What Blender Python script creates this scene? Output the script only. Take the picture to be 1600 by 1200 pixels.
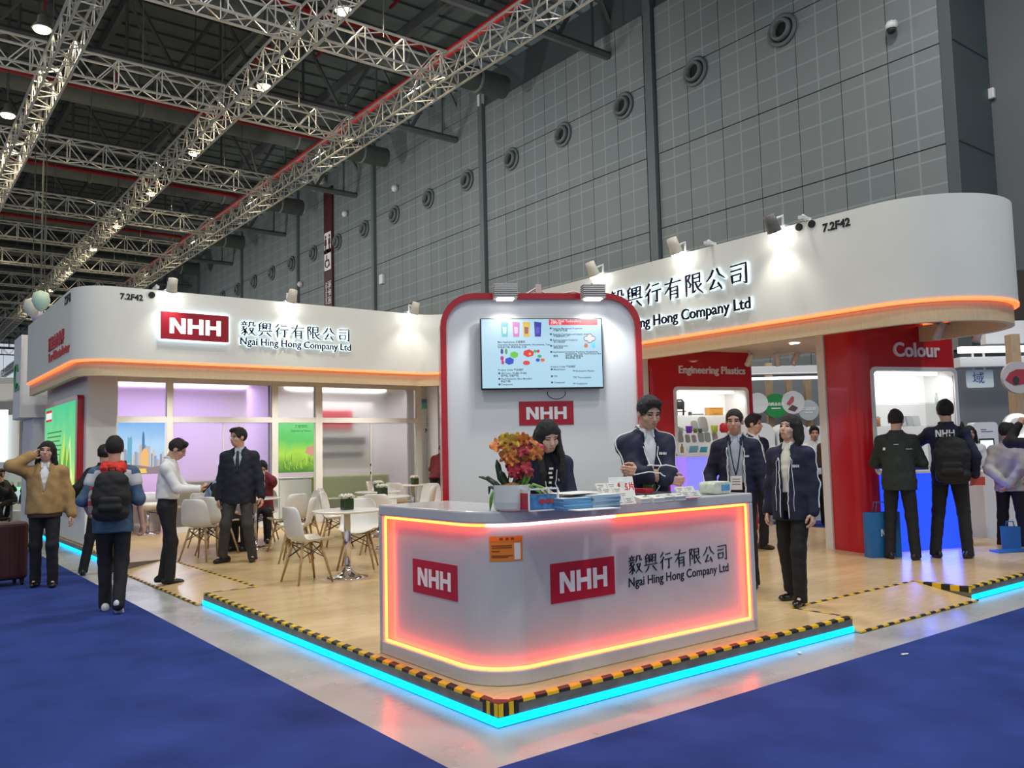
import bpy, bmesh, math, random
import numpy as np
from mathutils import Vector, Matrix
from mathutils.bvhtree import BVHTree

for _o in list(bpy.data.objects):
    bpy.data.objects.remove(_o)
SC = bpy.context.scene
COL = SC.collection
PI = math.pi
R = math.radians

# ------------------------------------------------------------------ camera
# world: X runs along the counter's long face, Y along its short face, origin at the platform corner
CAM = np.array([-2.7109, -3.7330, 1.47])
FPX = 1315.4
YAW, PITCH, ROLL = R(52.6115), R(4.5449), R(1.2898)
_f = np.array([math.cos(YAW)*math.cos(PITCH), math.sin(YAW)*math.cos(PITCH), math.sin(PITCH)])
_r = np.array([math.sin(YAW), -math.cos(YAW), 0.0])
_d = np.cross(_f, _r)
_r2 = math.cos(ROLL)*_r + math.sin(ROLL)*_d
_d2 = -math.sin(ROLL)*_r + math.cos(ROLL)*_d
CM = np.array([_r2, _d2, _f])
cam = bpy.data.cameras.new('camera')
camo = bpy.data.objects.new('camera', cam)
COL.objects.link(camo)
cam.sensor_fit = 'HORIZONTAL'
cam.sensor_width = 36.0
cam.lens = FPX/1600*36.0
cam.clip_end = 400
cam.clip_start = 0.05
_m = Matrix(((_r2[0], -_d2[0], -_f[0], CAM[0]), (_r2[1], -_d2[1], -_f[1], CAM[1]), (_r2[2], -_d2[2], -_f[2], CAM[2]), (0, 0, 0, 1)))
camo.matrix_world = _m
SC.camera = camo

def ray(x, y):
    return CM.T @ np.array([(x-800)/FPX, (y-600)/FPX, 1.0])
def onz(x, y, z):
    d = ray(x, y)
    return CAM + d*((z-CAM[2])/d[2])
def onax(x, y, ax, v):
    d = ray(x, y)
    return CAM + d*((v-CAM[ax])/d[ax])

# ------------------------------------------------------------------ world, exposure
w = bpy.data.worlds.new('world')
SC.world = w
w.use_nodes = True
w.node_tree.nodes['Background'].inputs[0].default_value = (0.80, 0.90, 1.0, 1)
w.node_tree.nodes['Background'].inputs[1].default_value = 0.66
SC.view_settings.view_transform = 'Standard'
SC.view_settings.look = 'None'
SC.view_settings.gamma = 1.0
SC.view_settings.use_curve_mapping = False
SC.view_settings.exposure = 0.0
HALL_FILL = 510.0      # watts of each added hall fill lamp
try:
    SC.cycles.max_bounces = 7
    SC.cycles.diffuse_bounces = 3
    SC.cycles.glossy_bounces = 3
    SC.cycles.transmission_bounces = 6
    SC.cycles.sample_clamp_indirect = 4.0
    SC.cycles.caustics_reflective = False
    SC.cycles.caustics_refractive = False
except Exception:
    pass

# ------------------------------------------------------------------ materials
MATS = {}
def mat(name, col=(.8, .8, .8), rough=.5, metal=0.0, emit=None, es=0.0, var=0.0, scale=20.0, bump=0.0, bscale=None,
        trans=0.0, alpha=1.0, ior=1.45, spec=.5, stretch=None, sheen=0.0, coat=0.0):
    if name in MATS:
        return MATS[name]
    m = bpy.data.materials.new(name)
    m.use_nodes = True
    nt = m.node_tree
    b = nt.nodes['Principled BSDF']
    b.inputs['Base Color'].default_value = (*col, 1)
    b.inputs['Roughness'].default_value = rough
    b.inputs['Metallic'].default_value = metal
    b.inputs['Specular IOR Level'].default_value = spec
    b.inputs['IOR'].default_value = ior
    b.inputs['Transmission Weight'].default_value = trans
    b.inputs['Alpha'].default_value = alpha
    b.inputs['Coat Weight'].default_value = coat
    if emit is not None:
        b.inputs['Emission Color'].default_value = (*emit, 1)
        b.inputs['Emission Strength'].default_value = es
    if var or bump:
        tc = nt.nodes.new('ShaderNodeTexCoord')
        mp = nt.nodes.new('ShaderNodeMapping')
        nt.links.new(tc.outputs['Object'], mp.inputs[0])
        if stretch:
            mp.inputs['Scale'].default_value = stretch
        if var:
            nz = nt.nodes.new('ShaderNodeTexNoise')
            nz.inputs['Scale'].default_value = scale
            nz.inputs['Detail'].default_value = 4
            nt.links.new(mp.outputs[0], nz.inputs['Vector'])
            cr = nt.nodes.new('ShaderNodeValToRGB')
            cr.color_ramp.elements[0].position = .3
            cr.color_ramp.elements[1].position = .7
            cr.color_ramp.elements[0].color = (*[max(0, c*(1-var)) for c in col], 1)
            cr.color_ramp.elements[1].color = (*[min(1, c*(1+var)) for c in col], 1)
            nt.links.new(nz.outputs[0], cr.inputs[0])
            nt.links.new(cr.outputs[0], b.inputs['Base Color'])
        if bump:
            n2 = nt.nodes.new('ShaderNodeTexNoise')
            n2.inputs['Scale'].default_value = bscale or scale
            n2.inputs['Detail'].default_value = 3
            nt.links.new(mp.outputs[0], n2.inputs['Vector'])
            bp = nt.nodes.new('ShaderNodeBump')
            bp.inputs['Strength'].default_value = bump
            bp.inputs['Distance'].default_value = .02
            nt.links.new(n2.outputs[0], bp.inputs['Height'])
            nt.links.new(bp.outputs[0], b.inputs['Normal'])
    MATS[name] = m
    return m
def glow(name, col, es, base=None):
    return mat(name, base or tuple(min(1, c) for c in col), .6, emit=col, es=es)

# ------------------------------------------------------------------ object helpers
def link(o, parent=None):
    COL.objects.link(o)
    if parent is not None:
        o.parent = parent
    return o
def tag(o, label=None, cat=None, group=None, kind=None):
    if label: o['label'] = label
    if cat: o['category'] = cat
    if group: o['group'] = group
    if kind: o['kind'] = kind
    return o
def thing(name, label, cat, loc=(0, 0, 0), rz=0.0, group=None, kind=None):
    o = bpy.data.objects.new(name, None)
    o.empty_display_size = .1
    link(o)
    o.location = loc
    o.rotation_euler = (0, 0, rz)
    return tag(o, label, cat, group, kind)
def copy_tree(o, parent=None):
    c = o.copy()
    COL.objects.link(c)
    c.parent = parent
    for ch in o.children:
        copy_tree(ch, c)
    return c

NTH = ('first', 'second', 'third', 'fourth', 'fifth', 'sixth', 'seventh', 'eighth', 'ninth', 'tenth', 'eleventh', 'twelfth', 'thirteenth', 'fourteenth', 'fifteenth', 'sixteenth', 'seventeenth', 'eighteenth')
class MB:
    def __init__(s):
        s.v = []; s.f = []; s.m = []
    def add(s, vs, fs, mi=0, M=None):
        o = len(s.v)
        if M is not None:
            vs = [tuple(M @ Vector(v)) for v in vs]
        s.v += [tuple(v) for v in vs]
        for f in fs:
            s.f.append(tuple(i+o for i in f)); s.m.append(mi)
        return s
    def box(s, c, d, mi=0, rz=0.0, M=None):
        x, y, z = d[0]/2, d[1]/2, d[2]/2
        vs = [(-x,-y,-z),(x,-y,-z),(x,y,-z),(-x,y,-z),(-x,-y,z),(x,-y,z),(x,y,z),(-x,y,z)]
        fs = [(0,3,2,1),(4,5,6,7),(0,1,5,4),(1,2,6,5),(2,3,7,6),(3,0,4,7)]
        T = Matrix.Translation(c) @ Matrix.Rotation(rz, 4, 'Z')
        if M is not None: T = M @ T
        return s.add(vs, fs, mi, T)
    def bb(s, a, b, mi=0):
        return s.box([(a[i]+b[i])/2 for i in range(3)], [abs(b[i]-a[i]) for i in range(3)], mi)
    def prism(s, poly, z0, z1, mi=0, M=None):
        n = len(poly)
        vs = [(p[0], p[1], z0) for p in poly] + [(p[0], p[1], z1) for p in poly]
        fs = [tuple(range(n-1, -1, -1)), tuple(range(n, 2*n))] + [(i, (i+1) % n, n+(i+1) % n, n+i) for i in range(n)]
        return s.add(vs, fs, mi, M)
    def tube(s, pts, r, n=6, mi=0, closed=False, cap=True, M=None):
        pts = [Vector(p) for p in pts]
        k = len(pts)
        rs = r if hasattr(r, '__len__') else [r]*k
        vs = []; fs = []
        up = None
        for i, p in enumerate(pts):
            a = pts[(i-1) % k] if (closed or i > 0) else p
            b = pts[(i+1) % k] if (closed or i < k-1) else p
            t = (b-a)
            if t.length < 1e-9: t = Vector((0, 0, 1))
            t.normalize()
            if up is None:
                up = Vector((0, 0, 1)) if abs(t.z) < .9 else Vector((1, 0, 0))
            u = up - t*up.dot(t)
            if u.length < 1e-6: u = t.orthogonal()
            u.normalize(); up = u
            v = t.cross(u)
            for j in range(n):
                a_ = 2*PI*(j+.5)/n
                vs.append(p + (u*math.cos(a_) + v*math.sin(a_))*rs[i])
        seg = k if closed else k-1
        for i in range(seg):
            i2 = (i+1) % k
            for j in range(n):
                j2 = (j+1) % n
                fs.append((i*n+j, i*n+j2, i2*n+j2, i2*n+j))
        if cap and not closed:
            fs.append(tuple(range(n-1, -1, -1)))
            fs.append(tuple((k-1)*n+j for j in range(n)))
        return s.add(vs, fs, mi, M)
    def lathe(s, prof, n=20, mi=0, c=(0, 0, 0), M=None, cap=True):
        vs = []; fs = []
        for (r, z) in prof:
            for j in range(n):
                a = 2*PI*j/n
                vs.append((c[0]+r*math.cos(a), c[1]+r*math.sin(a), c[2]+z))
        for i in range(len(prof)-1):
            for j in range(n):
                j2 = (j+1) % n
                fs.append((i*n+j, i*n+j2, (i+1)*n+j2, (i+1)*n+j))
        if cap and prof[0][0] > 1e-6: fs.append(tuple(range(n-1, -1, -1)))
        if cap and prof[-1][0] > 1e-6: fs.append(tuple((len(prof)-1)*n+j for j in range(n)))
        return s.add(vs, fs, mi, M)
    def grid(s, rows, mi=0, M=None, close=False):
        n = len(rows[0]); vs = [p for r in rows for p in r]; fs = []
        for i in range(len(rows)-1):
            for j in range(n if close else n-1):
                j2 = (j+1) % n
                fs.append((i*n+j, i*n+j2, (i+1)*n+j2, (i+1)*n+j))
        return s.add(vs, fs, mi, M)
    def build(s, name, mats, parent=None, smooth=False, bevel=0.0, loc=None, rot=None, solid=0.0, seg=2):
        me = bpy.data.meshes.new(name)
        me.from_pydata(s.v, [], s.f)
        if not isinstance(mats, (list, tuple)): mats = [mats]
        for m in mats: me.materials.append(m)
        if any(s.m): me.polygons.foreach_set('material_index', s.m)
        if smooth: me.polygons.foreach_set('use_smooth', [True]*len(s.f))
        me.update()
        o = bpy.data.objects.new(name, me)
        link(o, parent)
        if loc is not None: o.location = loc
        if rot is not None: o.rotation_euler = rot
        if solid:
            md = o.modifiers.new('solidify', 'SOLIDIFY'); md.thickness = solid; md.offset = 0
        if bevel:
            md = o.modifiers.new('bevel', 'BEVEL'); md.width = bevel; md.segments = seg; md.limit_method = 'ANGLE'
            md.harden_normals = False
        return o

def rrect(w, h, r, n=6):
    out = []
    for cx, cy, a0 in ((w/2-r, h/2-r, 0), (-w/2+r, h/2-r, 90), (-w/2+r, -h/2+r, 180), (w/2-r, -h/2+r, 270)):
        for i in range(n+1):
            a = R(a0+90*i/n)
            out.append((cx+r*math.cos(a), cy+r*math.sin(a)))
    return out
def frame_M(origin, xdir, ydir):
    """local x -> xdir, local y -> ydir, z = x cross y"""
    x = Vector(xdir).normalized(); y = Vector(ydir).normalized(); z = x.cross(y)
    return Matrix(((x.x, y.x, z.x, origin[0]), (x.y, y.y, z.y, origin[1]), (x.z, y.z, z.z, origin[2]), (0, 0, 0, 1)))

# ------------------------------------------------------------------ lettering
def text_geo(s, size, depth=0.0, offset=0.0, align='CENTER', xscale=1.0, space=1.0):
    cu = bpy.data.curves.new('tmp', 'FONT')
    cu.body = s; cu.size = size; cu.extrude = depth; cu.offset = offset
    cu.align_x = align; cu.align_y = 'CENTER'; cu.space_character = space
    cu.resolution_u = 3
    o = bpy.data.objects.new('tmp', cu)
    me = bpy.data.meshes.new_from_object(o)
    v = [(p.co.x*xscale, p.co.y, p.co.z) for p in me.vertices]
    f = [tuple(p.vertices) for p in me.polygons]
    bpy.data.objects.remove(o); bpy.data.curves.remove(cu); bpy.data.meshes.remove(me)
    return v, f
def text(name, s, size, M, m, parent=None, depth=0.002, offset=0.0, align='CENTER', xscale=1.0, space=1.0, mb=None, mi=0):
    v, f = text_geo(s, size, depth, offset, align, xscale, space)
    if mb is not None:
        mb.add(v, f, mi, M); return mb
    b = MB().add(v, f, 0, M)
    return b.build(name, m, parent)

KAI = {
 '毅': ["24,97 29,89", "6,86 46,89", "16,83 20,74", "37,84 31,74", "3,71 48,74", "8,62 42,64", "26,63 18,53 5,46", "18,55 30,40 33,20 27,5 20,10",
        "25,46 14,36 4,30", "30,35 18,21 4,11", "44,55 36,47 31,43", "32,43 39,29 50,15", "62,93 60,74 52,60", "62,93 85,94 84,72 96,70 97,78",
        "58,52 87,54 74,28 52,7", "62,48 76,26 99,7"],
 '興': ["28,95 13,85", "13,87 15,42", "15,72 29,74", "15,58 29,60", "36,89 37,48", "36,89 63,91 62,50", "42,79 57,80", "43,69 44,56", "43,69 56,70 55,56",
        "43,58 56,58", "70,91 87,92 84,42", "70,74 84,75", "70,59 84,60", "2,40 98,43", "35,33 23,17 7,5", "63,33 78,18 94,5"],
 '行': ["31,94 20,80 7,69", "35,70 22,53 3,39", "22,54 22,4", "46,82 85,86", "40,56 97,60", "72,57 72,9 61,17"],
 '有': ["6,74 95,79", "48,97 34,62 5,33", "36,54 36,4", "36,54 75,57 75,7 64,13", "37,40 74,41", "37,26 74,27"],
 '限': ["10,89 33,92 21,68 34,52 30,38 20,42", "11,90 11,3", "46,89 83,91 82,52", "46,73 82,74", "46,57 82,57", "46,91 46,13 63,25", "91,47 74,34", "60,53 74,26 99,7"],
 '公': ["41,91 28,68 5,47", "58,93 70,68 97,49", "46,50 32,26 19,13 71,21", "62,35 74,20 81,7"],
 '司': ["14,86 87,90 86,10 73,18", "14,66 66,69", "18,48 21,17", "18,48 61,51 58,21", "20,23 58,24"],
}
def kai(mb, s, size, M, depth=.004, grow=0.0, pitch=1.12, mi=0, z0=0.0):
    """brush-style characters from stroke outlines; size in metres, laid out from local x=0"""
    for ci, ch in enumerate(s):
        for st in KAI[ch]:
            P = [tuple(map(float, q.split(','))) for q in st.split()]
            # resample
            Q = []
            for a, b in zip(P[:-1], P[1:]):
                for t in (0, .34, .67):
                    Q.append((a[0]+(b[0]-a[0])*t, a[1]+(b[1]-a[1])*t))
            Q.append(P[-1])
            L = []; Rr = []
            n = len(Q)
            for i, p in enumerate(Q):
                a = Q[max(0, i-1)]; b = Q[min(n-1, i+1)]
                dx, dy = b[0]-a[0], b[1]-a[1]; l = math.hypot(dx, dy) or 1
                dx /= l; dy /= l
                wd = 2.3 + 1.7*abs(dy)
                t = i/(n-1)
                prof = 1.15 if t < .12 else (1.0 if t < .6 else 1.0-.65*(t-.6)/.4)
                if abs(dy) < .12: prof = 1.1 if (t < .1 or t > .88) else .85
                wd = wd*prof + grow
                ex = -grow if i == 0 else (grow if i == n-1 else 0)
                L.append((p[0]-dy*wd+dx*ex, p[1]+dx*wd+dy*ex)); Rr.append((p[0]+dy*wd+dx*ex, p[1]-dx*wd+dy*ex))
            k = size/100
            ox = ci*size*pitch
            top = [(ox+q[0]*k, q[1]*k, z0+depth) for q in L] + [(ox+q[0]*k, q[1]*k, z0+depth) for q in Rr]
            bot = [(a, b, z0) for a, b, c in top]
            fs = []
            for i in range(n-1):
                fs.append((i, n+i, n+i+1, i+1))
                fs.append((i, i+1, 2*n+i+1, 2*n+i))
                fs.append((n+i, 3*n+i, 3*n+i+1, n+i+1))
            fs.append((0, 2*n, 3*n, n)); fs.append((n-1, 2*n-1, 4*n-1, 3*n-1))
            mb.add(top+bot, fs, mi, M)
    return mb
def nhh(mb, w, h, M, depth=.004, mi=0, grow=0.0, z0=0.0):
    """three heavy capitals N H H centred on local origin, overall w x h"""
    lw = w/3.28; gap = lw*.14; st = lw*.27
    x = -w/2
    for k, c in enumerate('NHH'):
        x0 = x + k*(lw+gap); x1 = x0+lw
        y0, y1 = -h/2, h/2
        if c == 'N':
            polys = [[(x0, y0), (x0+st, y0), (x0+st, y1), (x0, y1)], [(x1-st, y0), (x1, y0), (x1, y1), (x1-st, y1)],
                     [(x0, y1), (x1-st*1.1, y0), (x1, y0), (x0+st*1.1, y1)]]
        else:
            b = h*.11
            polys = [[(x0, y0), (x0+st, y0), (x0+st, y1), (x0, y1)], [(x1-st, y0), (x1, y0), (x1, y1), (x1-st, y1)],
                     [(x0+st, -b), (x1-st, -b), (x1-st, b), (x0+st, b)]]
        for i, p in enumerate(polys):
            mb.prism(p, z0, z0+depth+(0.0002*i), mi, M)
    return mb
def lamp_light(name, typ, loc, energy, color=(1, 1, 1), target=None, size=.1, spot=None, blend=.5, parent=None):
    L = bpy.data.lights.new(name, typ)
    L.energy = energy; L.color = color
    if typ == 'AREA':
        L.shape = 'RECTANGLE'
        L.size, L.size_y = size if hasattr(size, '__len__') else (size, size)
    else:
        L.shadow_soft_size = size
    if typ == 'SPOT':
        L.spot_size = spot or R(60); L.spot_blend = blend
    o = bpy.data.objects.new(name, L)
    link(o, parent)
    o.location = loc
    if target is not None:
        d = Vector(target)-Vector(loc)
        o.rotation_euler = d.to_track_quat('-Z', 'Y').to_euler()
    o['kind'] = 'helper'
    return o
# ================================================================== the hall
ZP = .12
WHITE = mat('fascia_white', (.69, .70, .645), .55, var=.02, scale=2)
XH = 16.2
def struct(o): o['kind'] = 'structure'; return o

def concrete():
    m = mat('concrete', (.37, .375, .36), .22, var=.22, scale=1.3)
    nt = m.node_tree; b = nt.nodes['Principled BSDF']
    tc = nt.nodes.new('ShaderNodeTexCoord'); n = nt.nodes.new('ShaderNodeTexNoise')
    n.inputs['Scale'].default_value = 2.5; n.inputs['Detail'].default_value = 6
    r = nt.nodes.new('ShaderNodeMapRange'); r.inputs[3].default_value = .16; r.inputs[4].default_value = .42
    nt.links.new(tc.outputs['Object'], n.inputs['Vector']); nt.links.new(n.outputs[0], r.inputs[0]); nt.links.new(r.outputs[0], b.inputs['Roughness'])
    return m
CONC = concrete()
MB().bb((-40, -30, -.3), (20, 130, 0)).build('floor', CONC)['kind'] = 'structure'
CARPET = mat('carpet_blue', (.030, .056, .235), .95, var=.25, scale=1.6, bump=.5, bscale=420, spec=.12)
c = MB().prism([(-.52, -.46), (-.52, 60), (-9, 60), (-9, -12), (24, -12), (24, -.46)], 0, .006).build('carpet_aisle', CARPET)
tag(struct(c), 'blue exhibition carpet laid along both aisles around the booth', None)
c = MB().bb((10.0, -.46, 0), (15.5, 14, .006)).build('carpet_far_aisle', CARPET); struct(c)

# wall of grey panels
def panel_mat():
    m = mat('wall_panel_grey', (.21, .245, .25), .6)
    nt = m.node_tree; b = nt.nodes['Principled BSDF']
    tc = nt.nodes.new('ShaderNodeTexCoord'); sx = nt.nodes.new('ShaderNodeSeparateXYZ')
    nt.links.new(tc.outputs['Object'], sx.inputs[0])
    def line(sock, period, off):
        a = nt.nodes.new('ShaderNodeMath'); a.operation = 'ADD'; a.inputs[1].default_value = off
        p = nt.nodes.new('ShaderNodeMath'); p.operation = 'PINGPONG'; p.inputs[1].default_value = period/2
        l = nt.nodes.new('ShaderNodeMath'); l.operation = 'LESS_THAN'; l.inputs[1].default_value = .022
        nt.links.new(sock, a.inputs[0]); nt.links.new(a.outputs[0], p.inputs[0]); nt.links.new(p.outputs[0], l.inputs[0])
        return l.outputs[0]
    l1 = line(sx.outputs[1], 1.215, 0.0)
    l2 = line(sx.outputs[2], .58, .29)
    mx = nt.nodes.new('ShaderNodeMath'); mx.operation = 'MAXIMUM'
    nt.links.new(l1, mx.inputs[0]); nt.links.new(l2, mx.inputs[1])
    oi = nt.nodes.new('ShaderNodeObjectInfo')
    cr = nt.nodes.new('ShaderNodeValToRGB')
    cr.color_ramp.elements[0].color = (.148, .176, .184, 1); cr.color_ramp.elements[1].color = (.172, .195, .197, 1)
    nt.links.new(oi.outputs['Random'], cr.inputs[0])
    mix = nt.nodes.new('ShaderNodeMix'); mix.data_type = 'RGBA'
    nt.links.new(mx.outputs[0], mix.inputs[0]); nt.links.new(cr.outputs[0], mix.inputs[6]); mix.inputs[7].default_value = (.225, .262, .264, 1)
    nt.links.new(mix.outputs[2], b.inputs['Base Color'])
    return m
PANEL = panel_mat()
DARKG = mat('joint_dark', (.05, .06, .065), .8)
wall = struct(MB().bb((XH+.08, 4.87, 0), (XH+.5, 130, 16.35)).build('wall_back', DARKG))
ROWS = [(1.13, 3.45), (3.45, 5.77), (5.77, 8.09), (8.09, 10.41), (10.41, 12.73), (12.73, 15.05), (15.05, 16.35)]
def panel_mesh(hh):
    b = MB().box((0, 0, 0), (.10, 1.195, hh-.028)); o = b.build('wall_panel', PANEL); me = o.data; bpy.data.objects.remove(o); return me
PM = {}
rest = MB()
for k in range(12):
    y0 = 4.87+9*k
    for j in range(7):
        for ri, (za, zb) in enumerate(ROWS):
            if ri == 0 or (ri == 6 and k < 2): continue
            hh = round(zb-za, 3); cy = y0+1.215*(j+.5); cz = (za+zb)/2
            if k < 7:
                if hh not in PM: PM[hh] = panel_mesh(hh)
                o = bpy.data.objects.new('wall_panel', PM[hh]); link(o, wall); o.location = (XH+.05, cy, cz)
            else:
                rest.box((XH+.05, cy, cz), (.10, 1.195, hh-.028))
    b = MB().bb((XH-.14, y0+8.54, 0), (XH+.1, y0+8.66, 16.35)).bb((XH-.06, y0+8.66, 0), (XH+.1, y0+8.92, 16.35))
    b.build('pilaster', mat('pilaster_grey', (.095, .12, .128), .5), wall)
o = rest.build('wall_panel', PANEL, wall); o['kind'] = 'stuff'
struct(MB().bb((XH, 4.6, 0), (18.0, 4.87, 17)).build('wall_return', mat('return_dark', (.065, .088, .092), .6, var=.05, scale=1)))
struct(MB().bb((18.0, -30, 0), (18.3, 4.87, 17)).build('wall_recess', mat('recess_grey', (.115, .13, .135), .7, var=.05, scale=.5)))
for z in (5.77, 8.09, 10.41, 12.73):
    struct(MB().bb((XH, 4.585, z-.015), (17.9, 4.6, z+.015)).build('trim_joint', DARKG))

# round jet nozzles in the wall
NOZ = mat('nozzle_grey', (.10, .12, .125), .5); BLK = mat('deep_black', (.006, .006, .007), .8)
def nozzle():
    t = thing('air_nozzle', '', 'air vent')
    Mz = Matrix.Rotation(-PI/2, 4, 'Y')
    MB().lathe([(.30, 0), (.43, 0), (.44, .05), (.40, .09), (.34, .08), (.30, .02), (.30, 0)], 28, M=Mz, cap=False).build('outer_ring', NOZ, t, smooth=True)
    MB().lathe([(.20, .02), (.30, .02), (.30, .14), (.26, .2), (.22, .19), (.20, .02)], 28, M=Mz, cap=False).build('inner_ring', NOZ, t, smooth=True)
    MB().lathe([(0, .03), (.21, .03)], 28, M=Mz).build('opening', BLK, t)
    return t
nz0 = None
for i in range(17):
    y = 8.86+2.96*i
    t = nozzle() if nz0 is None else copy_tree(nz0)
    if nz0 is None: nz0 = t
    t.location = (XH-.005, y, 12.40)
    tag(t, 'round grey air jet nozzle, %s from the wall end' % NTH[i], 'air vent', 'air jet nozzles along the hall wall')

# restroom banner
p0 = onax(503.5, 305, 0, XH-.2); p1 = onax(517, 478, 0, XH-.2)
MAR = mat('banner_maroon', (.060, .010, .014), .5, var=.2, scale=1); WSIGN = mat('sign_white', (.78, .78, .78), .5)
t = thing('hanging_banner_sign', 'tall maroon restroom sign with white pictograms on the hall wall', 'sign', (XH-.02, (p0[1]+p1[1])/2, 9.0))
bw = abs(p0[1]-p1[1])*.98
MB().box((-.06, 0, 3.2), (.1, bw, 6.6)).build('board', MAR, t, bevel=.01)
Mb = lambda y, z: frame_M((-.115, y, z), (0, -1, 0), (0, 0, 1))
pz1 = onax(510, 381, 0, XH-.1)[2]-9; pz2 = onax(510, 407, 0, XH-.1)[2]-9
for nm, pz in (('toilet_plate', pz1), ('wheelchair_plate', pz2)):
    MB().prism(rrect(bw*.82, 1.12, .06), 0, .008, M=Mb(0, pz)).build(nm, WSIGN, t)
b = MB()
for q in (-.22, .22):
    b.prism([(q+.085*math.cos(a), .34+.085*math.sin(a)) for a in np.linspace(0, 2*PI, 13)[:-1]], .008, .016, M=Mb(0, pz1))
    b.prism([(q-.10, .22), (q-.14, -.1), (q-.07, -.1), (q-.06, -.44), (q+.06, -.44), (q+.07, -.1), (q+.14, -.1), (q+.10, .22)], .008, .016, M=Mb(0, pz1))
b.prism([(.05*math.cos(a)-.1, .36+.08*math.sin(a)) for a in np.linspace(0, 2*PI, 13)[:-1]], .008, .016, M=Mb(0, pz2))
b.prism([(-.16, .25), (-.06, .25), (-.04, 0), (.18, 0), (.28, -.35), (.18, -.38), (.1, -.1), (-.14, -.1)], .008, .016, M=Mb(0, pz2))
b.tube([(.05+.22*math.cos(a)-.08, -.2+.22*math.sin(a), .014) for a in np.linspace(2.2, 6.0, 12)], .035, 4, M=Mb(0, pz2))
b.build('pictogram', MAR, t)
text('lettering', '洗手间', .42, frame_M((-.116, -.15, pz2-1.75), (0, 0, -1), (0, -1, 0)), WSIGN, t, .004)
text('lettering', 'RESTROOM', .22, frame_M((-.116, .2, pz2-1.75), (0, 0, -1), (0, -1, 0)), WSIGN, t, .004)

# small wall devices
GW = mat('device_white', (.62, .64, .64), .4)
p = onax(1395, 43, 0, XH-.15)
t = thing('security_camera', 'white dome security camera on the grey hall wall', 'camera', (XH, p[1], p[2]))
MB().box((-.06, 0, .12), (.1, .1, .14)).tube([(-.08, 0, .12), (-.2, 0, .14), (-.22, 0, .08)], .035, 8).build('bracket', GW, t)
MB().lathe([(0, .12), (.10, .11), (.13, .04), (.13, -.06)], 20, c=(-.22, 0, 0)).build('housing', GW, t, smooth=True)
MB().lathe([(.115, -.06), (.10, -.13), (.05, -.17), (0, -.18)], 20, c=(-.22, 0, 0)).build('dome', mat('dome_dark', (.02, .02, .025), .1), t, smooth=True)
p = onax(1546, 148, 0, 17.95)
o = MB().box((p[0]-.02, p[1], p[2]), (.12, .26, .26)).build('wall_access_point', GW, bevel=.03); tag(o, 'white square wireless box on the recessed wall', 'network device')
for (px, py, lab) in ((748, 155, 'pale square box high on the wall under the roof truss'), (471, 327, 'small white box on the far wall left of the maroon sign'), (594, 436, 'small white emergency light low on a wall pilaster')):
    p = onax(px, py, 0, XH-.15)
    o = MB().box((XH-.06, p[1], p[2]), (.14, .32, .45)).build('wall_mounted_box', GW, bevel=.02); tag(o, lab, 'wall device')
for (px, py, lab) in ((616, 294, 'small white spotlight dot between two wall pilasters'), (538, 334, 'small white spotlight dot beside the maroon sign'), (468, 444, 'small white dome light low on the far wall')):
    p = onax(px, py, 0, XH-.15)
    o = MB().lathe([(0, .16), (.12, .12), (.16, 0), (.12, -.12), (0, -.16)], 14, c=(XH-.12, p[1], p[2])).build('wall_spotlight', GW, smooth=True); tag(o, lab, 'light')
p = onax(488, 288, 0, XH-.6)
t = thing('wall_floodlight', 'twin white floodlight bracket high on the hall wall', 'light', (XH-.1, p[1], p[2]))
MB().box((-.3, .1, .1), (.3, .35, 1.0), M=Matrix.Rotation(.4, 4, 'Y')).build('lamp_body', GW, t, bevel=.05)
MB().box((-.3, -.6, .2), (.3, .3, .6)).build('lamp_body', GW, t, bevel=.05); MB().tube([(0, -.6, .4), (0, .2, .4), (-.3, .1, .3)], .05, 6).build('bracket', NOZ, t)

# ------------------------------------------------------------------ roof
ROOFD = mat('roof_deck', (.105, .125, .122), .75, var=.2, scale=.4)
b = MB()
zr = 17.2
y = -6.0
while y < 125:
    b.bb((-34, y, zr), (18.3, y+.75, zr+.1)); b.bb((-34, y+.75, zr+.09), (18.3, y+1.0, zr+.14)); y += 1.0
o = b.build('ceiling', ROOFD); o['kind'] = 'structure'
STEEL = mat('roof_steel', (.085, .095, .094), .6, var=.15, scale=1)
STEEL2 = mat('roof_steel_pale', (.20, .215, .21), .5, var=.15, scale=1)
RED = mat('pipe_red', (.33, .012, .016), .4)
DUCT = mat('duct_grey', (.16, .175, .165), .5, var=.1, scale=2)
def lattice_girder(y, z0, z1, x0, x1, nm, label):
    t = thing(nm, label, 'roof girder', (0, y, z0), group='steel roof girders')
    MB().tube([(x0, 0, 0), (x1, 0, 0)], .14, 6).build('chord', STEEL, t); MB().tube([(x0, 0, z1-z0), (x1, 0, z1-z0)], .14, 6).build('chord', STEEL, t)
    b = MB(); x = x0; n = 0
    while x < x1-2.9:
        b.tube([(x, 0, 0), (x+1.5, 0, z1-z0)], .075, 5).tube([(x+1.5, 0, z1-z0), (x+3, 0, 0)], .075, 5)
        b.tube([(x+1.5, 0, 0), (x+1.5, 0, z1-z0)], .05, 5); x += 3
    q = b.build('bracing', STEEL, t); q['kind'] = 'stuff'
ys = [15.4+9.0*i for i in range(-1, 11)]
for i, y in enumerate(ys):
    lattice_girder(y, 14.3, 16.9, -34, 18, 'ceiling_girder', '%s dark lattice roof girder counted from our end of the hall' % NTH[i])
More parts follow.
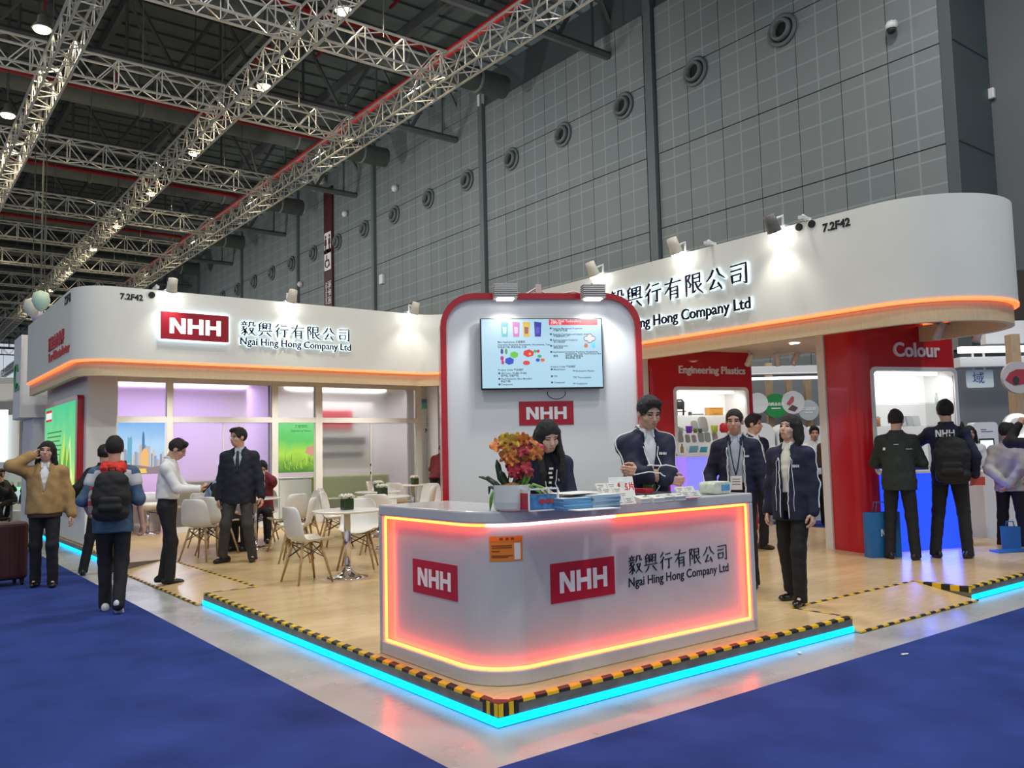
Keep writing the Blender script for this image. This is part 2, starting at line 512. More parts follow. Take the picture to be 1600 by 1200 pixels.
for i, x in enumerate((-26, -20, -14, -9.5, -5, -.6, 3.8, 8.2, 12.6)):
    o = MB().bb((x-.1, -2, 16.75), (x+.1, 122, 17.15)).build('ceiling_purlin', STEEL2 if i % 2 else STEEL)
    tag(o, '%s long roof purlin counted towards the panelled wall' % NTH[i], 'roof beam', 'steel purlins under the roof')
rg = random.Random(4)
b_n = 0
for y in np.arange(10.5, 70, 4.5):                         # diagonal sway braces
    for x in (-12, -6, 0, 6, 11):
        o = MB().tube([(x, y, 14.4), (x+rg.choice((-2.2, 2.2)), y+rg.choice((-1, 1))*3.2, 16.8)], .05, 5).build('ceiling_brace', STEEL)
        tag(o, 'thin diagonal steel brace between roof girder and purlins', 'roof brace', 'sway braces in the roof'); b_n += 1
for i, y in enumerate((19.8, 28.6, 37.8, 46.6, 55.5)):
    t = thing('ceiling_duct', '%s round ventilation duct across the roof from our end' % NTH[i], 'duct', (0, y, 14.6), group='ventilation ducts')
    MB().tube([(-30, 0, 0), (15.2, 0, 0)], .42, 14).build('duct_pipe', DUCT, t, smooth=True)
    for x in np.arange(-28, 15, 3.0): MB().tube([(x-.04, 0, 0), (x+.04, 0, 0)], .46, 14).build('flange', DUCT, t)
# fire pipes
def pipe(a, b_, r, lab): o = MB().tube([a, b_], r, 8).build('ceiling_sprinkler_pipe', RED, smooth=True); tag(o, lab, 'pipe', 'red sprinkler pipes')
q = onz(690, 90, 13.6)
pipe((q[0], -2, 13.6), (q[0], 120, 13.6), .13, 'thick red sprinkler main running along the hall wall')
for i, y in enumerate((17.6, 26.4, 35.4, 44.5)):
    pipe((-30, y, 13.9), (q[0], y, 13.9), .09, '%s red sprinkler pipe crossing under the roof from our end' % NTH[i])
for i, (x, y) in enumerate(((3.4, 18.6), (5.5, 18.8), (1.0, 21.5), (3.9, 27.5), (1.5, 29.8), (9.5, 15.5), (7.5, 22.5), (2.2, 32.2), (9.0, 19.8), (-2, 24))):
    pipe((x, y, 15.1), (x+.1, y+2.6, 15.1), .05, '%s short red sprinkler branch pipe under the roof deck' % NTH[i])
for i, (x, y) in enumerate(((-5.5, 16.3), (-3.2, 19.0), (-3.0, 22.5), (-4.6, 26.0))):
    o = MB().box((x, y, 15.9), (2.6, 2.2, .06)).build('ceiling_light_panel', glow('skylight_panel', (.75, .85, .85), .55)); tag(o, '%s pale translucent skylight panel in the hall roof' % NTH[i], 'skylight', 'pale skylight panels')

# ------------------------------------------------------------------ hanging aluminium trusses
ALU = mat('truss_aluminium', (.50, .51, .50), .38, metal=.35)
def truss(axis, a0, a1, c, z, w=.46, hh=.62, label='', bay=.5):
    t = thing('hanging_truss', label, 'truss', (0, 0, 0))
    P = (lambda u, v, q: (u, c+v, z+q)) if axis == 'x' else (lambda u, v, q: (c+v, u, z+q))
    for v in (-w/2, w/2):
        for q in (0, hh): MB().tube([P(a0, v, q), P(a1, v, q)], .032, 5).build('chord', ALU, t)
    b = MB(); u = a0; k = 0
    far = [] 
    while u < a1-.01:
        u2 = min(u+bay, a1); f = k % 2
        qa, qb = (0, hh) if f else (hh, 0)
        va, vb = (-w/2, w/2) if f else (w/2, -w/2)
        for v in (-w/2, w/2): b.tube([P(u, v, qa), P(u2, v, qb)], .017, 4, cap=False)
        for q in (0, hh): b.tube([P(u, va, q), P(u2, vb, q)], .017, 4, cap=False)
        if k % 2 == 0:
            for v in (-w/2, w/2): b.tube([P(u, v, 0), P(u, v, hh)], .017, 4, cap=False)
            for q in (0, hh): b.tube([P(u, -w/2, q), P(u, w/2, q)], .017, 4, cap=False)
        u = u2; k += 1
    o = b.build('lattice', ALU, t); o['kind'] = 'stuff'
    for u in np.arange(a0+1.6, a1, 9.0): MB().tube([P(u, 0, hh), P(u, 0, 16.8-z)], .016, 4).build('suspension_rod', STEEL, t)
    return t
TX = (.55, 4.65, 8.38)
truss('y', 8.0, 100, TX[2], 10.5, label='long aluminium truss running closest to the panelled hall wall')
truss('y', 8.0, 100, TX[1], 10.5, label='long aluminium truss down the middle of the hall roof')
truss('y', 8.0, 100, TX[0], 10.5, label='long aluminium truss farthest from the panelled wall')
CY = [12.95, 17.8, 24.0, 30.2, 35.0, 40.0, 45.5, 51, 57, 63, 70, 78]
for i, y in enumerate(CY):
    n = ('nearest', 'second', 'third', 'fourth', 'fifth', 'sixth', 'seventh', 'eighth', 'ninth', 'tenth', 'eleventh', 'twelfth')[i]
    for xa, xb, wh in ((-18, TX[0]-.27, 'beyond the farthest long truss'), (TX[0]+.27, TX[1]-.27, 'between the farthest and middle long trusses'), (TX[1]+.27, TX[2]-.27, 'between the middle and wall-side long trusses')):
        truss('x', xa, xb, y, 10.5, label='%s aluminium cross truss %s' % (n, wh))
# warm high-bay lamps above the cross trusses
LAMPG = glow('highbay_glow', (1.0, .80, .45), 14)
HOUS = mat('highbay_housing', (.25, .25, .24), .4, metal=.6)
def highbay(x, y, z, lab, e=1300):
    t = thing('ceiling_highbay_lamp', lab, 'lamp', (x, y, z), group='high-bay lamps under the roof')
    MB().lathe([(.05, .32), (.10, .28), (.12, .12), (.23, -.02), (.24, -.05), (.22, -.05)], 18).build('reflector', HOUS, t, smooth=True)
    MB().lathe([(0, -.045), (.20, -.045), (.17, -.10), (0, -.12)], 16).build('lens', LAMPG, t)
    MB().tube([(0, 0, .4), (0, 0, 16.9-z)], .02, 5).build('suspension_rod', STEEL, t)
    lamp_light('highbay_light', 'SPOT', (0, 0, -.2), e, (1, .82, .52), target=(0, 0, -5), size=.25, spot=R(160), blend=.75, parent=t)
for i, y in enumerate((13.8, 18.85, 25.3, 30.8, 36.6, 41.6, 48.1, 54)):
    highbay(5.92, y, 12.0, '%s warm high-bay lamp beside the middle long truss' % NTH[i])
for i, y in enumerate((18.75, 25.1, 31.5, 38.0)):
    highbay(.33, y, 12.0, '%s warm high-bay lamp above the long truss farthest from the wall' % NTH[i])
# fill lamps added overhead, out of view, to light everything below
def hall_fill(x, y, e, sz=(3, 3)):
    t = thing('ceiling_added_fill_lamp', 'square added fill lamp high above the aisle, %s along' % NTH[fl_n], 'lamp', (x, y, 14.0), group='added hall fill lamps')
    MB().box((0, 0, .12), (.9, .9, .2)).build('housing', HOUS, t)
    MB().box((0, 0, .0), (.8, .8, .03)).build('diffuser', glow('hall_fill_glow', (1, .98, .95), 6), t)
    MB().tube([(0, 0, .2), (0, 0, 2.9)], .03, 5).build('suspension_rod', STEEL, t)
    lamp_light('hall_fill_light', 'AREA', (0, 0, -.05), e, (1, .97, .93), target=(0, 0, -5), size=sz, parent=t)
for fl_n, (x, y) in enumerate(((-6, -4), (2, -5), (-5, 6), (3.5, 4.5), (11, 3), (11, -5))):
    hall_fill(x, y, HALL_FILL, (.8, .8))

# lamps added on the wall-side truss to brighten the panels, lenses facing away from camera
for i, y in enumerate((15.2, 21.2, 27.3, 34.5, 43.0, 53.0)):
    t = thing('ceiling_added_wall_lamp', '%s added wall-fill lamp on top of the wall-side truss' % NTH[i], 'lamp', (TX[2]+.1, y, 11.3))
    Mw = Matrix.Rotation(R(20), 4, 'Y')
    MB().box((0, 0, 0), (.16, .5, .26), M=Mw).build('housing', HOUS, t, bevel=.01); MB().box((.085, 0, 0), (.01, .46, .22), M=Mw).build('lens', glow('wall_fill_glow', (1, .98, .95), 4), t)
    MB().box((-.02, 0, -.16), (.05, .06, .12)).build('clamp', STEEL, t)
    lamp_light('wall_fill_light', 'AREA', (.12, 0, -.03), 205, (1.0, .98, .95), target=(8, 0, -2.2), size=(.44, .2), parent=t)
# ================================================================== the booth
PX = lambda x, y, ax, v: onax(x, y, ax, v)
def arc(cx, cy, r, a0, a1, n=10):
    return [(cx+r*math.cos(R(a0+(a1-a0)*i/n)), cy+r*math.sin(R(a0+(a1-a0)*i/n))) for i in range(n+1)]
def wood():
    m = mat('floor_wood', (.70, .54, .33), .24)
    nt = m.node_tree; b = nt.nodes['Principled BSDF']
    tc = nt.nodes.new('ShaderNodeTexCoord'); mp = nt.nodes.new('ShaderNodeMapping'); mp.inputs['Scale'].default_value = (1.0, 6.5, 1)
    nt.links.new(tc.outputs['Object'], mp.inputs[0])
    br = nt.nodes.new('ShaderNodeTexBrick'); br.offset = .37
    br.inputs['Scale'].default_value = 1.0; br.inputs['Mortar Size'].default_value = .004; br.inputs['Brick Width'].default_value = 1.2; br.inputs['Row Height'].default_value = 1.0
    br.inputs['Color1'].default_value = (.64, .455, .225, 1); br.inputs['Color2'].default_value = (.70, .52, .275, 1); br.inputs['Mortar'].default_value = (.50, .36, .19, 1)
    nt.links.new(mp.outputs[0], br.inputs[0])
    nz = nt.nodes.new('ShaderNodeTexNoise'); nz.inputs['Scale'].default_value = 5; nz.inputs['Detail'].default_value = 5
    mp2 = nt.nodes.new('ShaderNodeMapping'); mp2.inputs['Scale'].default_value = (1.0, 7, 1)
    nt.links.new(tc.outputs['Object'], mp2.inputs[0]); nt.links.new(mp2.outputs[0], nz.inputs['Vector'])
    mx = nt.nodes.new('ShaderNodeMix'); mx.data_type = 'RGBA'; mx.blend_type = 'MULTIPLY'; mx.inputs[0].default_value = .55
    cr = nt.nodes.new('ShaderNodeValToRGB'); cr.color_ramp.elements[0].position = .3; cr.color_ramp.elements[0].color = (.72, .70, .66, 1); cr.color_ramp.elements[1].position = .7; cr.color_ramp.elements[1].color = (1, 1, 1, 1)
    nt.links.new(nz.outputs[0], cr.inputs[0]); nt.links.new(br.outputs[0], mx.inputs[6]); nt.links.new(cr.outputs[0], mx.inputs[7]); nt.links.new(mx.outputs[2], b.inputs['Base Color'])
    return m
WOOD = wood()
PLATE = mat('platform_plate', (.20, .20, .19), .32, metal=.7, var=.2, scale=9)
XE, YE = 9.6, 15.0
RX0, RX1, RY0, RY1, RD = 3.43, 5.42, 4.98, 8.30, .53
outline = [(0, 0), (RX0, 0), (RX0, RD), (RX1, RD), (RX1, 0), (XE, 0), (XE, YE), (0, YE), (0, RY1), (RD, RY1), (RD, RY0), (0, RY0)]
plat = MB().prism(outline, .004, ZP-.004).build('floor_platform', PLATE); struct(plat)
b = MB().prism(outline, ZP-.004, ZP).build('floor_planking', WOOD); struct(b)
# ramps in the two entry notches
def ramp(pts, nm, lab):
    (ax_, ay), (bx, by), (cx, cy), (dx, dy) = pts       # a,b low outer edge ; c,d high inner edge
    v = [(ax_, ay, .004), (bx, by, .004), (cx, cy, ZP-.002), (dx, dy, ZP-.002), (cx, cy, .004), (dx, dy, .004)]
    v[0] = (ax_, ay, .012); v[1] = (bx, by, .012)
    v += [(ax_, ay, .004), (bx, by, .004)]
    o = MB().add(v, [(0, 1, 2, 3), (6, 5, 4, 7), (0, 3, 5, 6), (1, 7, 4, 2), (3, 2, 4, 5), (0, 6, 7, 1)]).build(nm, WOOD)
    tag(o, lab, 'ramp')
ramp([(RX0+.01, -.06), (RX1-.01, -.06), (RX1-.01, RD-.005), (RX0+.01, RD-.005)], 'entry_ramp', 'sloped wood-look entry ramp in front of the laughing woman')
ramp([(-.06, RY1-.01), (-.06, RY0+.01), (RD-.005, RY0+.01), (RD-.005, RY1-.01)], 'entry_ramp', 'sloped wood-look entry ramp under the white-shirted man')
# hazard tape
YEL = mat('tape_yellow', (.70, .45, .012), .45); BLKT = mat('tape_black', (.014, .013, .011), .5)
def tape(pts, wd, lab, st=.085, up=(0, 0, 1), side=1, fold=.014):
    """flat tape along 3-D points, alternating slanted black and yellow blocks, folded over the edge"""
    b = MB(); k = 0
    for a, c_ in zip(pts[:-1], pts[1:]):
        a = Vector(a); c_ = Vector(c_); d = (c_-a); L = d.length; d.normalize()
        n = Vector((-d.y, d.x, 0))*side
        x = 0.0; sl = wd*.55
        while x < L-.002:
            x2 = min(x+st, L)
            q = [a+d*x, a+d*x2, a+d*min(x2+sl, L)+n*wd, a+d*min(x+sl, L)+n*wd]
            h = Vector((0, 0, .0025))
            e = Vector((0, 0, -fold))-n*.003
            b.add([p+h for p in q]+[q[0]+e, q[1]+e], [(0, 1, 2, 3), (4, 5, 1, 0)] if side > 0 else [(3, 2, 1, 0), (0, 1, 5, 4)], k % 2)
            x = x2; k += 1
    o = b.build('hazard_tape', [YEL, BLKT]); tag(o, lab, 'tape', 'hazard tape on the platform edge')
Z1 = ZP
tape([(0, 0, Z1), (RX0, 0, Z1)], .05, 'hazard tape along the platform edge under the long counter face', side=1)
tape([(RX1, 0, Z1), (XE, 0, Z1)], .05, 'hazard tape along the platform edge in front of the blue plinth', side=1)
tape([(0, 0, Z1), (0, RY0, Z1)], .05, 'hazard tape along the platform edge beside the short counter face', side=-1)
tape([(0, RY1, Z1), (0, 11.0, Z1)], .05, 'hazard tape along the platform edge by the green lightbox', side=-1)
tape([(RX0, -.06, .014), (RX1, -.06, .014)], .09, 'wide hazard tape on the lip of the ramp near the laughing woman', side=1, fold=.008)
tape([(-.06, RY0, .014), (-.06, RY1, .014)], .09, 'wide hazard tape on the lip of the ramp under the white-shirted man', side=-1, fold=.008)
tape([(RX0, RD, Z1), (RX1, RD, Z1)], .035, 'thin hazard tape across the top of the ramp near the laughing woman', side=1, fold=.001)
tape([(RD, RY0, Z1), (RD, RY1, Z1)], .035, 'thin hazard tape across the top of the ramp under the white-shirted man', side=-1, fold=.001)
tape([(RX0, 0, Z1), (RX0, RD, Z1)], .03, 'short hazard tape on the counter side of the ramp near the laughing woman', side=1, fold=.01)
tape([(RX1, RD, Z1), (RX1, 0, Z1)], .05, 'short hazard tape on the far side of the ramp near the laughing woman', side=1, fold=.05)
tape([(0, RY0, Z1), (RD, RY0, Z1)], .03, 'short hazard tape on the counter side of the ramp under the white-shirted man', side=-1, fold=.01)
# folded tape patch at the front corner
o = MB().prism([(0, 0), (.13, 0), (0, .13)], ZP+.002, ZP+.005, 1).build('hazard_tape', [YEL, BLKT])
tag(o, 'black hazard tape patch folded over the front platform corner', 'tape', 'hazard tape on the platform edge')
b = MB()
for i in range(4):
    a = .035*i
    b.bb((a, -.006, .055), (a+.03, -.002, ZP+.003), i % 2); b.bb((-.006, a, .055), (-.002, a+.03, ZP+.003), i % 2)
o = b.build('hazard_tape', [YEL, BLKT]); tag(o, 'striped hazard tape strip wrapped round the front platform corner', 'tape', 'hazard tape on the platform edge')
# cyan light strips under the platform
CY_ = glow('led_cyan', (.0, .50, 1.0), 2.6)
for a, c_, lab in (((-.012, -.012, .006), (RX0, .004, .05), 'cyan light strip under the platform along the long counter face'), ((RX1, -.012, .006), (XE, .004, .05), 'cyan light strip under the platform before the blue plinth'),
                   ((-.012, .005, .006), (.004, RY0, .05), 'cyan light strip under the platform beside the short counter face'), ((-.012, RY1, .006), (.004, YE, .05), 'cyan light strip under the platform by the green lightbox')):
    tag(MB().bb(a, c_).build('light_strip', CY_, bevel=.004), lab, 'light strip', 'cyan light strips under the platform')

# ------------------------------------------------------------------ reception counter
CX, CYY, CL, CR_, CT = .10, .20, 1.50, 2.52, 1.12
def cpath(off, rr=.33):
    r = max(rr-off, .02)
    x0, y0 = CX+off, CYY+off
    return [(x0, CL)] + [(x0, y0+r+(CL-y0-r)*t) for t in (.66, .33)] + arc(x0+r, y0+r, r, 180, 270, 12) + [(x0+r+(CR_-x0-r)*t, y0) for t in (.33, .66)] + [(CR_, y0)]
def csweep(o0, o1, z0, z1, mi=0, mb=None, i0=0, i1=None):
    A = cpath(o0)[i0:i1]; B_ = cpath(o1)[i0:i1]; n = len(A)
    mb = mb or MB()
    vs = [(p[0], p[1], z0) for p in A]+[(p[0], p[1], z1) for p in A]+[(p[0], p[1], z1) for p in B_]+[(p[0], p[1], z0) for p in B_]
    fs = []
    for i in range(n-1):
        fs += [(i, i+1, n+i+1, n+i), (n+i, n+i+1, 2*n+i+1, 2*n+i), (2*n+i, 2*n+i+1, 3*n+i+1, 3*n+i), (3*n+i, 3*n+i+1, i+1, i)]
    fs += [(0, n, 2*n, 3*n), (n-1, 4*n-1, 3*n-1, 2*n-1)]
    mb.add(vs, fs, mi); return mb
CWH = mat('counter_white', (.52, .52, .525), .22, var=.015, scale=3, coat=.3)
ct = thing('reception_counter', 'white angled reception counter with red glowing border and red logo plates', 'counter', (0, 0, 0))
csweep(.055, .10, ZP, CT-.03).build('front_panel', CWH, ct, smooth=False)
csweep(0, .56, CT-.075, CT).build('top_rail', CWH, ct, bevel=.012)
csweep(0, .10, ZP, ZP+.085).build('bottom_rail', CWH, ct, bevel=.008)
MB().bb((CX, CL-.055, ZP), (CX+.56, CL, CT-.07)).build('end_stile', CWH, ct, bevel=.012)
MB().bb((CR_-.055, CYY, ZP), (CR_, CYY+.56, CT-.07)).build('end_stile', CWH, ct, bevel=.012)
zt, zb = CT-.084, ZP+.094
REDL = glow('led_red', (1.0, .050, .008), 21, (1, .3, .2)); REDW = glow('led_red_white', (1.0, .42, .40), 7, (1, .8, .8))
P0 = cpath(.022)
pp = [(x, y) for x, y in P0]; pp[0] = (pp[0][0], CL-.064); pp[-1] = (CR_-.064, pp[-1][1])
top_ = [(x, y, zt) for x, y in pp]; bot_ = [(x, y, zb) for x, y in pp]
MB().tube(top_[:9], .0085, 6).build('light_tube', REDL, ct); MB().tube(top_[8:17], .0085, 6).build('light_tube', REDW, ct); MB().tube(top_[16:], .0085, 6).build('light_tube', REDL, ct)
MB().tube(bot_, .0085, 6).build('light_tube', REDL, ct)
MB().tube([top_[0], bot_[0]], .0085, 6).build('light_tube', REDL, ct); MB().tube([top_[-1], bot_[-1]], .0085, 6).build('light_tube', REDL, ct)
LOGOR = mat('logo_red', (.42, .012, .030), .35); LWH = mat('logo_white', (.82, .82, .82), .4); INK = mat('print_black', (.012, .012, .014), .4)
# short face: plane X = CX+.04
def plate(parent, M, w, h, name='logo_plate'):
    o = MB().box((0, 0, .002), (w, h, .004), M=M).build(name, LOGOR, parent)
    nhh(MB(), w*.74, h*.53, M, .0025, z0=.0045).build('logo_letters', LWH, o)
    return o
def face_M(p, xd): return frame_M(p, xd, (0, 0, 1))
a, c_ = PX(646, 905, 0, CX+.055), PX(715, 905, 0, CX+.055); zc0, zc1 = PX(680, 932, 0, CX+.055)[2], PX(680, 878, 0, CX+.055)[2]
plate(ct, face_M((CX+.054, (a[1]+c_[1])/2, (zc0+zc1)/2), (0, -1, 0)), abs(a[1]-c_[1]), zc1-zc0)
yp = CYY+.054
a, c_ = PX(860, 910, 1, yp), PX(960, 905, 1, yp); z0_, z1_ = PX(910, 936, 1, yp)[2], PX(910, 875, 1, yp)[2]
plate(ct, face_M(((a[0]+c_[0])/2, yp, (z0_+z1_)/2), (1, 0, 0)), abs(a[0]-c_[0]), z1_-z0_)
def kai_line(parent, p, xd, width, mat_, depth=.003, name='lettering', grow=0.0, z0=0.0):
    size = width/(6*1.13+1)
    return kai(MB(), '毅興行有限公司', size, face_M(p, xd), depth, grow, 1.13, z0=z0).build(name, mat_, parent)
a, c_ = PX(982, 900, 1, yp), PX(1137, 865, 1, yp)
zl = PX(1060, 885, 1, yp)[2]
kai_line(ct, (a[0], yp, PX(1060, 888, 1, yp)[2]), (1, 0, 0), c_[0]-a[0], INK)
wtx = c_[0]-a[0]
def fit_text(s, width, M, m, parent, depth=.002, offset=0.0, name='lettering'):
    v, f = text_geo(s, 1.0, 0, 0); w0 = max(p[0] for p in v)-min(p[0] for p in v)
    sz = width/w0
    return text(name, s, sz, M, m, parent, depth, offset*sz)
fit_text('Ngai Hing Hong Company Ltd', wtx, face_M(((a[0]+c_[0])/2, yp-.001, PX(1060, 899, 1, yp)[2]), (1, 0, 0)), INK, ct, .001, .008)
# orange permit sticker wrapped on the curved corner
PO = cpath(.0535)
def lerp_path(P, s):
    acc = 0
    for p, q in zip(P[:-1], P[1:]):
        l = math.hypot(q[0]-p[0], q[1]-p[1])
        if acc+l >= s: t = (s-acc)/l; return (p[0]+(q[0]-p[0])*t, p[1]+(q[1]-p[1])*t)
        acc += l
    return P[-1]
def proj(p):
    cc = CM @ (np.array(p, float)-CAM); return 800+FPX*cc[0]/cc[2], 600+FPX*cc[1]/cc[2]
ss = np.linspace(0, 3, 600); xs_ = [proj((*lerp_path(PO, s), .85))[0] for s in ss]
s0 = ss[np.argmin(np.abs(np.array(xs_)-765))]; s1 = ss[np.argmin(np.abs(np.array(xs_)-817))]
pz = lerp_path(PO, s0); zA = [z for z in np.linspace(.6, 1.1, 200)]
zt_s = zA[int(np.argmin([abs(proj((*lerp_path(PO, (s0+s1)/2), z))[1]-838) for z in zA]))]; zb_s = zA[int(np.argmin([abs(proj((*lerp_path(PO, (s0+s1)/2), z))[1]-877) for z in zA]))]
ORG = mat('sticker_orange', (.72, .21, .015), .5); ORD = mat('sticker_print', (.22, .05, .01), .5)
def on_corner(u0, u1, v0, v1, lift, nm, m, par):
    rows = []
    for v in (v0, v1):
        row = []
        for i in range(7):
            u = u0+(u1-u0)*i/6; s_ = s0+(s1-s0)*u
            p = lerp_path(PO, s_); q = lerp_path(cpath(.0385-.004), s_)
            nx, ny = -(lerp_path(PO, s_+.01)[1]-p[1]), (lerp_path(PO, s_+.01)[0]-p[0]); l = math.hypot(nx, ny)
            row.append((p[0]-nx/l*-lift*-1 if False else p[0]+nx/l*-lift, p[1]+ny/l*-lift, zb_s+(zt_s-zb_s)*v))
        rows.append(row)
    return MB().grid(rows).build(nm, m, par)
stk = on_corner(0, 1, 0, 1, .002, 'permit_sticker', ORG, ct)
on_corner(0, 1, .80, .99, .003, 'sticker_header', mat('sticker_band', (.85, .17, .01), .5), stk)
for v, u1 in ((.62, .66), (.54, .66), (.40, .3), (.22, .68), (.16, .55)):
    on_corner(.06, u1, v-.022, v+.022, .0035, 'print_line', ORD, stk)
for u in (.3, .47, .63): on_corner(u, u+.1, .85, .94, .0045, 'print_line', ORD, stk)
on_corner(.73, .93, .06, .72, .0035, 'blank_patch', mat('patch_pale', (.75, .72, .68), .5), stk)

# ------------------------------------------------------------------ display tower
TD = 7.30
da = YAW+R(-1.9); tc_ = np.array([CAM[0]+TD*math.cos(da), CAM[1]+TD*math.sin(da)])
taz = R(-30)
td = np.array([math.cos(taz), math.sin(taz)]); tn = np.array([math.sin(taz), -math.cos(taz)])      # along, and facing the camera
def tower_pt(x, y, lift=0.0):
    """photo pixel -> (along, height) on the tower's front plane"""
    d = ray(x, y); o = np.array([*(tc_+tn*lift), 0])
    n3 = np.array([*tn, 0]); t = ((o-CAM)@n3)/(d@n3); P = CAM+d*t
    return (P[:2]-tc_)@td, P[2]
aL = tower_pt(689, 600)[0]; aR = tower_pt(1005, 600)[0]; tz = tower_pt(846, 458)[1]
tw_w = aR-aL; tcx = (aL+aR)/2
tc_ = tc_+td*tcx; tcx = 0
TWR = thing('display_tower', 'white display tower with red rounded rim standing behind the counter', 'display wall', (tc_[0], tc_[1], ZP), taz)
RIM = mat('rim_red', (.46, .012, .022), .25, coat=.3); TWH = mat('tower_white', (.72, .74, .75), .45)
def arch(w, h, r, n=8):
    return [(-w/2, 0), (w/2, 0)]+[(w/2-r+r*math.cos(R(a)), h-r+r*math.sin(R(a))) for a in np.linspace(0, 90, n)]+[(-w/2+r-r*math.sin(R(a)), h-r+r*math.cos(R(a))) for a in np.linspace(0, 90, n)]
Ht = tz-ZP
def ring_prism(o, i, d0, d1):
    n = len(o); mb = MB()
    V = [(p[0], d0, p[1]) for p in o]+[(p[0], d1, p[1]) for p in o]+[(p[0], d0, p[1]) for p in i]+[(p[0], d1, p[1]) for p in i]
    F = []
    for k in range(1, n):                       # leave the bottom edge open
        j = (k+1) % n
        F += [(k, j, n+j, n+k), (2*n+k, 3*n+k, 3*n+j, 2*n+j), (k, 2*n+k, 2*n+j, j), (n+k, n+j, 3*n+j, 3*n+k)]
    return mb.add(V, F)
rw = .052
ring_prism(arch(tw_w, Ht, .30), arch(tw_w-2*rw, Ht-rw, .30-rw), 0, .40).build('rim', RIM, TWR, smooth=False)
MB().prism(arch(tw_w-2*rw+.004, Ht-rw+.002, .25), -.37, -.03, M=Matrix.Rotation(PI/2, 4, 'X')).build('panel', TWH, TWR)
def tM(a, z, lift): return frame_M((a, -lift, z-ZP), (1, 0, 0), (0, 0, 1))
# logo under the screen
l0 = tower_pt(811, 645, -.03); l1 = tower_pt(896, 645, -.03); lz0 = tower_pt(853, 664, -.03)[1]; lz1 = tower_pt(853, 627, -.03)[1]
plate(TWR, tM((l0[0]+l1[0])/2, (lz0+lz1)/2, -.028), l1[0]-l0[0], lz1-lz0)
# television
v0 = tower_pt(751, 553, .05); v1 = tower_pt(942, 553, .05); vz0 = tower_pt(846, 608, .05)[1]; vz1 = tower_pt(846, 497, .05)[1]
tvw, tvh = v1[0]-v0[0], vz1-vz0
ctr = tc_+td*((v0[0]+v1[0])/2)
TV = thing('wall_tv', 'wide flat television showing a product slide on the white tower', 'television', (ctr[0]+tn[0]*.03, ctr[1]+tn[1]*.03, (vz0+vz1)/2), taz)
MB().box((0, 0, 0), (tvw, .045, tvh)).build('bezel', mat('tv_black', (.012, .012, .014), .3), TV, bevel=.006)
MB().box((0, .035, -.05), (tvw*.5, .05, tvh*.5)).build('back_cover', mat('tv_black2', (.02, .02, .02), .5), TV)
MB().tube([(.12+.08*math.cos(a), .01, -tvh/2-.035+.05*math.sin(a)) for a in np.linspace(PI*.9, 2.1*PI, 12)], .004, 5).build('cable', INK, TV)
sw, shh = tvw-.02, tvh-.022
scr = MB().box((0, -.024, .002), (sw, .003, shh)).build('screen', glow('screen_blue', (.42, .68, .84), .92, (.05, .05, .05)), TV)
def SM(u, v, l=.0268): return frame_M((-sw/2+u*sw, -l, shh/2-v*shh+.002), (1, 0, 0), (0, 0, 1))
SINK = glow('screen_ink', (.06, .09, .14), .5, (.02, .02, .02)); SRED = glow('screen_red', (.85, .03, .05), .9, (.02, .02, .02)); SWHT = glow('screen_white', (.9, .9, .9), .9, (.02, .02, .02))
MB().box((0, 0, 0), (sw*.41, shh*.085, .001), M=SM(.765, .048)).build('header_bar', SRED, scr)
text('slide_text', 'Thin Wall Technology', .030, SM(.575, .033, .0285), SWHT, scr, 0, .0006, 'LEFT'); text('slide_text', '薄壁技術', .024, SM(.575, .07, .0285), SWHT, scr, 0, .0006, 'LEFT')
def st(s, u, v, size=.021, off=.0004): text('slide_text', s, size, SM(u, v), SINK, scr, 0, off, 'LEFT')
for s_, u, v in (('■ Improve Mechanical Properties', .565, .14), ('改善機械性能', .595, .17), ('■ Improve Toughness and Impact strength', .565, .225), ('提高韌性和衝擊', .595, .255),
                ('■ Reduce Carbon Footprint', .565, .31), ('減少碳足跡', .595, .34), ('■ Cost Reduction', .565, .395), ('降低成本', .595, .425), ('■ Applications', .565, .485),
                ('Consumer Products, Housewares,', .69, .485), ('Homewares, Toys, Food Storage Box', .69, .512), ('應用', .59, .545), ('消費品, 家居用品,', .69, .545), ('食品容器, 玩具', .69, .575),
                ('Product Codes 產品編號', .565, .70), ('■ Masterbatch', .565, .74), ('PP Engineering Plastics', .75, .765), ('■ TPE', .565, .84), ('TPE Thermoplastic', .75, .86), ('■ Compound', .565, .93), ('PP Compound', .75, .95),
                ('Main Applications 主要應用', .13, .335), ('Cosmetics Packaging, Homewares, Housewares, Toys', .13, .375), ('化妝品包裝, 家居用品, 玩具', .13, .41),
                ('Product Codes 產品編號', .13, .74), ('■ NH Color, PE-MB, PP-MB', .13, .79), ('色母粒, 功能母粒', .15, .825), ('■ Food Packaging, Blow Moulding', .13, .87), ('食品包裝', .15, .905), ('■ Compound', .13, .95)):
    st(s_, u, v)
